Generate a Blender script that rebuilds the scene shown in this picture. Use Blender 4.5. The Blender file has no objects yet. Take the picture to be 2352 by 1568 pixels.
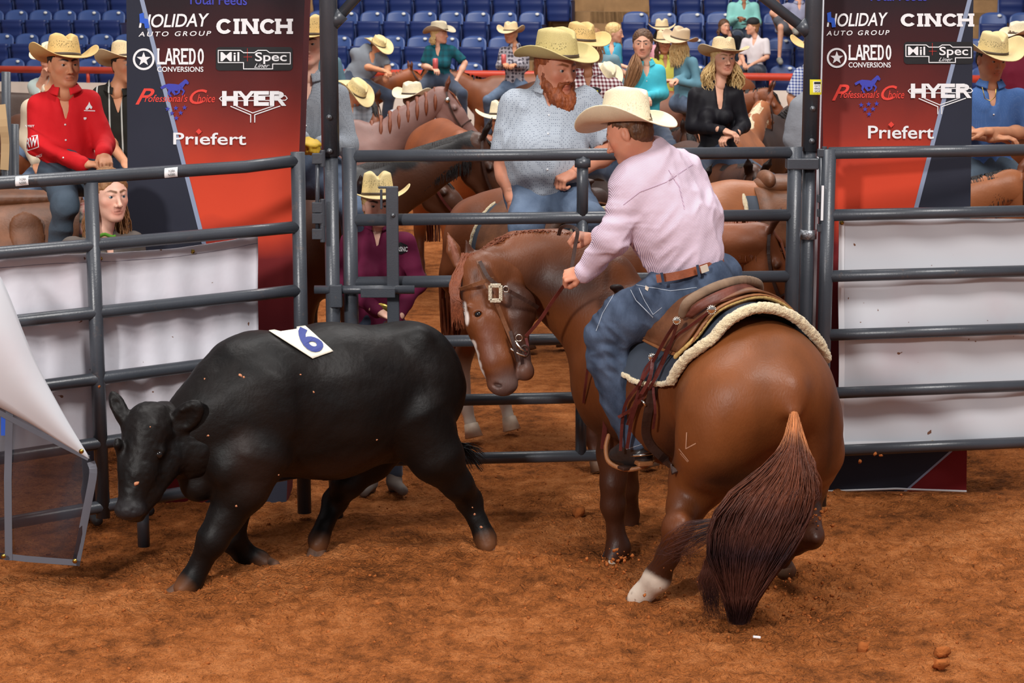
import bpy, math, random
import numpy as np
from mathutils import Vector, Matrix
from mathutils.bvhtree import BVHTree
from math import sin, cos, pi, radians
random.seed(7); rng = np.random.default_rng(7)
SC = bpy.context.scene
COL = SC.collection
# ---------------------------------------------------------------- camera, world, lights, exposure
F = 70 / 36 * 2352
CAMZ = 2.7
PT = math.atan(814 / F)
cam_d = bpy.data.cameras.new('camera'); cam = bpy.data.objects.new('camera', cam_d); COL.objects.link(cam)
cam_d.lens = 70; cam_d.sensor_width = 36; cam_d.clip_end = 200
cam.location = (0, 0, CAMZ); cam.rotation_euler = (pi/2 - PT, 0, 0)
cam_d.dof.use_dof = True; cam_d.dof.focus_distance = 9.3; cam_d.dof.aperture_fstop = 9
SC.camera = cam
SC.view_settings.view_transform = 'Standard'; SC.view_settings.look = 'None'
SC.view_settings.gamma = 1; SC.view_settings.exposure = 0.28
W = bpy.data.worlds.new('arena_air'); SC.world = W; W.use_nodes = True
bg = W.node_tree.nodes['Background']; bg.inputs[0].default_value = (.96, .94, 1.0, 1); bg.inputs[1].default_value = 0.25
def area(name, loc, tgt, size, power, color=(1, .97, .94)):
    l = bpy.data.lights.new(name, 'AREA'); l.shape = 'SQUARE'; l.size = size; l.energy = power; l.color = color
    o = bpy.data.objects.new(name, l); COL.objects.link(o); o.location = loc
    o.rotation_euler = (Vector(tgt) - Vector(loc)).to_track_quat('-Z', 'Y').to_euler()
    return o
area('arena_light', (-5.5, -1.5, 6.4), (.3, 9.6, .8), .9, 800)
area('arena_light', (4, 3, 12), (0, 10, 0), 3, 1050)
area('arena_light', (-3, 12, 13), (0, 12, 0), 5, 800)
area('arena_light', (3, 20, 13), (0, 21, 1), 6, 1000)
area('arena_light', (-3, 25, 13), (0, 35, 1), 6, 1300, (1, .95, .88))

# ---------------------------------------------------------------- geometry helpers
cP, sP = cos(PT), sin(PT)
def P(px, py, d):
    a = (px - 1176) / F; b = (784 - py) / F
    t = d / (cP + b * sP)
    return Vector((a * t, d, CAMZ + (-sP + b * cP) * t))
def S(px, d): return px * d / F
def G(px, py, z=0.0):
    a = (px - 1176) / F; b = (784 - py) / F
    t = (z - CAMZ) / (-sP + b * cP)
    return Vector((a * t, (cP + b * sP) * t, z))
def V3(v): return np.array(v, dtype=np.float64)
def nrm(v):
    v = V3(v); return v / (np.linalg.norm(v) + 1e-12)

def vnoise(p, seed=0):
    """smooth value noise, p (N,3) -> (N,) in -1..1"""
    p = np.asarray(p, dtype=np.float64)
    i = np.floor(p).astype(np.int64); f = p - i; f = f * f * (3 - 2 * f)
    def hsh(x, y, z):
        n = (x * 73856093) ^ (y * 19349663) ^ (z * 83492791) ^ (seed * 2654435)
        n = (n ^ (n >> 13)) * 1274126177 & 0x7fffffff
        return ((n ^ (n >> 16)) & 0xffff) / 32767.5 - 1
    r = 0
    for dx in (0, 1):
        for dy in (0, 1):
            for dz in (0, 1):
                w = (f[:, 0] if dx else 1 - f[:, 0]) * (f[:, 1] if dy else 1 - f[:, 1]) * (f[:, 2] if dz else 1 - f[:, 2])
                r = r + w * hsh(i[:, 0] + dx, i[:, 1] + dy, i[:, 2] + dz)
    return r

def mk_obj(name, me, m=None, parent=None):
    o = bpy.data.objects.new(name, me); COL.objects.link(o)
    if m is not None:
        for x in (m if isinstance(m, (list, tuple)) else [m]): me.materials.append(x)
    if parent is not None: o.parent = parent
    return o
def tag(o, label=None, cat=None, group=None, kind=None):
    if label: o['label'] = label
    if cat: o['category'] = cat
    if group: o['group'] = group
    if kind: o['kind'] = kind
    return o
def empty(name, label, cat, loc=(0, 0, 0), group=None):
    """an Empty at a thing's base; parts are modelled in world space, so it stays at identity and only its display origin is the ground"""
    o = bpy.data.objects.new(name, None); COL.objects.link(o); o.empty_display_size = .1
    return tag(o, label, cat, group)

def np_mesh(name, v, quads, tris=None, smooth=True, cols=None, matidx=None):
    me = bpy.data.meshes.new(name)
    v = np.asarray(v, dtype=np.float32)
    faces = []
    nq = 0 if quads is None else len(quads); nt = 0 if tris is None else len(tris)
    me.vertices.add(len(v)); me.vertices.foreach_set('co', v.ravel())
    loops = np.concatenate([np.asarray(quads, dtype=np.int32).ravel() if nq else np.zeros(0, np.int32),
                            np.asarray(tris, dtype=np.int32).ravel() if nt else np.zeros(0, np.int32)])
    me.loops.add(len(loops)); me.loops.foreach_set('vertex_index', loops)
    me.polygons.add(nq + nt)
    st = np.concatenate([np.arange(nq) * 4, nq * 4 + np.arange(nt) * 3]).astype(np.int32)
    me.polygons.foreach_set('loop_start', st)
    me.polygons.foreach_set('use_smooth', np.full(nq + nt, smooth))
    if matidx is not None: me.polygons.foreach_set('material_index', np.asarray(matidx, dtype=np.int32))
    me.update(calc_edges=True)
    if cols is not None:
        a = me.color_attributes.new('Col', 'FLOAT_COLOR', 'POINT')
        c = np.ones((len(v), 4), dtype=np.float32); c[:, :3] = cols
        a.data.foreach_set('color', c.ravel())
    return me

class MB:
    """collects shapes into ONE mesh"""
    def __init__(s): s.v = []; s.f = []; s.m = []; s.n = 0; s.c = []; s.mi = 0; s.col = None
    def add(s, v, f):
        v = np.asarray(v, dtype=np.float64).reshape(-1, 3)
        s.v.append(v)
        for q in f: s.f.append([a + s.n for a in q]); s.m.append(s.mi)
        s.n += len(v)
        if s.col is not None: s.c.append(np.tile(s.col, (len(v), 1)))
        return s
    def tube(s, pts, r, n=12, cap=True, flat=None):
        pts = [V3(p) for p in pts]; m = len(pts)
        rr = [r] * m if np.isscalar(r) else list(r)
        up = None; V = []; fl = 1 if flat is None else flat[1]
        for i, p in enumerate(pts):
            t = nrm(pts[min(i + 1, m - 1)] - pts[max(i - 1, 0)])
            if flat is not None: up = V3(flat[0])
            elif up is None: up = V3((0, 0, 1)) if abs(t[2]) < .9 else V3((1, 0, 0))
            a = nrm(np.cross(t, up)); b = np.cross(a, t)
            if flat is None: up = b
            for k in range(n):
                th = 2 * pi * k / n
                V.append(p + rr[i] * (a * cos(th) + b * sin(th) * fl))
        f = []
        for i in range(m - 1):
            for k in range(n):
                f.append((i * n + k, i * n + (k + 1) % n, (i + 1) * n + (k + 1) % n, (i + 1) * n + k))
        if cap: f.append(tuple(range(n - 1, -1, -1))); f.append(tuple((m - 1) * n + k for k in range(n)))
        return s.add(V, f)
    def box(s, c, size, R=None):
        c = V3(c); V = []
        for x in (-.5, .5):
            for y in (-.5, .5):
                for z in (-.5, .5):
                    q = np.array((x * size[0], y * size[1], z * size[2]))
                    if R is not None: q = R @ q
                    V.append(c + q)
        return s.add(V, [(0, 1, 3, 2), (4, 6, 7, 5), (0, 4, 5, 1), (2, 3, 7, 6), (0, 2, 6, 4), (1, 5, 7, 3)])
    def grid(s, fn, nu, nv, closed=False):
        V = [fn(i / (nu if closed else nu - 1), j / (nv - 1)) for i in range(nu) for j in range(nv)]
        f = []
        for i in range(nu if closed else nu - 1):
            for j in range(nv - 1):
                a = i * nv + j; b = ((i + 1) % nu) * nv + j
                f.append((a, b, b + 1, a + 1))
        return s.add(V, f)
    def poly(s, pts): return s.add(pts, [tuple(range(len(pts)))])
    def sphere(s, c, r, R=None, nu=16, nv=10):
        c = V3(c); r = V3((r, r, r) if np.isscalar(r) else r)
        def fn(u, v):
            a = 2 * pi * u; b = pi * v - pi / 2
            q = r * np.array((cos(a) * cos(b), sin(a) * cos(b), sin(b)))
            return c + (R @ q if R is not None else q)
        return s.grid(fn, nu, nv, True)
    def build(s, name, m=None, parent=None, smooth=True, bevel=0, solid=0, sub=0, auto=None):
        me = bpy.data.meshes.new(name)
        V = np.concatenate(s.v) if s.v else np.zeros((0, 3))
        me.from_pydata(V.tolist(), [], s.f)
        me.polygons.foreach_set('use_smooth', [smooth] * len(me.polygons))
        me.polygons.foreach_set('material_index', s.m)
        if s.c:
            a = me.color_attributes.new('Col', 'FLOAT_COLOR', 'POINT')
            c = np.ones((len(V), 4), dtype=np.float32); c[:, :3] = np.concatenate(s.c)
            a.data.foreach_set('color', c.ravel())
        me.validate(); me.update()
        o = mk_obj(name, me, m, parent)
        if smooth and auto is not None:
            me.set_sharp_from_angle(angle=radians(auto))
        if solid: q = o.modifiers.new('solid', 'SOLIDIFY'); q.thickness = solid; q.offset = 0
        if bevel: q = o.modifiers.new('bevel', 'BEVEL'); q.width = bevel; q.segments = 2; q.limit_method = 'ANGLE'
        if sub: q = o.modifiers.new('sub', 'SUBSURF'); q.levels = sub; q.render_levels = sub
        return o

def spline(pts, n):
    """Catmull-Rom through pts (tuples of any length) -> (n, k) array"""
    p = np.array([list(q) for q in pts], dtype=float)
    p = np.vstack([2 * p[0] - p[1], p, 2 * p[-1] - p[-2]]); m = len(p) - 3
    out = []
    for i in range(n):
        t = i / (n - 1) * m; k = min(int(t), m - 1); t -= k
        a, b, c, d = p[k:k + 4]
        out.append(.5 * ((2 * b) + (c - a) * t + (2 * a - 5 * b + 4 * c - d) * t * t + (3 * b - a - 3 * c + d) * t ** 3))
    return np.array(out)

# ---------------------------------------------------------------- signed-distance bodies -> one continuous skin
class Body:
    def __init__(s, h, col=(.5, .5, .5)): s.h = h; s.pr = []; s.paints = []; s.col = col; s.disps = []
    def cone(s, a, b, ra, rb, k=.03, col=None, flat=None, op=1):
        a = V3(a); b = V3(b); mx = max(ra, rb) * (max(1, flat[1]) if flat else 1)
        q = dict(t='c', a=a, b=b, ra=ra, rb=rb, k=k, col=col, op=op, lo=np.minimum(a, b) - mx, hi=np.maximum(a, b) + mx)
        if flat: q['n'] = nrm(flat[0]); q['s'] = flat[1]
        s.pr.append(q); return s
    def chain(s, pts, rs, k=.03, col=None, flat=None):
        for i in range(len(pts) - 1): s.cone(pts[i], pts[i + 1], rs[i], rs[i + 1], k, col, flat)
        return s
    def ell(s, c, r, R=None, k=.03, col=None, op=1):
        c = V3(c); r = V3((r, r, r) if np.isscalar(r) else r); mx = r.max()
        if R is None: lo, hi = c - r, c + r
        else: e = np.sqrt(((np.asarray(R) * r) ** 2).sum(1)); lo, hi = c - e, c + e
        s.pr.append(dict(t='e', c=c, r=r, R=None if R is None else np.asarray(R), k=k, col=col, op=op, lo=lo, hi=hi)); return s
    def paint(s, c, r, col, soft=.01, R=None):
        c = V3(c); r = V3((r, r, r) if np.isscalar(r) else r)
        s.paints.append((dict(t='e', c=c, r=r, R=None if R is None else np.asarray(R)), col, soft)); return s
    def paintc(s, a, b, ra, rb, col, soft=.01):
        s.paints.append((dict(t='c', a=V3(a), b=V3(b), ra=ra, rb=rb), col, soft)); return s
    @staticmethod
    def ev(q, p):
        if q['t'] == 'c':
            ba = q['b'] - q['a']; L = (ba @ ba) + 1e-12
            pa = p - q['a'].astype(p.dtype); t = np.clip((pa @ ba.astype(p.dtype)) / L, 0, 1)
            v = pa - t[..., None] * ba.astype(p.dtype)
            if 'n' in q:
                n = q['n'].astype(p.dtype); v = v + (v @ n)[..., None] * n * (1 / q['s'] - 1)
            return np.sqrt((v * v).sum(-1)) - (q['ra'] + t * (q['rb'] - q['ra']))
        v = p - q['c'].astype(p.dtype)
        if q['R'] is not None: v = v @ q['R'].astype(p.dtype)
        r = q['r'].astype(p.dtype)
        k0 = np.sqrt(((v / r) ** 2).sum(-1)); k1 = np.sqrt(((v / r ** 2) ** 2).sum(-1)) + 1e-9
        return k0 * (k0 - 1) / k1
    def mesh(s, smooth=2):
        h = s.h; add = [q for q in s.pr if q['op'] == 1]
        lo = np.min([q['lo'] for q in add], 0) - 3 * h; hi = np.max([q['hi'] for q in add], 0) + 3 * h
        n = np.ceil((hi - lo) / h).astype(int) + 1
        V = np.full(n, 1.0, dtype=np.float32)
        for q in s.pr:
            pad = q['k'] + 3 * h
            i0 = np.maximum(np.floor((q['lo'] - pad - lo) / h).astype(int), 0); i1 = np.minimum(np.ceil((q['hi'] + pad - lo) / h).astype(int) + 1, n)
            if (i1 <= i0).any(): continue
            ax = [(lo[j] + h * np.arange(i0[j], i1[j])).astype(np.float32) for j in range(3)]
            p = np.stack(np.meshgrid(*ax, indexing='ij'), -1)
            d = Body.ev(q, p).astype(np.float32); sl = tuple(slice(i0[j], i1[j]) for j in range(3))
            a = V[sl]; k = max(q['k'], 1e-4)
            if q['op'] == 1:
                t = np.clip(.5 + .5 * (a - d) / k, 0, 1); V[sl] = a + (d - a) * t - k * t * (1 - t)
            else:
                d = -d; t = np.clip(.5 - .5 * (a - d) / k, 0, 1); V[sl] = a + (d - a) * t + k * t * (1 - t)
        # surface nets
        sg = V < 0
        c = [sg[i:n[0] - 1 + i, j:n[1] - 1 + j, l:n[2] - 1 + l] for i in (0, 1) for j in (0, 1) for l in (0, 1)]
        an = c[0].copy(); al = c[0].copy()
        for x in c[1:]: an |= x; al &= x
        act = an & ~al
        idx = np.full(act.shape, -1, np.int32); N = int(act.sum()); idx[act] = np.arange(N)
        acc = np.zeros((N, 3)); cnt = np.zeros(N); quads = []
        for axis in range(3):
            s0 = [slice(None)] * 3; s1 = [slice(None)] * 3; s0[axis] = slice(0, -1); s1[axis] = slice(1, None)
            cr = sg[tuple(s0)] != sg[tuple(s1)]
            I = np.argwhere(cr)
            I = I[(I[:, (axis + 1) % 3] > 0) & (I[:, (axis + 2) % 3] > 0) & (I[:, (axis + 1) % 3] < n[(axis + 1) % 3] - 1) & (I[:, (axis + 2) % 3] < n[(axis + 2) % 3] - 1)]
            J = I.copy(); J[:, axis] += 1
            v0 = V[I[:, 0], I[:, 1], I[:, 2]]; v1 = V[J[:, 0], J[:, 1], J[:, 2]]
            pt = I.astype(float); pt[:, axis] += v0 / (v0 - v1)
            b, d_ = (axis + 1) % 3, (axis + 2) % 3; ids = []
            for ob, od in ((0, 0), (-1, 0), (-1, -1), (0, -1)):
                K = I.copy(); K[:, b] += ob; K[:, d_] += od
                q = idx[K[:, 0], K[:, 1], K[:, 2]]; ids.append(q)
                for j in range(3): acc[:, j] += np.bincount(q, pt[:, j], N)
                cnt += np.bincount(q, minlength=N)
            Q = np.stack(ids, 1); inside0 = v0 < 0
            quads.append(np.where(inside0[:, None], Q, Q[:, ::-1]))
        v = lo + h * acc / np.maximum(cnt, 1)[:, None]; Q = np.concatenate(quads)
        e = np.concatenate([Q[:, [0, 1]], Q[:, [1, 2]], Q[:, [2, 3]], Q[:, [3, 0]]])
        for it in range(smooth):
            sm = np.zeros_like(v); ct = np.zeros(N)
            for a_, b_ in ((0, 1), (1, 0)):
                for j in range(3): sm[:, j] += np.bincount(e[:, a_], v[e[:, b_], j], N)
                ct += np.bincount(e[:, a_], minlength=N)
            v = v * .5 + .5 * sm / np.maximum(ct, 1)[:, None]
        for fn in s.disps:
            fn_n = np.cross(v[Q[:, 2]] - v[Q[:, 0]], v[Q[:, 3]] - v[Q[:, 1]])
            nn = np.zeros_like(v)
            for k in range(4):
                for j in range(3): nn[:, j] += np.bincount(Q[:, k], fn_n[:, j], N)
            nn /= np.linalg.norm(nn, axis=1)[:, None] + 1e-12
            v = v + nn * fn(v, nn)[:, None]
        cg = [q for q in add if q['col'] is not None]
        cols = np.tile(np.array(s.col, dtype=np.float64), (N, 1))
        if cg:
            D = np.stack([Body.ev(q, v) for q in add], 1); D -= D.min(1)[:, None]
            w = np.exp(-D / (h * 1.2 + .004)); w /= w.sum(1)[:, None]
            C = np.array([q['col'] if q['col'] is not None else s.col for q in add]); cols = w @ C
        for q, col, soft in s.paints:
            a = np.clip(.5 - Body.ev(q, v) / soft, 0, 1)[:, None]; cols = cols * (1 - a) + a * np.array(col)
        return v, Q, cols
    def obj(s, name, m, parent=None, extra=(), smooth=2):
        """extra: other Body objects (finer pieces) joined into the same mesh"""
        parts = [s.mesh(smooth)] + [x.mesh(smooth) if isinstance(x, Body) else x for x in extra]
        vs, qs, cs, o = [], [], [], 0
        for v, q, c in parts: vs.append(v); qs.append(q + o); cs.append(c); o += len(v)
        me = np_mesh(name, np.concatenate(vs), np.concatenate(qs), cols=np.concatenate(cs))
        return mk_obj(name, me, m, parent)
def folds(amp, fx, fy, fz, seed=0):
    def fn(v, n):
        a = 1 - np.abs(vnoise(v * np.array((fx, fy, fz)), seed)) * 2
        return amp * (a * .7 + .3 * vnoise(v * np.array((fx, fy, fz)) * 2.3, seed + 1))
    return fn
def RotM(yaw=0, pitch=0, roll=0):
    """columns = local axes in world. yaw about Z, pitch about local X (positive looks up when facing -Y), roll about local Y"""
    return np.array(Matrix.Rotation(yaw, 3, 'Z') @ Matrix.Rotation(-pitch, 3, 'X') @ Matrix.Rotation(roll, 3, 'Y'))
def decal(target, px_polys, m, parent, name, d0=5.0, lift=.003, sub=0):
    """lay small flat marks (px polygons) on a surface: each point is found on the surface behind that pixel"""
    dg = bpy.context.evaluated_depsgraph_get(); bv = target
    mb = MB(); O = Vector((0, 0, CAMZ))
    for poly in px_polys:
        pts = []
        for (x, y) in poly:
            dr = (P(x, y, 10) - O).normalized(); h = bv.ray_cast(O, dr)
            if h[0] is None: break
            nn = h[1] if h[1].dot(dr) < 0 else -h[1]
            pts.append(h[0] + nn * lift)
        else: mb.poly([tuple(q) for q in pts])
    return mb.build(name, m, parent, smooth=False)
def bvh_of(o):
    me = o.data; return BVHTree.FromPolygons([v.co for v in me.vertices], [p.vertices for p in me.polygons])
# ---------------------------------------------------------------- materials (all procedural)
_mc = {}
def mat(name, col=(.5, .5, .5), rough=.6, metal=0, spec=.5, var=0, vscale=20, bump=0, bscale=60, sheen=0, coat=0, attr=False, stretch=None,
        col2=None, alpha=1, fn=None, detail=4, bdist=.01, sub=0, trans=0):
    if name in _mc: return _mc[name]
    m = bpy.data.materials.new(name); m.use_nodes = True; nt = m.node_tree; N = nt.nodes; L = nt.links
    b = N['Principled BSDF']; b.inputs['Roughness'].default_value = rough; b.inputs['Metallic'].default_value = metal
    b.inputs['Specular IOR Level'].default_value = spec
    b.inputs['Sheen Weight'].default_value = sheen; b.inputs['Coat Weight'].default_value = coat; b.inputs['Coat Roughness'].default_value = .2
    if sub: b.inputs['Subsurface Weight'].default_value = sub; b.inputs['Subsurface Radius'].default_value = (.01, .004, .002); b.inputs['Subsurface Scale'].default_value = 1
    b.inputs['Alpha'].default_value = alpha; b.inputs['Transmission Weight'].default_value = trans
    tc = N.new('ShaderNodeTexCoord'); mp = N.new('ShaderNodeMapping'); L.new(tc.outputs['Object'], mp.inputs[0])
    if stretch: mp.inputs['Scale'].default_value = stretch
    if attr:
        a = N.new('ShaderNodeAttribute'); a.attribute_name = 'Col'; src = a.outputs['Color']
    else:
        r = N.new('ShaderNodeRGB'); r.outputs[0].default_value = (*col, 1); src = r.outputs[0]
    if fn: src = fn(N, L, mp.outputs[0], src, b)
    if var:
        n = N.new('ShaderNodeTexNoise'); n.inputs['Scale'].default_value = vscale; n.inputs['Detail'].default_value = detail; L.new(mp.outputs[0], n.inputs['Vector'])
        mr = N.new('ShaderNodeMapRange'); L.new(n.outputs[0], mr.inputs[0]); mr.inputs[1].default_value = .3; mr.inputs[2].default_value = .7
        if col2:
            mx = N.new('ShaderNodeMix'); mx.data_type = 'RGBA'; mr.inputs[3].default_value = 0; mr.inputs[4].default_value = var
            L.new(mr.outputs[0], mx.inputs[0]); L.new(src, mx.inputs[6]); mx.inputs[7].default_value = (*col2, 1); src = mx.outputs[2]
        else:
            mr.inputs[3].default_value = 1 - var; mr.inputs[4].default_value = 1 + var
            mx = N.new('ShaderNodeVectorMath'); mx.operation = 'SCALE'; L.new(src, mx.inputs[0]); L.new(mr.outputs[0], mx.inputs['Scale']); src = mx.outputs[0]
    L.new(src, b.inputs['Base Color'])
    if bump:
        n = N.new('ShaderNodeTexNoise'); n.inputs['Scale'].default_value = bscale; n.inputs['Detail'].default_value = 4; L.new(mp.outputs[0], n.inputs['Vector'])
        bp = N.new('ShaderNodeBump'); bp.inputs['Strength'].default_value = bump; bp.inputs['Distance'].default_value = bdist
        L.new(n.outputs[0], bp.inputs['Height']); L.new(bp.outputs[0], b.inputs['Normal'])
    _mc[name] = m; return m
def nd(N, t, **k):
    n = N.new(t)
    for a, v in k.items():
        if a.startswith('i_'): n.inputs[a[2:].replace('_', ' ')].default_value = v
        else: setattr(n, a, v)
    return n
def math_(N, L, op, a, b=None, c=None):
    n = N.new('ShaderNodeMath'); n.operation = op
    for i, x in enumerate((a, b, c)):
        if x is None: continue
        if isinstance(x, (int, float)): n.inputs[i].default_value = x
        else: L.new(x, n.inputs[i])
    return n.outputs[0]
def mixc(N, L, f, a, b):
    mx = N.new('ShaderNodeMix'); mx.data_type = 'RGBA'
    for i, x in ((0, f), (6, a), (7, b)):
        if isinstance(x, tuple): mx.inputs[i].default_value = (*x, 1)
        elif isinstance(x, (int, float)): mx.inputs[i].default_value = x
        else: L.new(x, mx.inputs[i])
    return mx.outputs[2]
def srgb(*c):
    return tuple(((x / 255) / 12.92 if x / 255 <= .04045 else ((x / 255 + .055) / 1.055) ** 2.4) for x in c)
# pattern functions: stripes / checks / dots in object space (w = local axis weights give the direction)
def stripes(dirv, freq, colb, duty=.5, soft=.15):
    def fn(N, L, vec, src, b):
        d = nd(N, 'ShaderNodeVectorMath', operation='DOT_PRODUCT'); L.new(vec, d.inputs[0]); d.inputs[1].default_value = dirv
        s = math_(N, L, 'SINE', math_(N, L, 'MULTIPLY', d.outputs['Value'], freq * 2 * pi))
        f = N.new('ShaderNodeMapRange'); L.new(s, f.inputs[0]); f.inputs[1].default_value = duty - soft; f.inputs[2].default_value = duty + soft
        return mixc(N, L, f.outputs[0], src, colb)
    return fn
def plaid(d1, d2, freq, colb, amt=.8, duty=.2):
    def fn(N, L, vec, src, b):
        o = []
        for dv in (d1, d2):
            d = nd(N, 'ShaderNodeVectorMath', operation='DOT_PRODUCT'); L.new(vec, d.inputs[0]); d.inputs[1].default_value = dv
            s = math_(N, L, 'SINE', math_(N, L, 'MULTIPLY', d.outputs['Value'], freq * 2 * pi))
            f = N.new('ShaderNodeMapRange'); L.new(s, f.inputs[0]); f.inputs[1].default_value = duty - .3; f.inputs[2].default_value = duty + .3; o.append(f.outputs[0])
        a = math_(N, L, 'MULTIPLY', math_(N, L, 'ADD', o[0], o[1]), .5 * amt)
        return mixc(N, L, a, src, colb)
    return fn
def dots(freq, colb, thr=.25, amt=.8):
    def fn(N, L, vec, src, b):
        v = N.new('ShaderNodeTexVoronoi'); v.inputs['Scale'].default_value = freq; v.inputs['Randomness'].default_value = .25; L.new(vec, v.inputs['Vector'])
        f = math_(N, L, 'MULTIPLY', math_(N, L, 'LESS_THAN', v.outputs['Distance'], thr), amt)
        return mixc(N, L, f, src, colb)
    return fn
def scuffed(N, L, vec, src, b):
    n = N.new('ShaderNodeTexNoise'); n.inputs['Scale'].default_value = 9; n.inputs['Detail'].default_value = 9; n.inputs['Roughness'].default_value = .75; L.new(vec, n.inputs['Vector'])
    f = N.new('ShaderNodeMapRange'); L.new(n.outputs[0], f.inputs[0]); f.inputs[1].default_value = .60; f.inputs[2].default_value = .74; f.inputs[4].default_value = .55
    return mixc(N, L, f.outputs[0], src, srgb(120, 96, 80))
M_pipe = mat('painted_steel_pipe', srgb(62, 66, 73), rough=.34, spec=.6, var=.12, vscale=6, bump=.08, bscale=120, fn=scuffed)
M_steel = mat('galvanised_steel', srgb(120, 122, 126), rough=.35, metal=.7, var=.2, vscale=30)
M_chrome = mat('polished_silver', srgb(215, 210, 200), rough=.2, metal=1)
M_brass = mat('brass', srgb(190, 160, 80), rough=.3, metal=1)
M_white = mat('white_print', srgb(236, 236, 238), rough=.7)
M_black = mat('black_print', srgb(22, 22, 26), rough=.7)
def tarp_fn(N, L, vec, src, b):
    n = N.new('ShaderNodeTexNoise'); n.inputs['Scale'].default_value = 2.0; n.inputs['Detail'].default_value = 6; L.new(vec, n.inputs['Vector'])
    f = N.new('ShaderNodeMapRange'); L.new(n.outputs[0], f.inputs[0]); f.inputs[1].default_value = .5; f.inputs[2].default_value = .75; f.inputs[4].default_value = .5
    c = mixc(N, L, f.outputs[0], src, srgb(196, 176, 184))
    v = N.new('ShaderNodeTexNoise'); v.inputs['Scale'].default_value = 26; v.inputs['Detail'].default_value = 1; L.new(vec, v.inputs['Vector'])
    g = N.new('ShaderNodeMapRange'); L.new(v.outputs[0], g.inputs[0]); g.inputs[1].default_value = .78; g.inputs[2].default_value = .80
    return mixc(N, L, g.outputs[0], c, srgb(120, 80, 60))
M_tarp = mat('white_vinyl', srgb(214, 212, 220), rough=.5, fn=tarp_fn, bump=.25, bscale=14, bdist=.01)
M_tarpg = mat('white_vinyl_back', srgb(206, 208, 214), rough=.5, fn=tarp_fn)
def dirt_fn(N, L, vec, src, b):
    def noi(sc, de, ro):
        n = N.new('ShaderNodeTexNoise'); n.inputs['Scale'].default_value = sc; n.inputs['Detail'].default_value = de; n.inputs['Roughness'].default_value = ro; L.new(vec, n.inputs['Vector']); return n.outputs[0]
    a = math_(N, L, 'ADD', math_(N, L, 'MULTIPLY', noi(1.3, 4, .5), .35), math_(N, L, 'MULTIPLY', noi(9, 12, .75), .65))
    cr = N.new('ShaderNodeValToRGB'); L.new(a, cr.inputs[0]); e = cr.color_ramp.elements
    e[0].position = .38; e[0].color = (*srgb(104, 58, 26), 1); e[1].position = .64; e[1].color = (*srgb(204, 130, 76), 1)
    x = cr.color_ramp.elements.new(.5); x.color = (*srgb(168, 97, 48), 1)
    f = N.new('ShaderNodeMapRange'); L.new(noi(52, 8, .8), f.inputs[0]); f.inputs[1].default_value = .55; f.inputs[2].default_value = .66; f.inputs[4].default_value = .7
    return mixc(N, L, f.outputs[0], cr.outputs[0], srgb(84, 44, 20))
M_dirt = mat('arena_dirt', srgb(160, 88, 44), rough=.95, spec=.12, fn=dirt_fn, bump=1.0, bscale=62, bdist=.05, stretch=None)
M_dirt2 = mat('dirt_clod', srgb(156, 88, 44), rough=.95, spec=.1, var=.3, vscale=14, bump=.8, bscale=50)
# ---------------------------------------------------------------- the setting: ground, far wall, stands
def ground_h(x, y):
    p = np.stack([x, y, np.zeros_like(x)], 1)
    fade = np.clip((14.5 - y) / 3, .25, 1)
    h = .014 * vnoise(p * 1.3, 1) + .009 * vnoise(p * 4, 2)
    a = vnoise(p * 11, 3); b = vnoise(p * 25, 4); c = vnoise(p * 52, 5)
    h = h + .008 * np.maximum(a, -.2) + .010 * np.maximum(b, -.1) * (.6 + a) + .008 * np.maximum(c, -.2)
    # churned ground where the animals are working
    for (cx, cy, r, amp) in ((.95, 8.6, .75, .022), (-1.4, 8.8, .7, .016), (-.1, 9.3, .6, .012), (1.9, 9.4, .5, .014)):
        w = np.exp(-((x - cx) ** 2 + (y - cy) ** 2) / r ** 2)
        h = h + w * amp * (np.abs(vnoise(p * 8, 9)) * 1.6 - .6 + .5 * b)
    return h * fade - .024
def ground():
    ys = np.concatenate([np.linspace(5.5, 11.6, 760), np.linspace(11.62, 20, 300), np.linspace(20.1, 40, 60)])
    nx = 620; u = np.linspace(-1, 1, nx)
    Y, U = np.meshgrid(ys, u, indexing='ij'); X = U * (Y * .30 + .5)
    H = ground_h(X.ravel(), Y.ravel())
    v = np.stack([X.ravel(), Y.ravel(), H], 1)
    i, j = np.meshgrid(np.arange(len(ys) - 1), np.arange(nx - 1), indexing='ij'); a = (i * nx + j).ravel()
    q = np.stack([a, a + 1, a + nx + 1, a + nx], 1)
    mk_obj('floor', np_mesh('floor', v, q), M_dirt)['kind'] = 'structure'
    # the flat remainder of the arena floor, outside what the fine grid covers
    mb = MB(); mb.grid(lambda a, b: (-40 + 80 * a, -6 + 46 * b, -.06), 12, 12)
    mb.build('floor', M_dirt)['kind'] = 'structure'
ground()
def clod(mb, c, r):
    sd = random.randint(0, 999); R = RotM(random.random() * 6, random.random() * 6, random.random() * 6)
    n, m = 7, 5; V = []
    for i in range(n):
        for j in range(m):
            a = 2 * pi * i / n; b = pi * j / (m - 1) - pi / 2; k = r * (1 + random.uniform(-.42, .42) * (0 < j < m - 1))
            V.append(V3(c) + R @ np.array((k * cos(a) * cos(b), k * .8 * sin(a) * cos(b), k * .6 * sin(b))))
    mb.add(V, [(i * m + j, ((i + 1) % n) * m + j, ((i + 1) % n) * m + j + 1, i * m + j + 1) for i in range(n) for j in range(m - 1)])
mb = MB()
def gz(x, y): return float(ground_h(np.array([x]), np.array([y]))[0])
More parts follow.
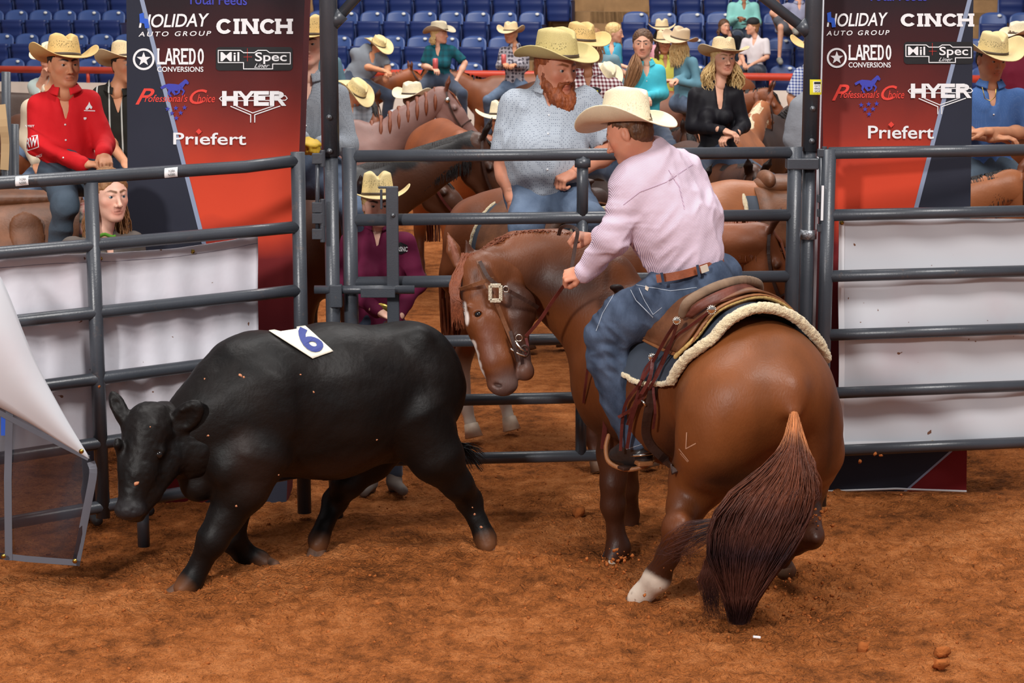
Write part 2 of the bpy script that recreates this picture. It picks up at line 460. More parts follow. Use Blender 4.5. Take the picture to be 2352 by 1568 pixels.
for i in range(2600):
    y = random.uniform(7.2, 12.5) if i > 250 else random.uniform(7.0, 9.6); x = random.uniform(-.29, .29) * y
    r = random.choice((.003, .003, .004, .004, .005, .006, .008, .010)) * random.uniform(.6, 1.2)
    clod(mb, (x, y, gz(x, y) + r * .05), r)
for i in range(420):
    cx, cy = random.choice(((.75, 8.65), (1.1, 8.4), (-1.35, 8.85), (1.4, 8.6), (.5, 9.2)))
    x = random.gauss(cx, .3); y = random.gauss(cy, .22); r = random.uniform(.003, .011); clod(mb, (x, y, gz(x, y) + r * .3), r)
o = mb.build('dirt_clods', M_dirt2); tag(o, 'loose clods of red dirt strewn over the arena floor', 'dirt', kind='stuff')
mb = MB()
for i in range(300):
    cx, cy, sp = random.choice(((1460, 1375, 45), (1790, 1330, 60), (1700, 1400, 70), (1410, 1290, 25), (1640, 1330, 60), (1880, 1190, 25)))
    x = random.gauss(cx, sp); y = random.gauss(cy, sp * .55) ; p = P(x, y, random.uniform(8.35, 8.9))
    if p.z > .02: clod(mb, p, random.choice((.003, .004, .005, .007, .010)))
for (x, y, r) in ((1975, 1060, .011), (2010, 1043, .014), (2023, 1046, .010), (228, 888, .009), (1915, 1130, .006), (770, 1140, .005), (2070, 1136, .009), (1902, 1140, .008)):
    clod(mb, P(x, y, 9.0 if x < 500 else 9.9), r)
o = mb.build('flying_dirt', M_dirt2); tag(o, 'clods of dirt thrown up behind the chestnut horse', 'dirt', kind='stuff')
for (px, py, r) in ((1984, 1490, .035), (2160, 1530, .04), (1330, 1180, .045), (2165, 1500, .03)):
    mb = MB(); p = G(px, py)
    R = RotM(random.random(), .2, .15)
    clod(mb, (p.x, p.y, .008), r); o = mb.build('dirt_clod', M_dirt2)
    tag(o, {1984: 'flat round clod of dirt at the lower right of the arena floor', 2160: 'wide pale clod of dirt nearest the bottom right corner', 1330: 'flat slab of packed dirt beside the horse front hoof', 2165: 'flat clod of dirt just above the bottom right one'}[px], 'dirt clod')
mb = MB(); p = G(1738, 1473)
mb.box((p.x, p.y, .02), (.032, .012, .010), RotM(.15, .2, .15)); o = mb.build('paper_scrap', M_white, smooth=False, bevel=.002)
tag(o, 'small white scrap of paper on the dirt below the tail', 'scrap')

# stands: rows run along U, climb along Vv
AL = radians(13); U = np.array((cos(AL), -sin(AL))); Vv = np.array((sin(AL), cos(AL)))
O0 = np.array((0.0, 31.9))                       # rail line passes here
def st(u, w, z): q = O0 + U * u + Vv * w; return (q[0], q[1], z)
M_conc = mat('tan_concrete_steps', srgb(150, 116, 78), rough=.85, var=.15, vscale=6, bump=.1, bscale=40)
M_wallw = mat('white_board', srgb(214, 202, 190), rough=.6, var=.08, vscale=3)
M_rail = mat('red_painted_rail', srgb(196, 66, 44), rough=.4, var=.1, vscale=5)
def sbox(mb, u0, u1, w0, w1, z0, z1):
    V = [st(u, w, z) for u in (u0, u1) for w in (w0, w1) for z in (z0, z1)]
    mb.add(V, [(0, 1, 3, 2), (4, 6, 7, 5), (0, 4, 5, 1), (2, 3, 7, 6), (0, 2, 6, 4), (1, 5, 7, 3)])
mb = MB(); sbox(mb, -14, 14, 0, .12, 0, 1.12); o = mb.build('wall_far', M_wallw, smooth=False); o['kind'] = 'structure'
ROWD, ROWH = .90, .415
Z1 = .60                                          # floor of the first row
mb = MB()
sbox(mb, -14, 14, .12, 1.0, 0, Z1)
for k in range(8): sbox(mb, -14, 14, 1.0 + k * ROWD, 9, 0, Z1 + k * ROWH + (.0 if k else 0))
o = mb.build('floor', M_conc, smooth=False, auto=None); o['kind'] = 'structure'
# aisle steps: half treads between the rows
AIS = ((-7.75, .37), (-1.32, .37), (4.85, .33))          # u at the rail, drift per metre climbed
for (u0, dr) in AIS:
    mb = MB()
    for k in range(12):
        w = 1.0 + k * ROWD / 2; u = u0 + dr * w
        sbox(mb, u, u + 1.05, w, 9, .0, Z1 + (k + 1) * ROWH / 2 - ROWH * .5 + .0 + .002)
    o = mb.build('trim_1', M_conc, smooth=False); o['kind'] = 'structure'
t = empty('arena_rail', 'red steel rail running along the top of the white arena wall', 'rail')
mb = MB(); mb.tube([st(-14, .06, 1.33), st(14, .06, 1.33)], .058, 12); mb.build('rail', M_rail, t)
for u in np.arange(-13, 14, 1.9):
    mb = MB(); mb.tube([st(u, .06, 1.1), st(u, .06, 1.32)], .03, 8); mb.build('post', M_rail, t)
# a seat: rounded back shell, folded-up pan, arm standard, number badge
M_seat = mat('blue_plastic_seat', srgb(58, 82, 138), rough=.38, spec=.5, var=.06, vscale=4)
M_pan = mat('dark_blue_plastic_pan', srgb(30, 48, 104), rough=.42)
M_seatst = mat('blue_seat_standard', srgb(24, 36, 82), rough=.5)
M_badge = mat('white_number_badge', srgb(226, 226, 222), rough=.5)
def seat_meshes():
    ms = {}
    mb = MB()
    def back(u, v):
        x = (u - .5) * 2; w = .225 * (1 if v < .7 else math.sqrt(max(0, 1 - ((v - .7) / .3) ** 2 * .28)))
        return (x * w, .03 + .12 * v - .05 * x * x * (1 - .3 * v), .30 + .55 * v - (.0 if v < .85 else .05 * abs(x) ** 3 * (v - .85) / .15))
    mb.grid(back, 13, 11); ms['backrest'] = (mb, M_seat, .022)
    mb = MB()
    def pan(u, v):
        x = (u - .5) * 2; rdg = .012 * (math.exp(-((v - .32) / .07) ** 2) + math.exp(-((v - .72) / .07) ** 2))
        return (x * .212 * (1 - .1 * (1 - v)), -.10 - .05 * v + .0 - rdg + .02 * x * x, .25 + .42 * v)
    mb.grid(pan, 9, 15); ms['seat'] = (mb, M_pan, .05)
    mb = MB()
    mb.box((.238, .02, .30), (.018, .30, .60)); mb.box((.238, -.02, .61), (.020, .34, .03)); ms['armrest'] = (mb, M_seatst, 0)
    mb = MB()
    def bd(u, v): return (.10 + .036 * v * cos(2 * pi * u), .078 + .004, .80 + .024 * v * sin(2 * pi * u))
    mb.grid(bd, 14, 3, True); ms['badge'] = (mb, M_badge, .006)
    return ms
SM = {}
for k, (mb, m, so) in seat_meshes().items():
    o = mb.build(k, m, None, solid=so, bevel=.006 if k in ('armrest',) else 0); SM[k] = o
proto_seat = empty('stadium_seat', 'x', 'seat')
for o in SM.values(): o.parent = proto_seat
# badge faces the arena: put it on the front of the shell
def tree_copy(o, parent=None):
    c = o.copy(); COL.objects.link(c)
    if parent: c.parent = parent
    for ch in [x for x in o.children]: tree_copy(ch, c)
    return c
KN = ('front', 'second', 'third', 'fourth', 'fifth')
first = True
ORD = lambda i: ('first','second','third','fourth','fifth','sixth','seventh','eighth','ninth','tenth','eleventh','twelfth','thirteenth','fourteenth','fifteenth','sixteenth','seventeenth')[i]
for k in range(4):
    w = 1.0 + k * ROWD + .62; z = Z1 + k * ROWH - .44 + .0
    zf = Z1 + k * ROWH - .0
    segs = []
    ed = [(-13.5, AIS[0][0] + AIS[0][1] * w - .15), (AIS[0][0] + AIS[0][1] * w + 1.2, AIS[1][0] + AIS[1][1] * w - .15), (AIS[1][0] + AIS[1][1] * w + 1.2, AIS[2][0] + AIS[2][1] * w - .15), (AIS[2][0] + AIS[2][1] * w + 1.2, 13)]
    for si, (a, b) in enumerate(ed):
        n = int((b - a) / .487)
        left_anchor = si in (2, 3)
        for i in range(n):
            u = (a + .25 + i * .487) if left_anchor else (b - .25 - i * .487)
            q = st(u, w, zf); px = 1176 + q[0] / q[1] * F
            if px < -60 or px > 2420: continue
            if 315 < px < 660 or 1925 < px < 2195: continue
            r = proto_seat if first else tree_copy(proto_seat); first = False
            r.location = q; r.rotation_euler = (0, 0, -AL)
            far = ('left stairs', 'middle stairs', 'middle stairs', 'right stairs')[si]; sd = 'left' if not left_anchor else 'right'
            tag(r, f'blue folding seat in the {KN[k]} row up, {ORD(i)} seat {sd} of the {far}', 'seat', f'blue stadium seats in the {KN[k]} row')
# ---------------------------------------------------------------- lettering
_fc = {}
def text_geo(s, off=0.0, shear=0.0, sp=1.0):
    """built-in font outline -> (verts normalised to its own 0..1 box, faces)"""
    k = (s, off, shear, sp)
    if k in _fc: return _fc[k]
    c = bpy.data.curves.new('t', 'FONT'); c.body = s; c.offset = off; c.shear = shear; c.space_character = sp; c.resolution_u = 4; c.fill_mode = 'FRONT'
    o = bpy.data.objects.new('t', c); COL.objects.link(o); dg = bpy.context.evaluated_depsgraph_get(); dg.update()
    me = bpy.data.meshes.new_from_object(o.evaluated_get(dg)); v = np.array([q.co[:2] for q in me.vertices]); f = [tuple(p.vertices) for p in me.polygons]
    bpy.data.objects.remove(o); bpy.data.curves.remove(c); bpy.data.meshes.remove(me)
    v = (v - v.min(0)) / (v.max(0) - v.min(0)); _fc[k] = (v, f); return v, f
def quadmap(px):
    """4 pixel corners (tl, tr, br, bl) -> function (u, v with v up) -> pixel"""
    tl, tr, br, bl = [np.array(p, float) for p in px]
    return lambda u, v: (bl * (1 - u) + br * u) * (1 - v) + (tl * (1 - u) + tr * u) * v
def rect(x0, y0, x1, y1, sk=0): return ((x0, y0), (x1, y0 + sk), (x1, y1 + sk), (x0, y1))
# slab / block glyphs as pen strokes in a unit box, ('l', points) poly-lines or ('a', cx, cy, rx, ry, deg0, deg1)
GL = {'C': [('a', .58, .5, .56, .5, 38, 322)], 'I': [('l', (.5, 0), (.5, 1))], 'N': [('l', (.1, 0), (.1, 1)), ('l', (.9, 0), (.9, 1)), ('l', (.1, 1), (.9, 0))],
      'H': [('l', (.1, 0), (.1, 1)), ('l', (.9, 0), (.9, 1)), ('l', (.1, .5), (.9, .5))], 'Y': [('l', (0, 1), (.5, .45)), ('l', (1, 1), (.5, .45)), ('l', (.5, .5), (.5, 0))],
      'E': [('l', (.1, 0), (.1, 1)), ('l', (.1, .97), (1, .97)), ('l', (.1, .03), (1, .03)), ('l', (.1, .5), (.75, .5))],
      'R': [('l', (.1, 0), (.1, 1)), ('l', (.1, .97), (.6, .97)), ('a', .6, .74, .34, .23, -90, 90), ('l', (.1, .51), (.6, .51)), ('l', (.55, .5), (.95, 0))],
      'L': [('l', (.1, 0), (.1, 1)), ('l', (.1, .03), (1, .03))], 'A': [('l', (0, 0), (.5, 1)), ('l', (.5, 1), (1, 0)), ('l', (.2, .3), (.8, .3))],
      'D': [('l', (.1, 0), (.1, 1)), ('l', (.1, .97), (.5, .97)), ('l', (.1, .03), (.5, .03)), ('a', .5, .5, .42, .47, -90, 90)], 'O': [('a', .5, .5, .45, .5, 0, 360)]}
def strokes(word, wx=.16, wy=.16, gap=.12, serif=.0, cw=None):
    """word -> list of quads in a 0..1 box; wx stem width, wy bar width (fractions of a glyph)"""
    out = []; x = 0; W_ = [(cw or {}).get(c, 1) for c in word]; tot = sum(W_) + gap * (len(word) - 1)
    for c, w in zip(word, W_):
        sx = lambda q: (x + q * w) / tot
        for g in GL[c]:
            if g[0] == 'l':
                pts = g[1:]
                for (a, b) in zip(pts[:-1], pts[1:]):
                    if abs(a[1] - b[1]) > .1:      # stem or diagonal: horizontal pen
                        h = wx / w / 2; out.append([(sx(a[0] - h), a[1]), (sx(a[0] + h), a[1]), (sx(b[0] + h), b[1]), (sx(b[0] - h), b[1])])
                        if serif:
                            for e in (a, b):
                                if e[1] in (0, 1):
                                    hh = (wx + serif) / w / 2; y0, y1 = (0, wy * .8) if e[1] == 0 else (1 - wy * .8, 1)
                                    out.append([(sx(e[0] - hh), y0), (sx(e[0] + hh), y0), (sx(e[0] + hh), y1), (sx(e[0] - hh), y1)])
                    else:
                        y = min(max(a[1], wy / 2), 1 - wy / 2); out.append([(sx(a[0]), y - wy / 2), (sx(b[0]), y - wy / 2), (sx(b[0]), y + wy / 2), (sx(a[0]), y + wy / 2)])
            else:
                _, cx, cy, rx, ry, d0, d1 = g; n = 14
                for i in range(n):
                    q = []
                    for t, s_ in ((i, 1), (i + 1, 1), (i + 1, 0), (i, 0)):
                        an = radians(d0 + (d1 - d0) * t / n); ax = rx if s_ else rx - wx / w; ay = ry if s_ else ry - wy
                        q.append((sx(cx + ax * cos(an)), cy + ay * sin(an)))
                    out.append(q)
        x += w + gap
    return out
class Face:
    """something flat to print on: px -> point lifted off the surface"""
    def __init__(s, dfun, lift): s.df = dfun; s.lift = lift
    def pt(s, x, y, k=1):
        d = s.df(x, y) if callable(s.df) else s.df
        return tuple(P(x, y, d - s.lift * k))
def p_text(face, s, px4, m, parent, name='lettering', off=.0, shear=0, sp=1.0, k=1):
    """bold = the same outline laid down again a hair to each side (offset curves break the e)"""
    v, f = text_geo(s, min(off, .012), shear, sp); q = quadmap(px4); mb = MB(); bw = min(.02, max(0, off - .012) * 3.4 / len(s))
    for j, dx in enumerate((0,) if bw == 0 else (-bw, -bw / 2, 0, bw / 2, bw)):
        for jy, dy in enumerate((-.02, .02) if bw else (0,)): mb.add([face.pt(*q(.5 + (a - .5) * (1 - 2 * bw) + dx, .5 + (b - .5) * (.96 if bw else 1) + dy), k + .07 * (j * 2 + jy)) for a, b in v], f); return mb.build(name, m, parent, smooth=False)
def p_quads(face, quads, px4, m, parent, name='lettering', k=1):
    q = quadmap(px4); mb = MB()
    for i, g in enumerate(quads): mb.poly([face.pt(*q(a, b), k + .05 * (i % 12)) for a, b in g])
    return mb.build(name, m, parent, smooth=False)
def p_polys(face, polys, m, parent, name='emblem', k=1):
    mb = MB()
    for g in polys: mb.poly([face.pt(x, y, k) for x, y in g])
    return mb.build(name, m, parent, smooth=False)
def ringp(cx, cy, r0, r1, n=28, e=1.0):
    return [[(cx + a * cos(t), cy + a * e * sin(t)) for a, t in ((r0, 2 * pi * i / n), (r1, 2 * pi * i / n), (r1, 2 * pi * (i + 1) / n), (r0, 2 * pi * (i + 1) / n))] for i in range(n)]
def starp(cx, cy, r, q=.40):
    pts = [(cx + (r if i % 2 == 0 else r * q) * sin(pi * i / 5), cy - (r if i % 2 == 0 else r * q) * cos(pi * i / 5)) for i in range(10)]
    return [[(cx, cy), pts[i], pts[(i + 1) % 10]] for i in range(10)]
def linep(pts, w):
    out = []
    for a, b in zip(pts[:-1], pts[1:]):
        a = np.array(a, float); b = np.array(b, float); t = (b - a) / np.linalg.norm(b - a); n = np.array((-t[1], t[0])) * w / 2
        a = a + t * w * .2; b = b + t * w * .4; m = max(1, int(math.dist(a, b) // 9))      # cut into short pieces so it can bend with a surface
        for k in range(m): p, q = a + (b - a) * k / m, a + (b - a) * (k + 1) / m; out.append([tuple(p + n), tuple(q + n), tuple(q - n), tuple(p - n)])
    return out
M_logor = mat('red_print', srgb(226, 62, 50), rough=.7); M_logob = mat('blue_print', srgb(58, 62, 170), rough=.7)
M_blue2 = mat('bright_blue_print', srgb(40, 90, 200), rough=.7)
M_lbl = mat('yellow_label', srgb(226, 214, 40), rough=.5)

# ---------------------------------------------------------------- pipe fence panels
RZ = (1.825, 1.504, 1.182, .863, .549, .235)
def pipe(mb, a, b, r, n=16): mb.tube([a, b], r, n)
def Lp(px, d): return (px - 1176) / F * d / cP   # rough x of a column, good near mid height
# left panel
A = np.array((-1.075, 10.0)); B = np.array((-1.965, 9.32)); dirL = (B - A) / np.linalg.norm(B - A)
def Lat(s, z): q = A + dirL * s; return (q[0], q[1], z)
t = empty('fence_panel', 'long dark grey pipe fence panel swung towards the camera at left, behind the black steer', 'fence panel', group='dark grey pipe fence panels')
ends = {2: 3.1}
for k, z in enumerate(RZ):
    mb = MB(); L_ = 2.9 if k < 2 else 2.6
    mb.tube([Lat(-.0, z + .018 if k == 0 else z + .004), Lat(.30, z + .002), Lat(1.0, z), Lat(L_, z - .005)], .031, 16); mb.build('rail', M_pipe, t)
for s_, z0, z1 in ((0, .02, 1.885), (1.13, .18, 1.80), (2.27, .05, 1.80)):
    mb = MB(); mb.tube([Lat(s_, z0), Lat(s_, z1)], .034 if s_ else .036, 16); mb.build('post', M_pipe, t)
mb = MB(); mb.tube([Lat(.92, .0), Lat(.92, .21)], .03, 12); mb.build('foot', M_pipe, t)
fr = Face(lambda x, y: 0, 0)
def sticker(px0, px1, py0, py1, d, m, parent, txt=None, rot=False, sk=0, name='label', txm=None, off=.0):
    """a small printed sticker curved round a pipe"""
    mb = MB()
    def fn(u, v):
        x = px0 + (px1 - px0) * u; y = py0 + (py1 - py0) * v + sk * u
        w = (u if rot else v) - .5
        q = P(x, y, d); return (q[0], q[1] - S(abs(py1 - py0) if not rot else abs(px1 - px0), d) * .42 * math.sqrt(max(0, 1 - (w * 1.7) ** 2)), q[2])
    mb.grid(fn, 9, 9); o = mb.build(name, m, parent)
    if txt:
        fc = Face(lambda x, y: d - S(abs(px1 - px0) if rot else abs(py1 - py0), d) * .42, .004)
        for (s_, r) in txt: p_text(fc, s_, r, txm or M_black, o, off=off)
    return o
for (x, y, sk) in ((52, 416, -3), (394, 397, -3)):
    d = 9.06 if x < 100 else 9.50
    o = sticker(x - 15, x + 15, y - 11, y + 11, d, M_white, t, [('YORK', rect(x - 8, y - 7, x + 8, y - 1, sk / 2)), ('NEBR', rect(x - 8, y + 2, x + 8, y + 8, sk / 2))], sk=sk)
# latch chain wire bits between panel and post: hinge sleeves
mb = MB()
for z in (1.86, 1.50, 1.42, 1.10): pass
# centre gate
GA = np.array((-.826, 10.10)); GB = np.array((1.468, 10.33)); dg_ = (GB - GA)
def Ga(u, z): q = GA + dg_ * u; return (q[0], q[1], z)
gt = empty('gate', 'dark grey pipe gate panel closed between the two tall posts, behind the ridden horse', 'gate')
for k, z in enumerate((1.855, 1.530, 1.208, .895, .583, .270)):
    mb = MB()
    mb.tube([Ga(0, z), Ga(1, z)], .031, 16); mb.build('rail', M_pipe, gt)
for (u, z0, z1) in ((0, .24, 1.90), (1, .24, 1.885)):
    mb = MB(); mb.tube([Ga(u, z0), Ga(u, z1)], .038, 16); mb.build('post', M_pipe, gt)
u1 = .518
for (z0, z1) in ((1.56, 1.83), (1.24, 1.5), (.925, 1.18), (.61, .865), (.30, .555)):
    mb = MB(); mb.tube([Ga(u1, z0 - .02), Ga(u1, z1 + .02)], .030, 14)
    if z1 > 1.7: mb.tube([Ga(u1, 1.835), Ga(u1, 1.79)], .042, 14)
    mb.build('upright', M_pipe, gt)
mb = MB(); q = Ga(.095, 1.30); mb.box((q[0], q[1] - .05, 1.345), (.062, .028, .72)); mb.box((q[0] - .02, q[1] - .05, 1.70), (.10, .02, .012)); mb.box((q[0] - .055, q[1] - .05, 1.64), (.012, .02, .10)); o = mb.build('latch_bar', M_pipe, gt, smooth=False, bevel=.004)
mb = MB(); mb.sphere((q[0] + .004, q[1] - .066, 1.56), .012, None, 10, 6); mb.build('bolt', M_steel, o)
mb = MB(); mb.tube([P(722, 665, 10.03), P(952, 665, 10.04)], .022, 12); mb.build('slide_bar', M_pipe, gt)
mb = MB(); mb.box(tuple(P(868, 672, 9.99)), (.175, .012, .05)); mb.build('latch_plate', M_pipe, gt, smooth=False, bevel=.003)
sticker(1298, 1348, 347, 360, 10.24, M_white, gt, [('Priefert', rect(1303, 348, 1340, 359))], name='label', txm=M_logob, off=.01)
# tall posts
def tall_post(px, d, label, r=.037, brace=1, bx=0):
    t = empty('gate_post', label, 'post', group='tall grey gate posts')
    x = P(px, 400, d).x
    mb = MB(); mb.tube([(x, d, -.05), (x, d, 1.86)], r, 20); mb.build('post', M_pipe, t)
    mb = MB(); mb.tube([(x, d, 1.86), (x, d, 3.6)], r * 1.22, 20)
    mb.build('sleeve', M_pipe, t)
    mb = MB(); z0 = P(px, 75, d).z if brace < 0 else P(px, 55, d).z
    mb.tube([(x + brace * .02, d, z0), (x + brace * (.55 if brace > 0 else .62), d, z0 + .36 * (1.6 if brace > 0 else 1.25))], .027, 14); mb.tube([(x + brace * .02, d, z0), (x + brace * .07, d, z0 + .05)], .036, 14); mb.build('brace', M_pipe, t)
    return t, x
tl, xl = tall_post(760, 10.05, 'tall grey steel gate post left of the gate, behind the black steer')
tr, xr = tall_post(1859, 10.38, 'tall grey steel gate post right of the gate, beside the right banner', brace=-1)
for (tt, x, d, ys) in ((tl, xl, 10.05, (268, 345)), (tr, xr, 10.38, (248, 322))):
    mb = MB()
    for y in ys: mb.tube([(x, d - .035, P(0, y, d).z), (x, d - .058, P(0, y, d).z)], .014, 10); mb.sphere((x, d - .06, P(0, y, d).z), .009, None, 8, 6)
    mb.build('bolt', M_steel, tt)
def hinge(x0, x1, y, d, parent, h=24):
    mb = MB(); a = P(x0, y, d); b = P(x1, y, d)
    mb.box(((a.x + b.x) / 2, d - .02, a.z), (abs(b.x - a.x), .03, S(h, d))); mb.tube([(b.x, d - .02, a.z - S(h, d) * .8), (b.x, d - .02, a.z + S(h, d) * .8)], .014, 10)
    return mb.build('hinge', M_pipe, parent, smooth=False, bevel=.003)
for y in (363, 475, 500, 536): hinge(718, 742, y, 9.98, tl)
mb = MB(); a = P(729, 355, 9.97); b = P(729, 545, 9.97); mb.tube([tuple(a), tuple(b)], .011, 10); mb.build('hinge_pin', M_pipe, tl)
mb = MB(); q = P(772, 679, 10.02); mb.box(tuple(q), (.062, .05, .115)); mb.build('latch_keeper', M_pipe, tl, smooth=False, bevel=.004)
for y, h in ((375, 26),):
    mb = MB(); a = P(1842, y, 10.33); mb.box(tuple(a), (.165, .09, .058)); mb.build('gate_strap', M_pipe, tr, smooth=False, bevel=.006)
for y in (350, 455, 488, 522): hinge(1876, 1892, y, 10.32, tr, 18)
mb = MB(); mb.tube([P(1885, 345, 10.30), P(1886, 525, 10.30)], .010, 8); mb.build('hinge_pin', M_pipe, tr)
M_tape = mat('silver_tape', srgb(170, 172, 178), rough=.3, metal=.6, bump=.8, bscale=50, var=.2, vscale=40)
mb = MB(); mb.tube([(xr, 10.38, P(0, 527, 10.38).z), (xr, 10.38, P(0, 548, 10.38).z)], .047, 20); mb.build('tape', M_tape, tr)
o = sticker(753, 768, 284, 335, 10.03, M_white, tl, [('9FT', ((757, 316), (757, 303), (765, 303), (765, 316))), ('ABOVE', ((757, 300), (757, 288), (764, 288), (764, 300))), ('LOWER', ((757, 332), (757, 319), (764, 319), (764, 332)))], rot=True)
# yellow warning label on the right post
o = sticker(1859, 1886, 182, 217, 10.35, M_lbl, tr, rot=True)
fc = Face(10.285, .004)
o2 = p_polys(fc, [[(1868, 187), (1885, 187), (1885, 212), (1868, 212)]], M_white, o, 'label', k=.5)
p_polys(fc, [[(1870, 188), (1885, 188), (1885, 193), (1870, 193)]], M_black, o, 'label')
for i, s_ in enumerate(('GATE', 'HINGE', 'SIDE')): p_text(fc, s_, rect(1871, 195 + i * 6, 1884, 199.5 + i * 6), M_black, o)
mb = MB(); mb.tube([(xr + .055, 10.5, 0), (xr + .055, 10.5, 2.9)], .017, 8); o = mb.build('pole', M_tarpg); tag(o, 'thin white pole standing just behind the right gate post', 'pole')
# right panel
RA = np.array((1.640, 10.30)); RB = np.array((2.82, 10.52)); dr_ = RB - RA
def Ra(u, z): q = RA + dr_ * u; return (q[0], q[1], z)
t = empty('fence_panel', 'dark grey pipe fence panel at the right with a blank white banner tied to it', 'fence panel', group='dark grey pipe fence panels')
for z in (1.855, 1.532, 1.212, .900, .588, .275):
    mb = MB(); mb.tube([Ra(0, z), Ra(1.3, z)], .031, 16); mb.build('rail', M_pipe, t)
for u in (0, 1.28):
    mb = MB(); mb.tube([Ra(u, -.03), Ra(u, 1.875)], .036, 16); mb.build('post', M_pipe, t)
mb = MB(); mb.box((RA[0] - .035, RA[1] - .035, 1.6), (.012, .012, .18)); mb.build('label', M_white, t, smooth=False)

# tied banners
def cloth(fn, nu, nv, name, m, label, cat, solid=.003, parent=None):
    mb = MB(); mb.grid(fn, nu, nv); o = mb.build(name, m, parent, solid=solid)
    if label: tag(o, label, cat)
    return o
def grommets(pts, parent):
    for p in pts:
        mb = MB(); mb.tube([V3(p) + V3((0, .002, 0)), V3(p) - V3((0, .004, 0))], .011, 12); mb.build('grommet', M_brass, parent)
def rb_(u, v):
    px = 1926 + 500 * u; d = 10.34 + .22 * u + .05
    y = 500 + (1026 - 500) * v - 9 * u * (v) + 3 * u * (1 - v)
    q = P(px, y, d); w = .010 * sin(5 * u + 7 * v) * (1 - v) + .012 * sin(11 * v + 3 * u - 2.0) + .006 * sin(19 * (u - v * .4))
    return (q.x, q.y + w, q.z)
o = cloth(rb_, 60, 50, 'vinyl_banner', M_tarpg, 'blank pale grey vinyl banner tied behind the right fence panel', 'banner')
M_hem = mat('hem_tape', srgb(232, 232, 236), rough=.5)
mb = MB(); mb.grid(lambda u, v: tuple(V3(rb_((u * 13) / 500, v)) - V3((0, .006, 0))), 3, 40); mb.build('hem', M_hem, o)
mb = MB(); mb.grid(lambda u, v: tuple(V3(rb_(u, 1 - v * .022)) - V3((0, .006, 0))), 50, 3); mb.build('hem', M_hem, o)
grommets([V3(rb_(u, v)) - V3((0, .008, 0)) for u, v in ((.012, .985), (.43, .985), (.82, .985), (.012, .02))], o)
def lt_(u, v):
    # behind the left panel rails, from x~598 back to the frame edge
    s = .20 + 2.6 * u; q = A + dirL * s + np.array((-.6, .75)) * .07
    z1 = 1.475 - .055 * u - .02 * sin(u * 9); z0 = .52 - .02 * u
    z = z1 + (z0 - z1) * v
    w = (.020 * sin(u * 60 + sin(u * 17)) * (1 - v * .5) + .012 * sin(u * 97 + v * 3)) * (.3 + v) + .01 * sin(v * 16)
    return (q[0] + .02 * v * (1 - u) * -1, q[1] + w, z)
o = cloth(lt_, 150, 40, 'vinyl_banner', M_tarp, 'white vinyl banner tied behind the left fence panel, hanging in vertical creases', 'banner')
grommets([V3(lt_(u, v)) - V3((.004, .008, 0)) for u, v in ((.33, .03), (.14, .03), (.7, .03))], o)
M_seam = mat('stitched_seam', srgb(140, 136, 150), rough=.7)
mb = MB(); mb.tube([V3(lt_(u / 60, .045)) - V3((.002, .004, 0)) for u in range(61)], .0016, 5); mb.build('seam', M_seam, o)
# folded-over banner at the left edge: pale triangle over clear dark vinyl
M_clear = mat('clear_smoked_vinyl', srgb(40, 37, 44), rough=.15, spec=.5, alpha=.74, coat=.5, var=.2, vscale=5)
M_edge = mat('grey_webbing', srgb(92, 94, 104), rough=.6)
cl = empty('folded_banner', 'loose banner at the left edge, pale corner folded over clear smoked vinyl', 'banner')
def fl_(u, v):
    a = np.array((-150 + 153 * min(1, v * 1), 560 + 100 * v)); top = spline([(-60, 560), (3, 640), (75, 815), (140, 940), (205, 1050)], 41); bot = spline([(-60, 905), (0, 935), (70, 972), (140, 1015), (205, 1053)], 41)
    i = min(40, int(round(u * 40))); q = top[i] * (1 - v) + bot[i] * v
    d = 8.72 - .10 * sin(pi * v) * (1 - u) + .05 * u
    return tuple(P(q[0], q[1], d))
mb = MB(); mb.grid(fl_, 41, 14); o = mb.build('folded_corner', M_tarpg, cl, solid=.003)
grommets([P(187, 1036, 8.70)], cl)
def cv_(u, v):
    lef = spline([(-60, 880), (-60, 1100), (-50, 1280)], 21); rig = spline([(208, 1052), (216, 1085), (200, 1180), (178, 1300)], 21)
    i = min(20, int(round(v * 20))); q = lef[i] * (1 - u) + rig[i] * u; q = q + np.array((0, 18 * (1 - u) * v * 0))
    return tuple(P(q[0], q[1], 8.86 + .03 * sin(u * 9 + v * 3)))
mb = MB(); mb.grid(cv_, 40, 21); mb.build('clear_panel', M_clear, cl)
def strip(fn, n, w, name, m, parent, flat=(0, 1, 0)):
    mb = MB(); mb.tube([fn(i / (n - 1)) for i in range(n)], w, 8, flat=(flat, .12)); return mb.build(name, m, parent)
def strap(pts, w, m, parent, name='strap', th=.004, up=None, n=None):
    """flat band through world points; up: direction the band's face looks along"""
    pts = [V3(p) for p in pts]
    if n: pts = list(spline(pts, n))
    mb = MB(); V = []; f = []
    for i, p in enumerate(pts):
        t_ = nrm(pts[min(i + 1, len(pts) - 1)] - pts[max(i - 1, 0)]); u_ = V3(up if up is not None else (0, -1, 0)) ; sd = nrm(np.cross(t_, u_)); nn = nrm(np.cross(sd, t_))
        for a, b in ((-1, -1), (1, -1), (1, 1), (-1, 1)): V.append(p + sd * w / 2 * a + nn * th / 2 * b)
    for i in range(len(pts) - 1):
        for k in range(4): f.append((i * 4 + k, i * 4 + (k + 1) % 4, (i + 1) * 4 + (k + 1) % 4, (i + 1) * 4 + k))
    f.append((0, 1, 2, 3)); f.append(tuple(len(V) - 4 + k for k in (3, 2, 1, 0)))
    mb.add(V, f); return mb.build(name, m, parent, smooth=False)
strap([P(209, 1060, 8.83), P(214, 1090, 8.82), P(196, 1185, 8.83), P(174, 1298, 8.84)], .036, M_edge, cl, 'webbing_edge', n=14)
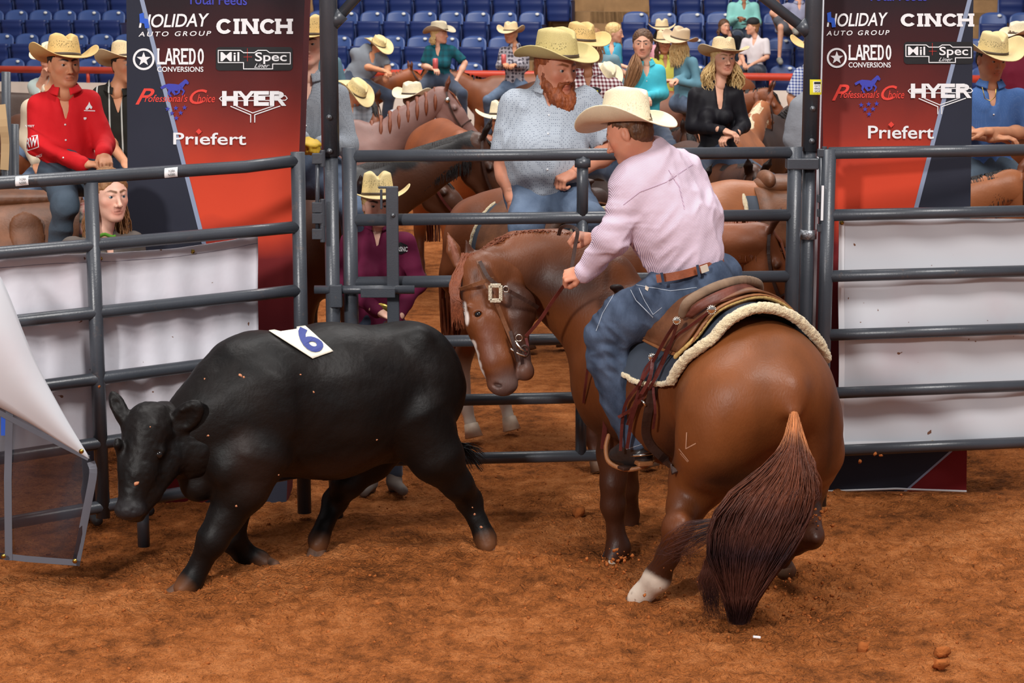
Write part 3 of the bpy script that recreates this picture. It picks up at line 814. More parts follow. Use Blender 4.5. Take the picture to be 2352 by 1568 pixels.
strap([P(-30, 1272, 8.84), P(60, 1283, 8.83), P(176, 1292, 8.82)], .028, M_edge, cl, 'webbing_edge')
strap([P(22, 940, 8.84), P(18, 1100, 8.83), P(20, 1286, 8.83)], .034, M_edge, cl, 'webbing_edge')
strap([P(-20, 938, 8.80), P(90, 995, 8.79), P(204, 1052, 8.77)], .024, M_edge, cl, 'webbing_edge')
grommets([P(172, 1288, 8.80), P(8, 1277, 8.80)], cl)
mb = MB(); mb.grid(lambda u, v: tuple(P(2 + 12 * u, 950 + 50 * v, 8.85)), 2, 2); mb.build('blue_tape', M_blue2, cl)

# ---------------------------------------------------------------- sponsor banners
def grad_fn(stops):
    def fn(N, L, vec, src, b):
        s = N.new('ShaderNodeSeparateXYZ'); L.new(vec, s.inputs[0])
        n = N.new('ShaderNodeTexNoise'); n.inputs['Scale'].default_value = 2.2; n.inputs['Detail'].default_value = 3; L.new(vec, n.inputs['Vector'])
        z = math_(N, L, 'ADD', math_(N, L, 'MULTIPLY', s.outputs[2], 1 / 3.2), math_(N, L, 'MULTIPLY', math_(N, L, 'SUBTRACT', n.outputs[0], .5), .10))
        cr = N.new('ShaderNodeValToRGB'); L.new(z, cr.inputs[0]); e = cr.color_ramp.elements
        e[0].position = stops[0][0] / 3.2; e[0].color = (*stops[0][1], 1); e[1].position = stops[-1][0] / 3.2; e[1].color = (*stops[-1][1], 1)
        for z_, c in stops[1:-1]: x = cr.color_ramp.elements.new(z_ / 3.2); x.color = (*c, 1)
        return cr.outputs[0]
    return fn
M_bred = mat('red_print_and_painted_light', (0, 0, 0), rough=.8, spec=.2, fn=grad_fn([(0.0, srgb(120, 30, 34)), (.9, srgb(104, 34, 40)), (1.30, srgb(122, 38, 40)), (1.50, srgb(218, 74, 48)), (1.70, srgb(208, 70, 46)), (1.95, srgb(150, 52, 42)), (2.18, srgb(98, 40, 38)), (2.42, srgb(64, 33, 36)), (2.62, srgb(44, 33, 38)), (2.9, srgb(36, 32, 38))]), bump=.05, bscale=300)  # printed gradient; the light falling on the banner is also put into these stops
M_bnavy = mat('printed_navy_fabric', srgb(46, 48, 60), rough=.8, spec=.2, var=.08, vscale=3)
M_bside = mat('printed_maroon_fabric', srgb(96, 34, 40), rough=.8, spec=.2, var=.15, vscale=3)
M_bline = mat('printed_silver_stripe', srgb(140, 152, 178), rough=.7)
def sponsor(mirror, label):
    t = empty('sponsor_banner', label, 'banner', group='tall printed sponsor banners')
    if not mirror:
        D = 10.38; X0, X1 = 291, 700; xr = lambda y: 700 - 20 * y / 550
        xl = lambda y: 290 + 4 * y / 550
        top = (322, 0); bot = (457, 530); YB = 1190
    else:
        D = 10.62; xl = lambda y: 1888 + 4 * y / 550; xr = lambda y: 2236 - 8 * y / 550
        top = (2231, 0); bot = (2108, 478); YB = 1128
    fc = Face(lambda x, y: D + .006 * sin(x * .02 + y * .006), .0035)
    Y0 = -160
    div = lambda y: top[0] + (bot[0] - top[0]) * (y - top[1]) / (bot[1] - top[1])
    def band(fa, fb, y0, y1, m, nm, k=0, nx=8):
        mb = MB()
        def fn(u, v):
            y = y0 + (y1 - y0) * v; x = fa(y) + (fb(y) - fa(y)) * u
            return fc.pt(x, y, k)
        mb.grid(fn, nx, 60); return mb.build(nm, m, t)
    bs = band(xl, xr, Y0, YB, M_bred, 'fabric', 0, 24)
    ym = 700                                         # navy wedge crosses to the other side lower down
    if not mirror:
        band(xl, lambda y: min(div(y), xr(y)), Y0, ym, M_bnavy, 'navy_wedge', .6); band(lambda y: div(y) - 1, lambda y: div(y) + 9, Y0, 560, M_bline, 'stripe', .8, 2)
        band(lambda y: xr(y) - 110 * (y - 1050) / 60 if y > 1050 else xr(y), xr, 1050, YB, M_bnavy, 'navy_wedge', .6)
    else:
        band(lambda y: max(div(y), xl(y)), xr, Y0, ym, M_bnavy, 'navy_wedge', .6); band(lambda y: div(y) - 9, lambda y: div(y) + 1, Y0, 560, M_bline, 'stripe', .8, 2)
        band(xl, lambda y: 2165 - (y - 1050) * 1.15, 1030, YB, M_bnavy, 'navy_wedge', .6); band(lambda y: 2165 - (y - 1050) * 1.15, lambda y: 2172 - (y - 1050) * 1.15, 1030, YB, M_bline, 'stripe', .8, 2)
    mb = MB(); mb.tube([fc.pt(xl(YB), YB, 1), fc.pt((xl(YB) + xr(YB)) / 2, YB - 6, 1), fc.pt(xr(YB), YB, 1)], .006, 8); mb.build('hem', M_white, t)
    # returns: the banner wraps a shallow frame
    for f_, sgn in ((xl, 1), (xr, -1)):
        mb = MB()
        def fn(u, v, f_=f_): 
            y = Y0 + (YB - Y0) * v; q = V3(fc.pt(f_(y), y, 0)); return (q[0], q[1] + .30 * u, q[2])
        mb.grid(fn, 4, 30); mb.build('side_panel', M_bside if (f_ is xr) != mirror else M_bnavy, t)
    dx = (lambda x: x) if not mirror else None
    def row(a, b): return a if not mirror else b
    Wt = M_white
    p_text(fc, 'Total Feeds', row(rect(430, -14, 568, 10, 2), rect(1993, -22, 2130, 2)), M_logob, t, off=.02)
    # HOLIDAY auto group
    x0, x1, ya, yb = row((319, 486, 32, 64), (1899, 2044, 30, 62))
    hq = rect(x0, ya, x1, yb, -3); p_text(fc, 'HOLIDAY', hq, Wt, t, off=.045, shear=.2, sp=.96)
    w = (x1 - x0) / 167
    p_polys(fc, [[(x0 + 1 * w, ya), (x0 + 11 * w, ya - 3), (x0 + 12 * w, ya + 10), (x0 + 21 * w, ya + 12), (x0 + 24 * w, yb), (x0 + 14 * w, yb + 1), (x0 + 12 * w, ya + 22), (x0 + 2 * w, ya + 20)]], M_blue2, t, k=2)
    p_text(fc, 'AUTO GROUP', rect(x0 - 1, yb + 9, x1 - 1, yb + 20, -2), Wt, t, off=.01, shear=.2, sp=1.35)
    x0, x1, ya, yb = row((496, 669, 43, 78), (2068, 2234, 31, 61))
    p_quads(fc, strokes('CINCH', .28, .22, .16, .16, {'I': .5}), rect(x0, ya, x1, yb), Wt, t)
    # star badge, LAREDO CONVERSIONS
    cx, cy = row((330, 136), (1922, 133)); r = row(25, 23)
    p_polys(fc, ringp(cx, cy, r * .80, r), Wt, t); p_polys(fc, starp(cx, cy, r * .68), Wt, t)
    x0, x1, ya, yb = row((362, 469, 111, 148), (1950, 2048, 103, 138))
    p_quads(fc, strokes('LAREDO', .27, .16, .16, .10), rect(x0, ya, x1, yb), Wt, t)
    p_text(fc, 'CONVERSIONS', rect(x0 - 1, yb + 5, x1 - 2, yb + 17), Wt, t, off=.012)
    # Mil + Spec
    x0, x1, ya, yb = row((496, 672, 108, 162), (2076, 2236, 96, 147)); w = x1 - x0; h = yb - ya
    g = []; rr = 8
    for a0, qx, qy in ((180, x0 + rr, ya + rr), (270, x1 - rr, ya + rr), (0, x1 - rr, yb - rr), (90, x0 + rr, yb - rr)):
        for i in range(5): g.append((qx + rr * cos(radians(a0 + i * 22.5)), qy + rr * sin(radians(a0 + i * 22.5))))
    p_polys(fc, [g], M_black, t, k=1)
    X = lambda u: x0 + u * w; Y = lambda v: ya + v * h
    p_polys(fc, linep([(X(.03), Y(.14)), (X(.32), Y(.14)), (X(.36), Y(.24)), (X(.50), Y(.24)), (X(.55), Y(.14)), (X(.66), Y(.14)), (X(.70), Y(.24)), (X(.97), Y(.24)), (X(.97), Y(.72)), (X(.74), Y(.72)), (X(.74), Y(.93)), (X(.36), Y(.93)), (X(.36), Y(.66)), (X(.03), Y(.66)), (X(.03), Y(.14))], 2.0), Wt, t, k=2)
    p_text(fc, 'Mil', rect(X(.06), Y(.2), X(.31), Y(.6)), Wt, t, off=.020, k=2); p_text(fc, 'Spec', rect(X(.51), Y(.2), X(.94), Y(.72)), Wt, t, off=.05, k=2)
    p_text(fc, 'Liner', rect(X(.50), Y(.70), X(.70), Y(.88)), Wt, t, off=0, shear=.5, k=2)
    p_polys(fc, linep([(X(.41), Y(.05)), (X(.41), Y(.6))], .8) + linep([(X(.36), Y(.42)), (X(.47), Y(.42))], .8), M_logor, t, k=2)
    # Professional's Choice with running horse and stars
    x0, x1, ya, yb = row((311, 494, 205, 240), (1911, 2077, 196, 231)); w = (x1 - x0) / 183
    p_text(fc, 'P', rect(x0, ya - 2, x0 + 44 * w, yb), M_logor, t, off=.01, shear=.45); p_text(fc, "rofessional's", rect(x0 + 21 * w, ya + 12, x0 + 120 * w, yb - 6), M_logor, t, off=.005, shear=.3)
    p_text(fc, 'C', rect(x0 + 124 * w, ya, x0 + 165 * w, yb - 1), M_logor, t, off=.01, shear=.35); p_text(fc, 'hoice', rect(x0 + 142 * w, ya + 12, x1, yb - 5), M_logor, t, off=.005, shear=.3)
    hx = x0 + 62 * w; hy = ya - 22
    H_ = lambda pts: [(hx + a * w, hy + b) for a, b in pts]
    p_polys(fc, [H_([(4, 12), (14, 9), (30, 10), (42, 12), (46, 22), (34, 26), (18, 24), (12, 22)]), H_([(36, 12), (46, 4), (52, -1), (56, 0), (61, 7), (59, 11), (53, 9), (46, 20)]),
                 H_([(-5, 17), (4, 12), (12, 12), (6, 18), (-2, 22)]), H_([(14, 20), (22, 22), (17, 32), (22, 38), (18, 40), (12, 31)]), H_([(20, 22), (27, 24), (32, 34), (28, 36), (21, 28)]),
                 H_([(34, 24), (42, 20), (40, 30), (33, 35), (30, 33), (36, 28)]), H_([(40, 20), (47, 20), (52, 26), (47, 36), (44, 35), (48, 27)])], M_logob, t, k=2)
    for (a, b) in ((74, 47), (93, 45), (113, 44), (84, 57), (104, 56), (94, 68)): p_polys(fc, starp(x0 + a * w, ya + b - 2, 6.2), M_logob, t, 'star', k=2)
    x0, x1, ya, yb = row((504, 660, 209, 243), (2086, 2234, 192, 225)); w = (x1 - x0)
    p_quads(fc, strokes('HYER', .32, .25, .12, .0), rect(x0 + 8, ya, x1 - 6, yb), Wt, t, k=2)
    X = lambda u: x0 + u * w; Y = lambda v: ya + v * (yb - ya)
    p_polys(fc, linep([(X(0), Y(.5)), (X(.03), Y(.38)), (X(.97), Y(.32)), (X(1), Y(.5)), (X(.97), Y(.62)), (X(.03), Y(.66)), (X(0), Y(.5))], 2) + linep([(X(.16), Y(1.02)), (X(.46), Y(1.6)), (X(.46), Y(2.1))], 2.2) + linep([(X(.90), Y(1.0)), (X(.52), Y(1.6)), (X(.52), Y(2.1))], 2.2) + linep([(X(.24), Y(1.0)), (X(.49), Y(1.48)), (X(.80), Y(1.0))], 2.0), Wt, t, k=1.6)
    x0, x1, ya, yb = row((398, 571, 303, 332), (1994, 2150, 287, 318))
    # 'Priefert' bold, with the red diamond over the i
    p_text(fc, 'Pri\u0065fert'.replace('i', '\u0131'), rect(x0, ya, x1, yb, 1), Wt, t, off=.05, k=2)
    k_ = x0 + (x1 - x0) * .34; p_polys(fc, [[(k_, ya - 8), (k_ + 7, ya - 1), (k_, ya + 6), (k_ - 7, ya - 1)]], M_logor, t, k=3)
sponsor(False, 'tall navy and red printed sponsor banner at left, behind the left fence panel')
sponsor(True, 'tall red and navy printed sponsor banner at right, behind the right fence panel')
# ---------------------------------------------------------------- people
SK = dict(light=srgb(222, 166, 138), tan=srgb(206, 144, 108), brown=srgb(156, 102, 72), red=srgb(204, 138, 110), pale=srgb(230, 180, 158))
M_skin = mat('skin', attr=True, rough=.5, spec=.35, var=.05, vscale=25, bump=.06, bscale=220, sub=.12)
def hairmat(name, c, c2=None): return mat('hair_' + name, c, rough=.5, spec=.4, var=.35 if c2 is None else .8, vscale=55, col2=c2, bump=.5, bscale=140, stretch=(1, 1, .25))
HM = dict(blond=hairmat('blond', srgb(196, 156, 96), srgb(236, 208, 150)), brown=hairmat('brown', srgb(74, 48, 32), srgb(112, 76, 48)), dark=hairmat('dark', srgb(28, 20, 18)),
          red=hairmat('red', srgb(120, 58, 28), srgb(166, 88, 44)), lbrown=hairmat('light_brown', srgb(126, 84, 52), srgb(168, 122, 80)))
M_eye = mat('eyeball', attr=True, rough=.15, spec=.6)
def eyeball(c, R, r, iris, parent):
    mb = MB(); V = []; cols = []; nu, nv = 16, 14
    for i in range(nu):
        for j in range(nv):
            a = 2 * pi * i / nu; b = pi * j / (nv - 1)
            V.append(V3(c) + R @ (r * np.array((sin(b) * cos(a), -cos(b), sin(b) * sin(a)))))
            cols.append((.01, .01, .01) if b < .26 else iris if b < .56 else srgb(178, 166, 158))
    q = [(i * nv + j, ((i + 1) % nu) * nv + j, ((i + 1) % nu) * nv + j + 1, i * nv + j + 1) for i in range(nu) for j in range(nv - 1)]
    return mk_obj('eye', np_mesh('eye', V, q, cols=np.array(cols)), M_eye, parent)
def head_body(c, R, sc, skin, h, female=False, fat=0, brow=srgb(50, 34, 24), lip=None, stubble=0, mouth_open=0, neck=None):
    B = Body(h, skin); R = np.asarray(R); c = V3(c)
    T = lambda x, y, z: c + R @ (np.array((x, y, z)) * sc)
    e = lambda p, r, k=.02, col=None, op=1: B.ell(T(*p), np.array(r) * sc, R, k * sc, col, op)
    jw = .86 if female else 1.0
    e((0, .016, .034), (.076, .096, .082)); e((0, -.020, -.040), (.066 + fat * .5, .070, .077), .03)
    e((0, -.020, .012), (.066, .070, .055), .03)
    for s in (-1, 1): B.cone(T(s * .054 * jw, .008, -.052), T(s * .018, -.062, -.098), (.017 + fat) * sc, .014 * sc, .03 * sc)
    e((0, -.066, -.098), (.022 * jw + .004, .019, .017), .022)
    for s in (-1, 1):
        e((s * .040, -.054, -.024), (.022, .020, .018), .02)
        e((s * .031, -.095, .004), (.016, .013, .008), .010, None, -1)
        B.chain([T(s * .015, -.083, .008), T(s * .030, -.0865, .0115), T(s * .046, -.074, .0085)], [.0042 * sc, .0052 * sc, .0040 * sc], .005 * sc)      # upper lid
        B.cone(T(s * .017, -.0825, -.0045), T(s * .043, -.0745, -.0040), .0038 * sc, .0034 * sc, .006 * sc)
        B.cone(T(s * .008, -.086, .024), T(s * .048, -.068, .024), (.008 if female else .0105) * sc, .006 * sc, .012 * sc)
        B.paintc(T(s * .011, -.094, .0245), T(s * .034, -.086, .0315), .0062 * sc, .0052 * sc, brow, .004 * sc); B.paintc(T(s * .034, -.086, .0315), T(s * .052, -.070, .025), .005 * sc, .003 * sc, brow, .004 * sc)
        dk = tuple(x * .45 for x in skin)
        B.paintc(T(s * .017, -.088, .0075), T(s * .046, -.076, .0065), .0026 * sc, .0022 * sc, dk, .003 * sc)
        e((s * .078, .014, -.010), (.009, .019, .032), .006); e((s * .070, .006, -.008), (.012, .012, .02), .01)
        e((s * .085, .010, -.004), (.004, .008, .016), .004, None, -1)
    B.cone(T(0, -.086, .014), T(0, -.110, -.034), .0075 * sc, .0105 * sc, .012 * sc); e((0, -.112, -.036), (.0115, .011, .010), .006)
    for s in (-1, 1): e((s * .013, -.098, -.041), (.0085, .010, .0075), .006); e((s * .007, -.108, -.046), (.0035, .006, .003), .003, tuple(x * .3 for x in skin), -1)
    lp = lip or tuple(np.array(skin) * np.array((.82, .50, .48)))
    B.cone(T(-.022, -.080, -.066), T(-.004, -.091, -.0625), .004 * sc, .0062 * sc, .006 * sc, lp); B.cone(T(.022, -.080, -.066), T(.004, -.091, -.0625), .004 * sc, .0062 * sc, .006 * sc, lp)
    B.cone(T(-.016, -.083, -.0745), T(.016, -.083, -.0745), .0058 * sc, .0058 * sc, .005 * sc, lp); e((0, -.087, -.0755), (.012, .0065, .0065), .006, lp)
    e((0, -.096, -.0685), (.020, .008, .0018 + mouth_open), .003, None, -1)
    B.paintc(T(-.019, -.088, -.0685), T(.019, -.088, -.0685), .0018 * sc, .0018 * sc, tuple(x * .25 for x in skin), .003 * sc)
    nk = neck if neck is not None else T(0, .03, -.20)
    nr = .044 if female else .054 + fat * .5
    B.cone(T(0, .022, -.055), nk, nr * sc, (nr + .004) * sc, .03 * sc)
    if stubble:
        sc_ = tuple(np.array(skin) * (1 - stubble) + np.array(brow) * stubble)
        B.paint(T(0, -.052, -.088), np.array((.062, .052, .042)) * sc, sc_, .02 * sc, R); B.paint(T(0, -.088, -.055), np.array((.026, .02, .008)) * sc, sc_, .008 * sc, R)
        B.paintc(T(-.018, -.086, -.065), T(.018, -.086, -.065), .006 * sc, .006 * sc, lp, .003 * sc); B.paint(T(0, -.09, -.072), np.array((.016, .012, .008)) * sc, lp, .004 * sc, R)
    # cheeks
    for s in (-1, 1): B.paint(T(s * .042, -.066, -.032), np.array((.02, .03, .018)) * sc, tuple(np.array(skin) * np.array((1.03, .82, .78))), .03 * sc, R)
    return B, T
def hair_cap(c, R, sc, m, parent, style='short', h=.006):
    B = Body(h); T = lambda x, y, z: V3(c) + R @ (np.array((x, y, z)) * sc)
    B.ell(T(0, .022, .040), np.array((.083, .100, .086) if style == 'short' else (.089, .106, .093)) * sc, R, .01)
    if style != 'short': B.ell(T(0, .045, -.03), np.array((.078, .062, .085)) * sc, R, .03)
    else: B.ell(T(0, .055, -.02), np.array((.070, .052, .055)) * sc, R, .03)
    B.ell(T(0, -.115, -.05 if style == 'short' else -.032), np.array((.072, .095, .115)) * sc, R, .008, None, -1)
    B.ell(T(0, -.02, -.10), np.array((.10, .07, .085)) * sc, R, .01, None, -1)
    B.disps.append(lambda v, n: .004 * vnoise(v * 90, 4))
    return B.obj('hair', m, parent)
def strands(mb, curves, r, n=5, seg=9, flat=None):
    for cv in curves:
        pts = spline(cv, seg); rr = [r * (0.55 + .45 * sin(pi * min(1, .25 + .8 * i / (seg - 1)))) * (1 if i < seg - 1 else .25) for i in range(seg)]
        mb.tube(pts, rr, n, cap=False)
def hair_fall(c, R, sc, m, parent, phis, length, wave=.01, n=70, r=.005, out=.02, top=.085, name='hair', seg=10):
    n = int(n * 2.6); r = r * .62
    """phis: list of (lo, hi) angles about the head, 0 = front, 90 = local +x; hair falls by world gravity"""
    mb = MB(); cs = []
    for i in range(n):
        lo, hi = random.choice(phis); ph = radians(random.uniform(lo, hi)); L_ = length * random.uniform(.75, 1.05)
        z0 = random.uniform(-.01, top); q = lambda rad, z: V3(c) + R @ (np.array((rad * .92 * sin(ph), -rad * cos(ph) + .012, z)) * sc)
        k = math.sqrt(max(.05, 1 - (z0 / .115) ** 2)); p0 = q(.083 * k, z0); p1 = q(.094, -.03)
        w = random.uniform(0, 6); pts = [p0, p1]; o_ = random.uniform(0, out)
        dv = p1 - V3(c); dv[2] = 0; dv = nrm(dv)
        for j in range(1, 7):
            t = j / 6; pts.append(p1 + np.array((0, 0, -L_ * t)) + dv * (o_ * sin(pi * min(1, t * 1.1)) * 1.2) + wave * np.array((sin(w + 9 * t), cos(w * 1.7 + 8 * t), 0)))
        cs.append(pts)
    strands(mb, cs, r * sc, 5, seg); return mb.build(name, m, parent)
def lock(mb, pts, spread, n, r, seg=10, wave=0):
    P_ = spline(pts, 8)
    n = int(n * 2.2); r = r * .6
    for i in range(n):
        o = rng.normal(size=3) * .5; w = random.uniform(0, 6)
        strands(mb, [[p + o * spread * (sin(pi * (.12 + .75 * j / 7))) + wave * np.array((sin(w + j), cos(w + 1.3 * j), 0)) for j, p in enumerate(P_)]], r, 5, seg)
# hats
def straw_fn(vent, ventcol):
    def fn(N, L, vec, src, b):
        s = N.new('ShaderNodeSeparateXYZ'); L.new(vec, s.inputs[0])
        w = N.new('ShaderNodeTexBrick') ; w.inputs['Scale'].default_value = 120; w.inputs['Mortar Size'].default_value = .03; L.new(vec, w.inputs['Vector'])
        w.inputs['Color1'].default_value = (1, 1, 1, 1); w.inputs['Color2'].default_value = (.90, .88, .84, 1); w.inputs['Mortar'].default_value = (.72, .66, .58, 1)
        mm = N.new('ShaderNodeMix'); mm.data_type = 'RGBA'; mm.blend_type = 'MULTIPLY'; mm.inputs[0].default_value = .8; L.new(src, mm.inputs[6]); L.new(w.outputs[0], mm.inputs[7])
        if not vent: return mm.outputs[2]
        v = N.new('ShaderNodeTexVoronoi'); v.inputs['Scale'].default_value = 95; v.inputs['Randomness'].default_value = .55; L.new(vec, v.inputs['Vector'])
        hole = math_(N, L, 'LESS_THAN', v.outputs['Distance'], .34)
        z = s.outputs[2]; band = math_(N, L, 'MULTIPLY', math_(N, L, 'GREATER_THAN', z, .045), math_(N, L, 'LESS_THAN', z, .085))
        r2 = math_(N, L, 'LESS_THAN', math_(N, L, 'ADD', math_(N, L, 'MULTIPLY', s.outputs[0], s.outputs[0]), math_(N, L, 'MULTIPLY', s.outputs[1], s.outputs[1])), .0135)
        f = math_(N, L, 'MULTIPLY', math_(N, L, 'MULTIPLY', hole, band), math_(N, L, 'MULTIPLY', r2, vent))
        return mixc(N, L, f, mm.outputs[2], ventcol)
    return fn
def strawmat(name, c, vent=.7, rough=.65): return mat('straw_' + name, c, rough=rough, spec=.3, fn=straw_fn(vent, tuple(x * .25 for x in c)), var=.05, vscale=12, bump=.25, bscale=400)
ST = dict(cream=strawmat('cream', srgb(240, 228, 198), .35), tan=strawmat('tan', srgb(224, 192, 128), .8), natural=strawmat('natural', srgb(232, 212, 158), .75), wheat=strawmat('wheat', srgb(226, 204, 164), .3),
          pale=strawmat('pale', srgb(238, 226, 196), .25), grey=strawmat('grey', srgb(196, 184, 160), .2), olive=strawmat('olive', srgb(206, 190, 132), .8), felt=mat('felt_tan', srgb(202, 178, 146), rough=.9))
M_band = mat('hat_band_dark', srgb(70, 54, 40), rough=.6)
def hat(c, R, parent, m, sc=1.0, brim=.106, curl=.070, dip=.028, crown=.110, name='cowboy_hat', band=True, bandm=None, asym=0, pinch=.024, top='cattle'):
    """c = centre of the hat opening; local -Y is the front"""
    a0, b0 = .088, .107
    def prof(u, v):
        th = 2 * pi * u; cx, cy = cos(th), sin(th)
        if v < .5:                                    # crown, v 0 top centre -> .5 base
            t = v / .5
            if t < .5: rr = t / .5 * .86; z = crown * (1 - .06 * (t / .5) ** 4)
            else:
                q = (t - .5) / .5; rr = .86 + .14 * q ** .7 ; z = crown * (.94 * (1 - q ** 1.15))
            x = a0 * rr * cx * (.93 if t < .5 else .93 + .07 * (t - .5) / .5); y = b0 * rr * cy
            k = max(0, min(1, z / crown))
            if top == 'cattle': z -= .026 * math.exp(-(x / .020) ** 2) * max(0, (k - .75) / .25) * (1 - .3 * (y / b0)) ; z += .006 * math.exp(-((abs(x) - .040) / .02) ** 2) * max(0, (k - .8) / .2)
            fr = max(0, -cy) ** 2 * k ** 1.5
            x *= 1 - .30 * fr * (1 if rr > .3 else rr / .3); z -= .014 * max(0, -y / b0) * k * k + 0
            z += .012 * max(0, y / b0) * k * k * (-1 if top == 'cattle' else 0)
        else:
            t = (v - .5) / .5; rr = t
            ax, by = a0 + brim * t * (1.0 - .14 * t * (curl > .05)), b0 + (brim * .86) * t
            x = ax * cx; y = by * cy; s = abs(cx)
            z = curl * (t ** 1.7) * s ** 2.6 * (1 + asym * (1 if cx > 0 else -1)) - dip * t ** 1.5 * (abs(cy) ** 2.2)
            if curl > .03: x *= 1 - .10 * t * s ** 4
        return (x * sc, y * sc, z * sc)
    mb = MB(); mb.grid(prof, 56, 45, True)
    o = mb.build(name, m, parent, solid=.004 * sc)
    Rm = Matrix(np.asarray(R).tolist()).to_4x4(); Rm.translation = Vector(c); o.matrix_world = Rm; o.matrix_local = Rm
    if band:
        mb = MB(); mb.grid(lambda u, v: ((a0 + .0035) * sc * cos(2 * pi * u) * (1 - .02 * v), (b0 + .0035) * sc * sin(2 * pi * u) * (1 - .02 * v), (.003 + .014 * v) * sc), 48, 3, True)
        mb.build('hat_band', bandm or M_band, o, solid=.002)
    return o
# hands: curl 0 straight .. 1 fist
def hand_body(w, dirv, palm, side, curl, col, sc=1.0, h=.0045, spread=.15, thumb=.5, fat=1.0):
    """w wrist, dirv towards the fingers, palm = normal the palm faces, side +-1 thumb side"""
    B = Body(h, col); d = nrm(dirv); n = nrm(V3(palm) - d * (V3(palm) @ d)); s = np.cross(d, n) * side; w = V3(w)
    Q = lambda a, b, c: w + sc * (d * a + s * b + n * c)
    B.ell(Q(.050, 0, 0), np.array((.046, .040, .015)) * sc * fat, np.stack([d, s, n], 1), .01); B.cone(w - d * .03 * sc, Q(.02, 0, 0), .026 * sc, .024 * sc, .02)
    for i, (b0, L_, r) in enumerate(((.030, .074, .0092), (.010, .082, .0096), (-.010, .076, .0092), (-.029, .060, .0082))):
        a = .088 - .004 * abs(i - 1); ang = 0; p = np.array((a, b0, 0.0)); sp = (b0) * spread * 6
        pts = [Q(a - .02, b0 * .95, 0)]; rs = [r * sc * fat * 1.05]; q = p.copy(); sg = (L_ * .46, L_ * .31, L_ * .23)
        pts.append(Q(*q)); rs.append(r * sc * fat)
        for k, l in enumerate(sg):
            ang += curl * (1.25, 1.45, .9)[k] + .08; q = q + np.array((cos(ang) * l, sin(spread) * b0 * 4 * l * (1 - curl), sin(ang) * l)); pts.append(Q(*q)); rs.append(r * sc * fat * (1, .93, .84)[k])
        B.chain(pts, rs, .0035 * sc)
    t0 = Q(.022, .028, .006); t1 = Q(.050, .050 - .012 * thumb, .014 + .012 * thumb); t2 = Q(.078, .052 - .022 * thumb, .022 + .022 * thumb); t3 = Q(.098 - .01 * thumb, .048 - .030 * thumb, .024 + .026 * thumb)
    B.chain([t0, t1, t2, t3], [.015 * sc, .0125 * sc * fat, .0105 * sc * fat, .0088 * sc * fat], .006 * sc)
    return B
RIDE = dict(sh=(.185, .01, -.065), el=(.24, -.02, -.33), wr=(.10, -.25, -.43), hp=(.095, .01, -.56), kn=(.30, -.34, -.70), an=(.31, -.22, -1.12))
STAND = dict(sh=(.185, .01, -.065), el=(.235, .03, -.33), wr=(.23, -.06, -.57), hp=(.09, .01, -.58), kn=(.10, -.02, -1.02), an=(.11, .03, -1.43))
SIT = dict(sh=(.18, .01, -.065), el=(.22, -.02, -.32), wr=(.08, -.24, -.42), hp=(.09, .0, -.54), kn=(.13, -.42, -.52), an=(.13, -.40, -.95))
M_boot = mat('brown_boot_leather', srgb(88, 56, 36), rough=.5, var=.2, vscale=20)
M_jean = mat('blue_denim', srgb(64, 80, 104), rough=.9, var=.7, vscale=7, col2=srgb(116, 134, 158), bump=.4, bscale=90, bdist=.004)
M_jeand = mat('dark_denim', srgb(38, 48, 66), rough=.85, sheen=.2, var=.4, vscale=7, col2=srgb(70, 84, 108), bump=.3, bscale=90, bdist=.004)
M_jeang = mat('grey_denim', srgb(56, 70, 84), rough=.85, var=.4, vscale=6, col2=srgb(92, 108, 122), bump=.3, bscale=90, bdist=.004)
M_btn = mat('pearl_button', srgb(232, 232, 232), rough=.3)
def cm(name, c, **k):
    k.setdefault('rough', .8); k.setdefault('bump', .18); k.setdefault('bscale', 9); k.setdefault('bdist', .02); k.setdefault('spec', .25)
    return mat(name, c, **k)
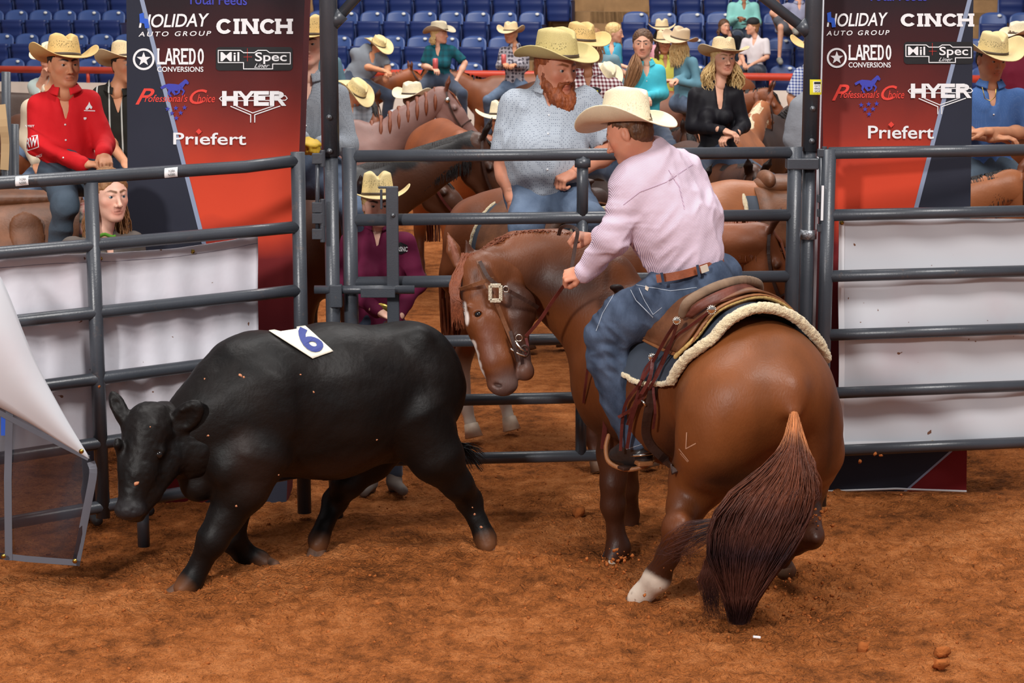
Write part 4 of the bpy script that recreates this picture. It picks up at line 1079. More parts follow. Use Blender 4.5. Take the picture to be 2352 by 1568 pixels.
def person(label, at, d, ty=0, base=RIDE, sc=1.0, J={}, head={}, skin='tan', shirt=None, sleeve='long', pants=None, hatd=None, hair=None, female=False, build=1.0, belly=0,
           hands={}, near=True, vneck=.09, collar=True, buttons=0, name='person', lean=(0, 0), fold=.006, untuck=0, boots=True, group=None, belt=None, skip=(), cat='person', bust=0, gloves=None):
    root = empty(name, label, cat, group=group); build = build * .9 if female else build
    skc = SK[skin] if isinstance(skin, str) else skin
    R = RotM(ty); nk = V3(P(at[0], at[1], d)); hh = .011 if near else .016
    up = nrm((R @ np.array((0, lean[0], 1))) + R @ np.array((lean[1], 0, 0)))
    Rt = R.copy(); Rt[:, 2] = up; Rt[:, 1] = nrm(np.cross(up, Rt[:, 0])); Rt[:, 0] = np.cross(Rt[:, 1], up)
    pos = {}
    for k, (x, y, z) in base.items():
        for s, t in ((-1, 'l'), (1, 'r')):
            RR = R if k in ('kn', 'an') else Rt
            if k in ('kn', 'an'): hp0 = np.array(base['hp']) * (s, 1, 1); q = pos['hp' + t] + R @ (np.array((x * s, y, z)) - hp0) * sc
            else: q = nk + RR @ np.array((x * s, y, z)) * sc
            if k + t in J: jx = J[k + t]; q = V3(P(jx[0], jx[1], d + (jx[2] if len(jx) > 2 else 0)))
            pos[k + t] = q
    pel = (pos['hpl'] + pos['hpr']) / 2 + up * .05
    front = -Rt[:, 1]; ux = nrm(pos['shr'] - pos['shl']); front = nrm(np.cross(ux, up) ) ; front = front if front @ (-Rt[:, 1]) > 0 else -front
    shc = (pos['shl'] + pos['shr']) / 2; sw = np.linalg.norm(pos['shr'] - pos['shl']) / 2
    sw = max(sw, .15 * sc)
    def torso(B, o, col=None):
        fl = (front, .66 + belly * .3)
        b = build * sc
        B.cone(shc - up * .13 * sc, pel + up * .04 * sc, (.152 * b + o) * (sw / (.185 * sc)) ** .5, (.128 * b + o), .05, col, fl)
        B.cone(pos['shl'] * .82 + shc * .18 - up * .02 * sc, pos['shr'] * .82 + shc * .18 - up * .02 * sc, .052 * b + o, .052 * b + o, .06, col)
        B.cone(shc + up * .02 * sc, nk + up * .02 * sc, .085 * b + o, .058 * b + o, .04, col, (front, .75))
        B.cone(shc - up * .09 * sc + front * .02, shc - up * .2 * sc + front * .02, .12 * b + o, .12 * b + o, .04, col, (front, .7))
        B.cone(pos['hpl'], pos['hpr'], .105 * b + o, .105 * b + o, .05, col)
        if belly: B.ell(pel + up * .13 * sc + front * .06 * sc, np.array((.165, .12, .16)) * b + o, np.stack([ux, front, up], 1), .06, col)
        if bust:
            for s in (-1, 1): B.ell(shc - up * .17 * sc + front * .095 * sc + ux * s * .065 * sc, np.array((.058, .055, .06)) * sc * bust + o * .7, None, .04, col)
    # skin
    hc = dict(px=None, yaw=ty, pitch=0, roll=0, sc=1.0); hc.update(head)
    HR = RotM(hc['yaw'], hc['pitch'], hc['roll'])
    hpz = V3(P(hc['px'][0], hc['px'][1], d + hc.get('dd', 0))) if hc['px'] is not None else nk + up * .18 * sc - Rt[:, 1] * -.0
    hs = hc['sc'] * sc
    B = Body(hh, skc); torso(B, -.012)
    for t in 'lr':
        if 'arm' + t in skip: continue
        af = build * sc * (.82 if sleeve == 'long' else 1); B.chain([pos['sh' + t], pos['el' + t], pos['wr' + t]], [.046 * af, .041 * af, .029 * build * sc], .02)
        m_ = pos['el' + t] * .7 + pos['wr' + t] * .3; B.ell(m_, (.045 * af,) * 3, None, .03)
    for t in 'lr':
        B.chain([pos['hp' + t], pos['kn' + t], pos['an' + t]], [.08 * build * sc, .052 * build * sc, .030 * sc], .03)
        ft = nrm(V3((R @ np.array((0, -1, 0))))); B.cone(pos['an' + t], pos['an' + t] + ft * .04 * sc - np.array((0, 0, .08 * sc)), .024 * sc, .018 * sc, .02)
    hb, T = head_body(hpz, HR, hs, skc, (.0042 if near == 2 else .0055 if near else .009) * max(1, hs), female, neck=nk + up * -.02, **{k: v for k, v in hc.items() if k in ('fat', 'brow', 'lip', 'stubble', 'mouth_open')})
    ex = [hb]; gl = []
    for t, s in (('l', -1), ('r', 1)):
        if 'arm' + t in skip: continue
        hd = dict(curl=.45, dirv=None, palm=None, thumb=.6, spread=.1); hd.update(hands.get(t, {}))
        dv = hd['dirv'] if hd['dirv'] is not None else pos['wr' + t] - pos['el' + t]
        pn = hd['palm'] if hd['palm'] is not None else (0, .15, -1)
        # thumb points inward (towards the other hand) by default
        sgn = np.sign(np.cross(nrm(dv), V3(pn)) @ (ux * -s)) or 1
        Bh = hand_body(pos['wr' + t], dv, pn, hd.get('side', sgn), hd['curl'], gloves[1] if gloves else skc, sc * hd.get('sc', 1.0), .0045 if near else .007, hd['spread'], hd['thumb'], 1.25 if gloves else 1.0)
        (gl if gloves else ex).append(Bh)
    B.obj('body', M_skin, root, ex)
    for g in gl: g.obj('glove', gloves[0], root)
    if near or hc.get('eyes'):
        for s in (-1, 1): eyeball(T(s * .031, -.0765, .003), HR @ np.array(Matrix.Rotation(hc.get('gaze', 0), 3, 'Z')), .0122 * hs, hc.get('iris', srgb(70, 50, 36)), root)
    # shirt
    if shirt is not None:
        C = Body(hh); torso(C, .006)
        for t in 'lr':
            if 'arm' + t in skip: continue
            a, e, w = pos['sh' + t], pos['el' + t], pos['wr' + t]; bb = build * sc
            if sleeve == 'long': C.chain([a - up * .012, e, w + (e - w) * .04], [.060 * bb, .053 * bb, .040 * bb], .04); C.cone(w + (e - w) * .22, w + (e - w) * .02, .041 * bb, .040 * bb, .006)
            elif sleeve == 'short':
                q = a + (e - a) * .80; C.cone(a - up * .012, q, .062 * bb, .066 * bb, .04); C.ell(q + nrm(e - a) * .06, (.07 * bb,) * 3, None, .006, None, -1)
            elif sleeve == 'rolled': C.chain([a, e, e + (w - e) * .15], [.066 * bb, .058 * bb, .054 * bb], .02)
        nf = nk - up * .055 * sc + front * .07 * sc
        if vneck:
            C.cone(nf + up * .05, nf - up * vneck, .040 * sc, .007, .006, None, (front, 3.0), -1)
        C.cone(nk * .7 + hpz * .3, hpz, .062 * sc, .07 * sc, .006, None, None, -1)
        if untuck: C.cone(pel - up * .02, pel - up * untuck, (.135 * build * sc), (.14 * build * sc), .03, None, (front, .75))
        else: C.ell(pel - up * .17 * sc, np.array((.3, .3, .125)) * sc, np.stack([ux, front, up], 1), .006, None, -1)
        if fold: C.disps.append(folds(fold, 14, 14, 7, len(label)))
        so = C.obj('shirt', shirt, root)
        if collar:
            mb = MB(); r0 = (.060 if female else .068) * sc
            def cf(u, v):
                a = radians(22 + 316 * u); drop = .034 * sc * v; w = 1 + .34 * v; pt_ = (abs(u - .5) * 2) ** 6
                fx, fy = sin(a), cos(a)
                return tuple(nk + up * (.030 * sc - drop - .012 * v * pt_ - .020 * sc * (fy + 1) * .5) + ux * fx * r0 * w + front * (fy * r0 * w * .9 + .004))
            mb.grid(cf, 30, 6); mb.build('collar', shirt, so, solid=.004)
        if buttons:
            bv = bvh_of(so)
            for i in range(buttons):
                z = nf - up * (vneck + .03 + (.085 if near else .1) * i) * sc; hit = bv.ray_cast(Vector(z + front * .4), Vector(-front))
                if hit[0] is not None: mb = MB(); n_ = V3(hit[1]); n_ = n_ if n_ @ front > 0 else -n_; mb.tube([V3(hit[0]), V3(hit[0]) + n_ * .004], .0055, 8); mb.build('button', M_btn, so)
    else: so = None
    if pants is not None:
        C = Body(hh); b = build * sc
        C.cone(pos['hpl'], pos['hpr'], .118 * b, .118 * b, .05, None, None); C.cone(pel + up * .05 * sc, pel - up * .02, .124 * b, .128 * b, .04, None, (front, .74))
        for t in 'lr':
            C.chain([pos['hp' + t], pos['kn' + t]], [.096 * b, .068 * b], .035); C.cone(pos['kn' + t], pos['an' + t], .066 * b, .054 * b, .03)
        C.disps.append(folds(fold * 1.2, 12, 12, 9, 5)); C.obj('trousers', pants, root)
        if boots:
            for t in 'lr':
                C = Body(.008); a = pos['an' + t]; ft = nrm(R @ np.array((.0 + (.3 if t == 'r' else -.3), -1, 0))) ; dn = np.array((0, 0, -1))
                C.cone(a, a + dn * .05, .045 * sc, .042 * sc, .02); C.cone(a + dn * .065, a + dn * .075 + ft * .15, .036 * sc, .028 * sc, .03); C.cone(a + dn * .07 - ft * .02, a + dn * .1 - ft * .02, .032 * sc, .028 * sc, .01)
                C.obj('boot', boots if boots is not True else M_boot, root)
        if belt:
            mb = MB(); q0 = pel + up * .02
            mb.grid(lambda u, v: tuple(q0 + ux * cos(2 * pi * u) * .132 * b + front * sin(2 * pi * u) * .132 * b * .76 + up * (-.018 + .036 * v)), 30, 3, True); mb.build('belt', belt, root, solid=.005)
    if hair:
        for hk in hair:
            k, m = hk[0], HM[hk[1]] if isinstance(hk[1], str) else hk[1]
            if k in ('short', 'cap'): hair_cap(hpz, HR, hs, m, root, k, .006 if near else .009)
            elif k == 'fall': hair_fall(hpz, HR, hs, m, root, **hk[2])
            elif k == 'lock': mb = MB(); lock(mb, [V3(P(x, y, d + z)) for x, y, z in hk[2]], hk[3], hk[4], hk[5], wave=hk[6] if len(hk) > 6 else 0); mb.build('ponytail', m, root)
            elif k == 'beard':
                C = Body(.006); big = hk[2]
                C.chain([T(-.066, .004, -.02), T(-.058, -.02, -.07), T(-.03, -.066, -.105 - big * .5), T(0, -.078, -.112 - big), T(.03, -.066, -.105 - big * .5), T(.058, -.02, -.07), T(.066, .004, -.02)], np.array([.012, .025, .034, .038, .034, .025, .012]) * hs, .03)
                C.cone(T(-.028, -.080, -.060), T(0, -.094, -.050), .008 * hs, .009 * hs, .012); C.cone(T(.028, -.080, -.060), T(0, -.094, -.050), .008 * hs, .009 * hs, .012)
                C.cone(T(-.032, -.074, -.062), T(-.03, -.07, -.1), .012 * hs, .018 * hs, .02); C.cone(T(.032, -.074, -.062), T(.03, -.07, -.1), .012 * hs, .018 * hs, .02)
                C.ell(T(0, -.115, -.070), np.array((.016, .02, .005)) * hs, HR, .005, None, -1); C.cone(T(-.068, 0, .02), T(-.064, 0, -.03), .010 * hs, .014 * hs, .02); C.cone(T(.068, 0, .02), T(.064, 0, -.03), .010 * hs, .014 * hs, .02)
                C.disps.append(lambda v, n: .0045 * vnoise(v * np.array((110, 110, 45)), 3) + .003 * vnoise(v * 220, 5)); C.obj('beard', m, root)
            elif k == 'moustache':
                C = Body(.005); C.cone(T(-.024, -.086, -.062), T(0, -.098, -.054), .006 * hs, .008 * hs, .006); C.cone(T(.024, -.086, -.062), T(0, -.098, -.054), .006 * hs, .008 * hs, .006); C.obj('moustache', m, root)
    if hatd is not None:
        hd = dict(z=.040, tilt=0, roll=0, yaw=0, y=.005); hd.update(hatd); m = hd.pop('m'); z = hd.pop('z'); tl_ = hd.pop('tilt'); rl = hd.pop('roll'); yw = hd.pop('yaw'); yy = hd.pop('y'); s_ = hd.pop('sc', 1.0)
        HR2 = np.array(Matrix(HR.tolist()) @ Matrix.Rotation(yw, 3, 'Z') @ Matrix.Rotation(-tl_, 3, 'X') @ Matrix.Rotation(rl, 3, 'Y'))
        hat(T(0, yy, z), HR2, root, m, hs * s_, **hd)
    return root, pos, T, so
# ---------------------------------------------------------------- the black steer
X = lambda px, py, d: V3(P(px, py, d))
def rad(px, d): return px * d / F
M_cow = mat('black_hide', attr=True, rough=.5, spec=.22, sheen=0, var=.5, vscale=5, col2=srgb(28, 19, 15), bump=.35, bscale=70, bdist=.004)
M_hoof = mat('hoof_horn', srgb(110, 84, 66), rough=.55, var=.3, vscale=18)
M_hoofd = mat('dusty_black_hoof', srgb(58, 44, 36), rough=.7, var=.5, vscale=18, col2=srgb(140, 86, 50))
CB = srgb(11, 10, 10); CBr = srgb(42, 27, 21)
def steer():
    t = empty('steer', 'black steer with a white number six patch on its back, turning at left', 'steer')
    fd = (0.25, -1, 0)
    B = Body(.0125, CB)
    c = lambda a, b, ra, rb, k=.06, col=None, fl=None: B.cone(X(*a), X(*b), rad(ra, a[2]), rad(rb, b[2]), k, col, fl)
    body = (fd, .84)
    c((925, 888, 9.5), (760, 921, 9.3), 146, 174, .10, None, body); c((760, 921, 9.3), (610, 935, 9.12), 174, 168, .10, None, body)
    c((930, 850, 9.5), (965, 905, 9.5), 108, 92, .08, None, body); c((585, 905, 9.05), (520, 960, 8.98), 142, 120, .10, None, (fd, .8))
    c((520, 950, 8.98), (425, 1010, 8.9), 118, 88, .08, None, (fd, .8)); c((540, 1060, 9.0), (455, 1110, 8.9), 62, 44, .06)
    # loin, hip bone, tail head
    B.ell(X(955, 778, 9.40), (.06, .05, .05), None, .08); B.ell(X(905, 1000, 9.36), (.10, .05, .12), None, .08)
    # shoulder blade and point
    B.ell(X(598, 960, 8.88), (.14, .06, .22), RotM(0, 0, .25), .08); B.ell(X(525, 1075, 8.82), (.09, .07, .10), None, .07)
    # legs: left hind (near), right hind, left fore (near), right fore
    def leg(pts, rs, k=.035, col=None):
        B.chain([X(*p) for p in pts], [rad(r, p[2]) for r, p in zip(rs, pts)], k, col)
    leg([(950, 960, 9.38), (1000, 1045, 9.36), (1050, 1110, 9.42), (1078, 1150, 9.52), (1100, 1200, 9.50), (1114, 1235, 9.48), (1120, 1255, 9.45)], [98, 64, 37, 29, 21, 25, 23])
    leg([(900, 960, 9.62), (850, 1055, 9.52), (800, 1108, 9.46), (770, 1150, 9.54), (745, 1205, 9.45), (733, 1238, 9.42), (730, 1255, 9.38)], [100, 52, 35, 28, 20, 24, 22])
    leg([(585, 1040, 8.92), (560, 1120, 8.90), (517, 1190, 8.88), (488, 1238, 8.85), (458, 1298, 8.86), (438, 1335, 8.84), (420, 1352, 8.80)], [88, 60, 42, 36, 24, 28, 26])
    leg([(560, 1090, 9.22), (532, 1180, 9.24), (530, 1232, 9.22), (562, 1272, 9.26), (596, 1290, 9.27), (608, 1296, 9.25)], [66, 40, 34, 23, 25, 22])
    # pastern mud and reddish cast
    for p, r in (((1122, 1258, 9.44), 34), ((728, 1262, 9.38), 34), ((408, 1362, 8.79), 36), ((612, 1302, 9.24), 30)): B.paint(X(*p), rad(r, p[2]), srgb(120, 74, 44), .06)
    B.paint(X(790, 1075, 9.1), (.30, .2, .07), CBr, .1); B.paint(X(600, 1090, 8.85), (.10, .2, .12), srgb(36, 25, 21), .12); B.paint(X(560, 1030, 8.8), (.05, .1, .09), srgb(38, 26, 22), .08)
    B.disps.append(lambda v, n: .004 * vnoise(v * np.array((9, 9, 14)), 2) + .0012 * vnoise(v * 45, 6))
    # head: its own finer mesh, joined
    H = Body(.007, CB); hc = lambda a, b, ra, rb, k=.03, col=None, fl=None: H.cone(X(*a), X(*b), rad(ra, a[2]), rad(rb, b[2]), k, col, fl)
    hc((338, 990, 8.74), (318, 1085, 8.66), 62, 46, .03, None, ((.6, .75, .2), .9)); hc((318, 1085, 8.66), (300, 1160, 8.60), 45, 31)
    hc((375, 985, 8.86), (440, 1020, 8.92), 66, 88, .06); hc((385, 1050, 8.78), (345, 1130, 8.68), 46, 26, .04); hc((345, 1130, 8.68), (315, 1178, 8.62), 26, 22, .03)
    H.ell(X(298, 1170, 8.575), (rad(37, 8.6), .055, rad(25, 8.6)), None, .02, srgb(40, 38, 40)); H.ell(X(345, 945, 8.76), (.065, .06, .04), None, .04)
    H.cone(X(275, 1030, 8.66), X(285, 1100, 8.62), .02, .012, .03); H.ell(X(362, 1036, 8.66), (.036, .03, .030), None, .02); H.ell(X(270, 1020, 8.64), (.02, .03, .028), None, .02)
    H.ell(X(366, 1044, 8.615), (.020, .02, .012), RotM(0, 0, .5), .006, None, -1)
    H.ell(X(307, 1172, 8.52), (.014, .014, .009), RotM(0, 0, -.4), .004, (.006, .005, .005), -1); H.ell(X(272, 1166, 8.53), (.009, .014, .009), None, .004, (.006, .005, .005), -1)
    H.cone(X(276, 1190, 8.535), X(318, 1190, 8.55), .003, .003, .004, None, None, -1)
    # ears: cupped leaves
    def ear(a, b, w, n_, open_):
        a = X(*a); b = X(*b); d_ = b - a; L_ = np.linalg.norm(d_); z = d_ / L_; y = nrm(n_); y = nrm(y - z * (y @ z)); x = np.cross(y, z)
        Rr = np.stack([x, y, z], 1); H.ell((a + b) / 2, (w, .030, L_ * .58), Rr, .012); H.ell((a + b) / 2 + y * .040 + z * .01, (w * .72, .026, L_ * .44), Rr, .006, None, -1); H.paint((a + b) / 2 + y * .02, (w * .6, .03, L_ * .4), (.004, .004, .004), .02, Rr)
        H.cone(a - z * .03, a + z * .03, .028, .03, .02)
    ear((288, 968, 8.72), (258, 903, 8.76), .036, (.2, -1, .1), 1); ear((396, 990, 8.78), (458, 928, 8.74), .062, (-.1, -1, -.2), 1)
    H.disps.append(lambda v, n: .0018 * vnoise(v * 60, 6))
    B.obj('body', M_cow, t, [H])
    mb = MB(); mb.sphere(X(365, 1043, 8.645), .020); mb.build('eye', mat('dark_eye', (.008, .006, .006), rough=.05), t)
    # hooves: cloven pairs
    for (p, q) in (((418, 1352, 8.82), (398, 1372, 8.79)), ((606, 1294, 9.26), (628, 1308, 9.22)), ((730, 1258, 9.39), (726, 1280, 9.34)), ((1120, 1255, 9.46), (1124, 1276, 9.43))):
        B2 = Body(.006, (1, 1, 1)); a = X(*p); b = X(*q); s = nrm(np.cross(b - a, (0, 1, 0))) * .018
        for g in (-1, 1): B2.cone(a + s * g * .8, b + s * g * 1.25, .028, .027, .008); 
        B2.obj('hoof', M_hoofd, t)
    # tail: dock down the rump, switch swinging out behind
    mb = MB(); mb.tube(spline([X(985, 775, 9.52), X(1005, 800, 9.62), X(1025, 880, 9.66), X(1040, 970, 9.64), X(1052, 1030, 9.6)], 16), list(np.linspace(.03, .013, 16)), 8); mb.build('tail', mat('tail_hide', CB, rough=.6), t)
    mb = MB()
    for i in range(70):
        a = X(1048 + random.uniform(-6, 6), 1020 + random.uniform(-8, 12), 9.6); e = X(random.uniform(1068, 1118), random.uniform(1030, 1085), 9.6 + random.uniform(-.1, .1))
        mb.tube(spline([a, a * .5 + e * .5 + V3((0, 0, .015)), e], 6), [.003, .003, .003, .002, .002, .0008], 4, cap=False)
    mb.build('tail_switch', HM['dark'], t)
    return t
st_ = steer()
stb = bvh_of([c for c in st_.children if c.name.startswith('body')][0])
def drape(bv, px4, nu, nv, m, parent, name, lift=.005, thick=.003):
    q = quadmap(px4); O = Vector((0, 0, CAMZ)); last = None; pts = []
    for i in range(nu):
        for j in range(nv):
            x, y = q(i / (nu - 1), j / (nv - 1)); dr = (P(x, y, 10) - O).normalized(); h = bv.ray_cast(O, dr)
            pts.append(None if h[0] is None else h[0] + (h[1] if h[1].z > 0 or h[1].dot(dr) < 0 else -h[1]) * lift)
    good = [p for p in pts if p is not None]
    for i, p in enumerate(pts):
        if p is None: pts[i] = pts[i - 1] if i and pts[i - 1] is not None else good[0]
    mb = MB(); mb.add([tuple(p) for p in pts], [(i * nv + j, (i + 1) * nv + j, (i + 1) * nv + j + 1, i * nv + j + 1) for i in range(nu - 1) for j in range(nv - 1)])
    return mb.build(name, m, parent, solid=thick)
M_patch = mat('white_cloth_patch', srgb(226, 222, 206), rough=.8, var=.08, vscale=20)
M_digit = mat('blue_ink', srgb(48, 60, 130), rough=.7)
po = drape(stb, ((617, 762), (702, 751), (765, 808), (717, 825)), 14, 14, M_patch, st_, 'number_patch', .007, .003)
pb = stb
def decal_text(bv, s, px4, m, parent, name='digit', off=.04, lift=.013, shear=0):
    v, f = text_geo(s, min(off, .03), shear); q = quadmap(px4); O = Vector((0, 0, CAMZ)); pts = []
    for a, b in v:
        x, y = q(a, b); dr = (P(x, y, 10) - O).normalized(); h = bv.ray_cast(O, dr)
        if h[0] is None: h = (P(x, y, 9), -dr)
        n = h[1] if h[1].dot(dr) < 0 else -h[1]; pts.append(tuple(h[0] + n * lift))
    mb = MB(); mb.add(pts, f); return mb.build(name, m, parent, smooth=False)
decal_text(stb, '6', ((664, 757), (706, 755), (752, 802), (712, 818)), M_digit, po, off=.05, lift=.0125)
decal(stb, linep([(632, 762), (655, 757), (664, 770)], 7), M_digit, po, 'digit', lift=.0125)
# splashes of dirt stuck to the hide
mb = MB()
for (x, y, r) in ((553, 862, 5), (560, 866, 4), (478, 1000, 4), (314, 1110, 8), (543, 1162, 4), (640, 1090, 3), (720, 900, 3), (470, 870, 3), (345, 980, 3), (1090, 1180, 4), (1105, 1210, 5), (1085, 1165, 3), (470, 1340, 4), (865, 1010, 3), (690, 860, 3), (990, 1120, 3)):
    dr = (P(x, y, 10) - Vector((0, 0, CAMZ))).normalized(); h = stb.ray_cast(Vector((0, 0, CAMZ)), dr)
    if h[0] is not None: clod(mb, h[0], r * .0018)
mb.build('dirt_splash', mat('dried_mud', srgb(196, 132, 96), rough=.9), st_)['kind'] = 'stuff'

# ---------------------------------------------------------------- the chestnut horse
M_coat = mat('horse_coat', attr=True, rough=.44, spec=.30, var=.2, vscale=6, bump=.45, bscale=110, bdist=.003, stretch=(1, 1, .4))
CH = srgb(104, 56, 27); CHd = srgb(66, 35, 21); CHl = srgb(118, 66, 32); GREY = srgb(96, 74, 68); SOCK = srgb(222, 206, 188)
def leather(n, c, **k): return mat('leather_' + n, c, rough=k.pop('rough', .5), spec=.4, var=.3, vscale=12, bump=.3, bscale=80, bdist=.004, **k)
L_br = leather('brown', srgb(112, 70, 44)); L_dk = leather('dark', srgb(58, 36, 28)); L_tan = leather('tan', srgb(150, 98, 60)); L_ox = leather('oxblood', srgb(92, 40, 36), rough=.4); L_sue = leather('suede', srgb(128, 104, 84), rough=.85)
M_fleece = mat('fleece', srgb(226, 206, 166), rough=.95, sheen=.5, var=.15, vscale=60, bump=1, bscale=150, bdist=.01)
M_padn = mat('navy_felt', srgb(54, 62, 74), rough=.8, var=.12, vscale=10)
hs_ = empty('horse', 'chestnut horse ridden by the man in the pink striped shirt, its tail to the camera', 'horse')
def main_horse():
    t = hs_
    B = Body(.0125, CH)
    c = lambda a, b, ra, rb, k=.06, col=None, fl=None: B.cone(X(*a), X(*b), rad(ra, a[2]), rad(rb, b[2]), k, col, fl)
    # hindquarters, barrel, chest
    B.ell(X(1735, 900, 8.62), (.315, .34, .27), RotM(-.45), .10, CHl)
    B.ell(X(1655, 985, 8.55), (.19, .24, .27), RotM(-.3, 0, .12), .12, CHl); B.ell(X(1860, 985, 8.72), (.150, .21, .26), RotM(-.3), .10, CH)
    c((1735, 880, 8.75), (1560, 900, 9.15), 150, 158, .12); c((1560, 900, 9.15), (1455, 880, 9.42), 158, 140, .12)
    c((1455, 850, 9.45), (1420, 880, 9.6), 128, 108, .10); c((1700, 815, 8.8), (1500, 760, 9.35), 70, 70, .14)
    B.ell(X(1395, 905, 9.46), (.11, .12, .17), None, .08); B.ell(X(1470, 900, 9.2), (.13, .09, .22), RotM(-.6, 0, .15), .09)
    # neck, bent round to the left
    c((1430, 770, 9.55), (1330, 665, 9.68), 128, 102, .10); c((1330, 665, 9.68), (1230, 622, 9.68), 102, 82, .08, None, ((.3, -1, 0), .8)); c((1230, 622, 9.68), (1135, 618, 9.58), 82, 58, .06, None, ((.3, -1, 0), .8))
    c((1290, 580, 9.7), (1180, 562, 9.66), 44, 32, .06, CH); c((1400, 640, 9.62), (1290, 580, 9.7), 60, 44, .08, CH); c((1380, 800, 9.5), (1310, 730, 9.6), 60, 36, .06)
    def leg(pts, rs, k=.035, cols=None):
        for i in range(len(pts) - 1):
            B.cone(X(*pts[i]), X(*pts[i + 1]), rad(rs[i], pts[i][2]), rad(rs[i + 1], pts[i + 1][2]), k, cols[i] if cols else None)
    leg([(1650, 1040, 8.62), (1606, 1100, 8.70), (1578, 1160, 8.64), (1556, 1213, 8.50), (1534, 1275, 8.56), (1508, 1328, 8.62), (1482, 1358, 8.66), (1466, 1374, 8.68)], [112, 72, 46, 35, 25, 30, 24, 26], .04, [CHl, CH, CH, CHd, CHd, CHd, SOCK])
    B.ell(X(1567, 1205, 8.47), (.035, .05, .055), None, .03); B.paintc(X(1500, 1345, 8.6), X(1460, 1385, 8.66), rad(40, 8.6), rad(40, 8.6), SOCK, .02)
    leg([(1858, 1040, 8.78), (1852, 1110, 8.95), (1850, 1170, 8.85), (1864, 1232, 8.66), (1828, 1252, 8.80), (1800, 1268, 8.90), (1798, 1290, 8.92)], [84, 52, 36, 28, 21, 25, 20], .03, [CH, CHd, CHd, CHd, CHd, CHd])
    B.ell(X(1872, 1236, 8.62), (.03, .045, .03), None, .02, CHd)
    leg([(1440, 960, 9.38), (1412, 1040, 9.36), (1408, 1110, 9.33), (1408, 1160, 9.33), (1414, 1215, 9.34), (1420, 1258, 9.34), (1405, 1285, 9.30)], [76, 42, 30, 28, 18, 27, 21], .03, [CH, CHd, CHd, CHd, CHd, CHd])
    leg([(1425, 960, 9.78), (1432, 1060, 9.80), (1440, 1120, 9.86), (1450, 1180, 9.95), (1446, 1215, 9.96)], [60, 36, 27, 18, 22], .03, [CHd, CHd, CHd, CHd])
    # dock
    B.cone(X(1765, 805, 8.62), X(1815, 900, 8.36), .05, .045, .10); B.cone(X(1815, 890, 8.38), X(1824, 950, 8.29), .040, .022, .06)
    B.cone(X(1815, 985, 8.28), X(1795, 1110, 8.36), .02, .03, .05, None, None, -1)
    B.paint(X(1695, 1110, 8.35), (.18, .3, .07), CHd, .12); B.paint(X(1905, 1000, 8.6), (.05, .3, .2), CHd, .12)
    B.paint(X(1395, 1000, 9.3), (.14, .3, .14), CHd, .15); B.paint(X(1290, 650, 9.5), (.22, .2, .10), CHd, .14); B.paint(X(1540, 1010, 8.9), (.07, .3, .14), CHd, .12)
    B.disps.append(lambda v, n: .0045 * vnoise(v * 5.5, 2) + .0022 * vnoise(v * 13, 3))
    H = Body(.0065, CH); hc = lambda a, b, ra, rb, k=.03, col=None, fl=None, op=1: H.cone(X(*a), X(*b), rad(ra, a[2]), rad(rb, b[2]), k, col, fl, op)
    hc((1105, 640, 9.50), (1120, 740, 9.40), 54, 52, .03, None, ((.35, -1, .1), .8)); hc((1120, 740, 9.40), (1143, 830, 9.34), 48, 40, .03, CH, ((.35, -1, .1), .9)); hc((1143, 830, 9.34), (1155, 878, 9.32), 38, 31, .04, CH); H.paint(X(1165, 885, 9.32), (.085, .25, .085), GREY, .07)
    H.ell(X(1178, 712, 9.47), (rad(56, 9.4), .075, rad(62, 9.4)), None, .03, CHd); hc((1180, 740, 9.44), (1196, 815, 9.38), 36, 22, .03, CHd); hc((1196, 815, 9.38), (1206, 848, 9.35), 20, 19, .02, GREY)
    hc((1105, 625, 9.52), (1160, 640, 9.60), 50, 58, .05)
    H.ell(X(1154, 884, 9.31), (rad(33, 9.3), .048, rad(19, 9.3)), None, .035, CH); H.ell(X(1206, 856, 9.34), (rad(19, 9.3), .034, rad(18, 9.3)), None, .03, CH)
    H.ell(X(1142, 885, 9.262), (.024, .016, .010), RotM(0, 0, .1), .006, (.015, .01, .01), -1)
    H.cone(X(1176, 800, 9.28), X(1188, 868, 9.28), .006, .013, .008, srgb(60, 34, 34), None, -1)
    H.ell(X(1098, 716, 9.36), (.036, .03, .026), RotM(0, 0, -.3), .02); H.ell(X(1097, 722, 9.325), (.022, .018, .012), RotM(0, 0, -.3), .006, (.02, .01, .01), -1)
    H.cone(X(1075, 702, 9.36), X(1122, 716, 9.36), .010, .006, .015); hc((1140, 760, 9.335), (1158, 830, 9.30), 5, 4, .02)
    def ear(a, b, w, n_, inner):
        a = X(*a); b = X(*b); d_ = b - a; L_ = np.linalg.norm(d_); z = d_ / L_; y = nrm(n_); y = nrm(y - z * (y @ z)); x = np.cross(y, z); Rr = np.stack([x, y, z], 1)
        H.chain([a, a + z * L_ * .45, b], [w * .8, w, .006], .008, CHd if inner is None else CH, (y, .55))
        H.chain([a + y * .02 + z * .02, a + z * L_ * .5 + y * .022, b - z * .02 + y * .012], [w * .5, w * .62, .003], .004)if 0 else None
        H.pr.append(dict(t='c', a=a + y * w * .75 + z * .01, b=b - z * .03 + y * .008, ra=w * .62, rb=.003, k=.006, col=inner, op=-1, lo=np.minimum(a, b) - .1, hi=np.maximum(a, b) + .1, n=x, s=.8))
        if inner is not None: H.paintc(a + y * w * .7, b - z * .02 + y * .006, w * .55, .004, inner, .012)
    ear((1052, 606, 9.50), (1028, 534, 9.52), .036, (.25, -1, .1), srgb(150, 100, 84)); ear((1086, 612, 9.52), (1070, 551, 9.50), .033, (-.5, .8, .1), None)
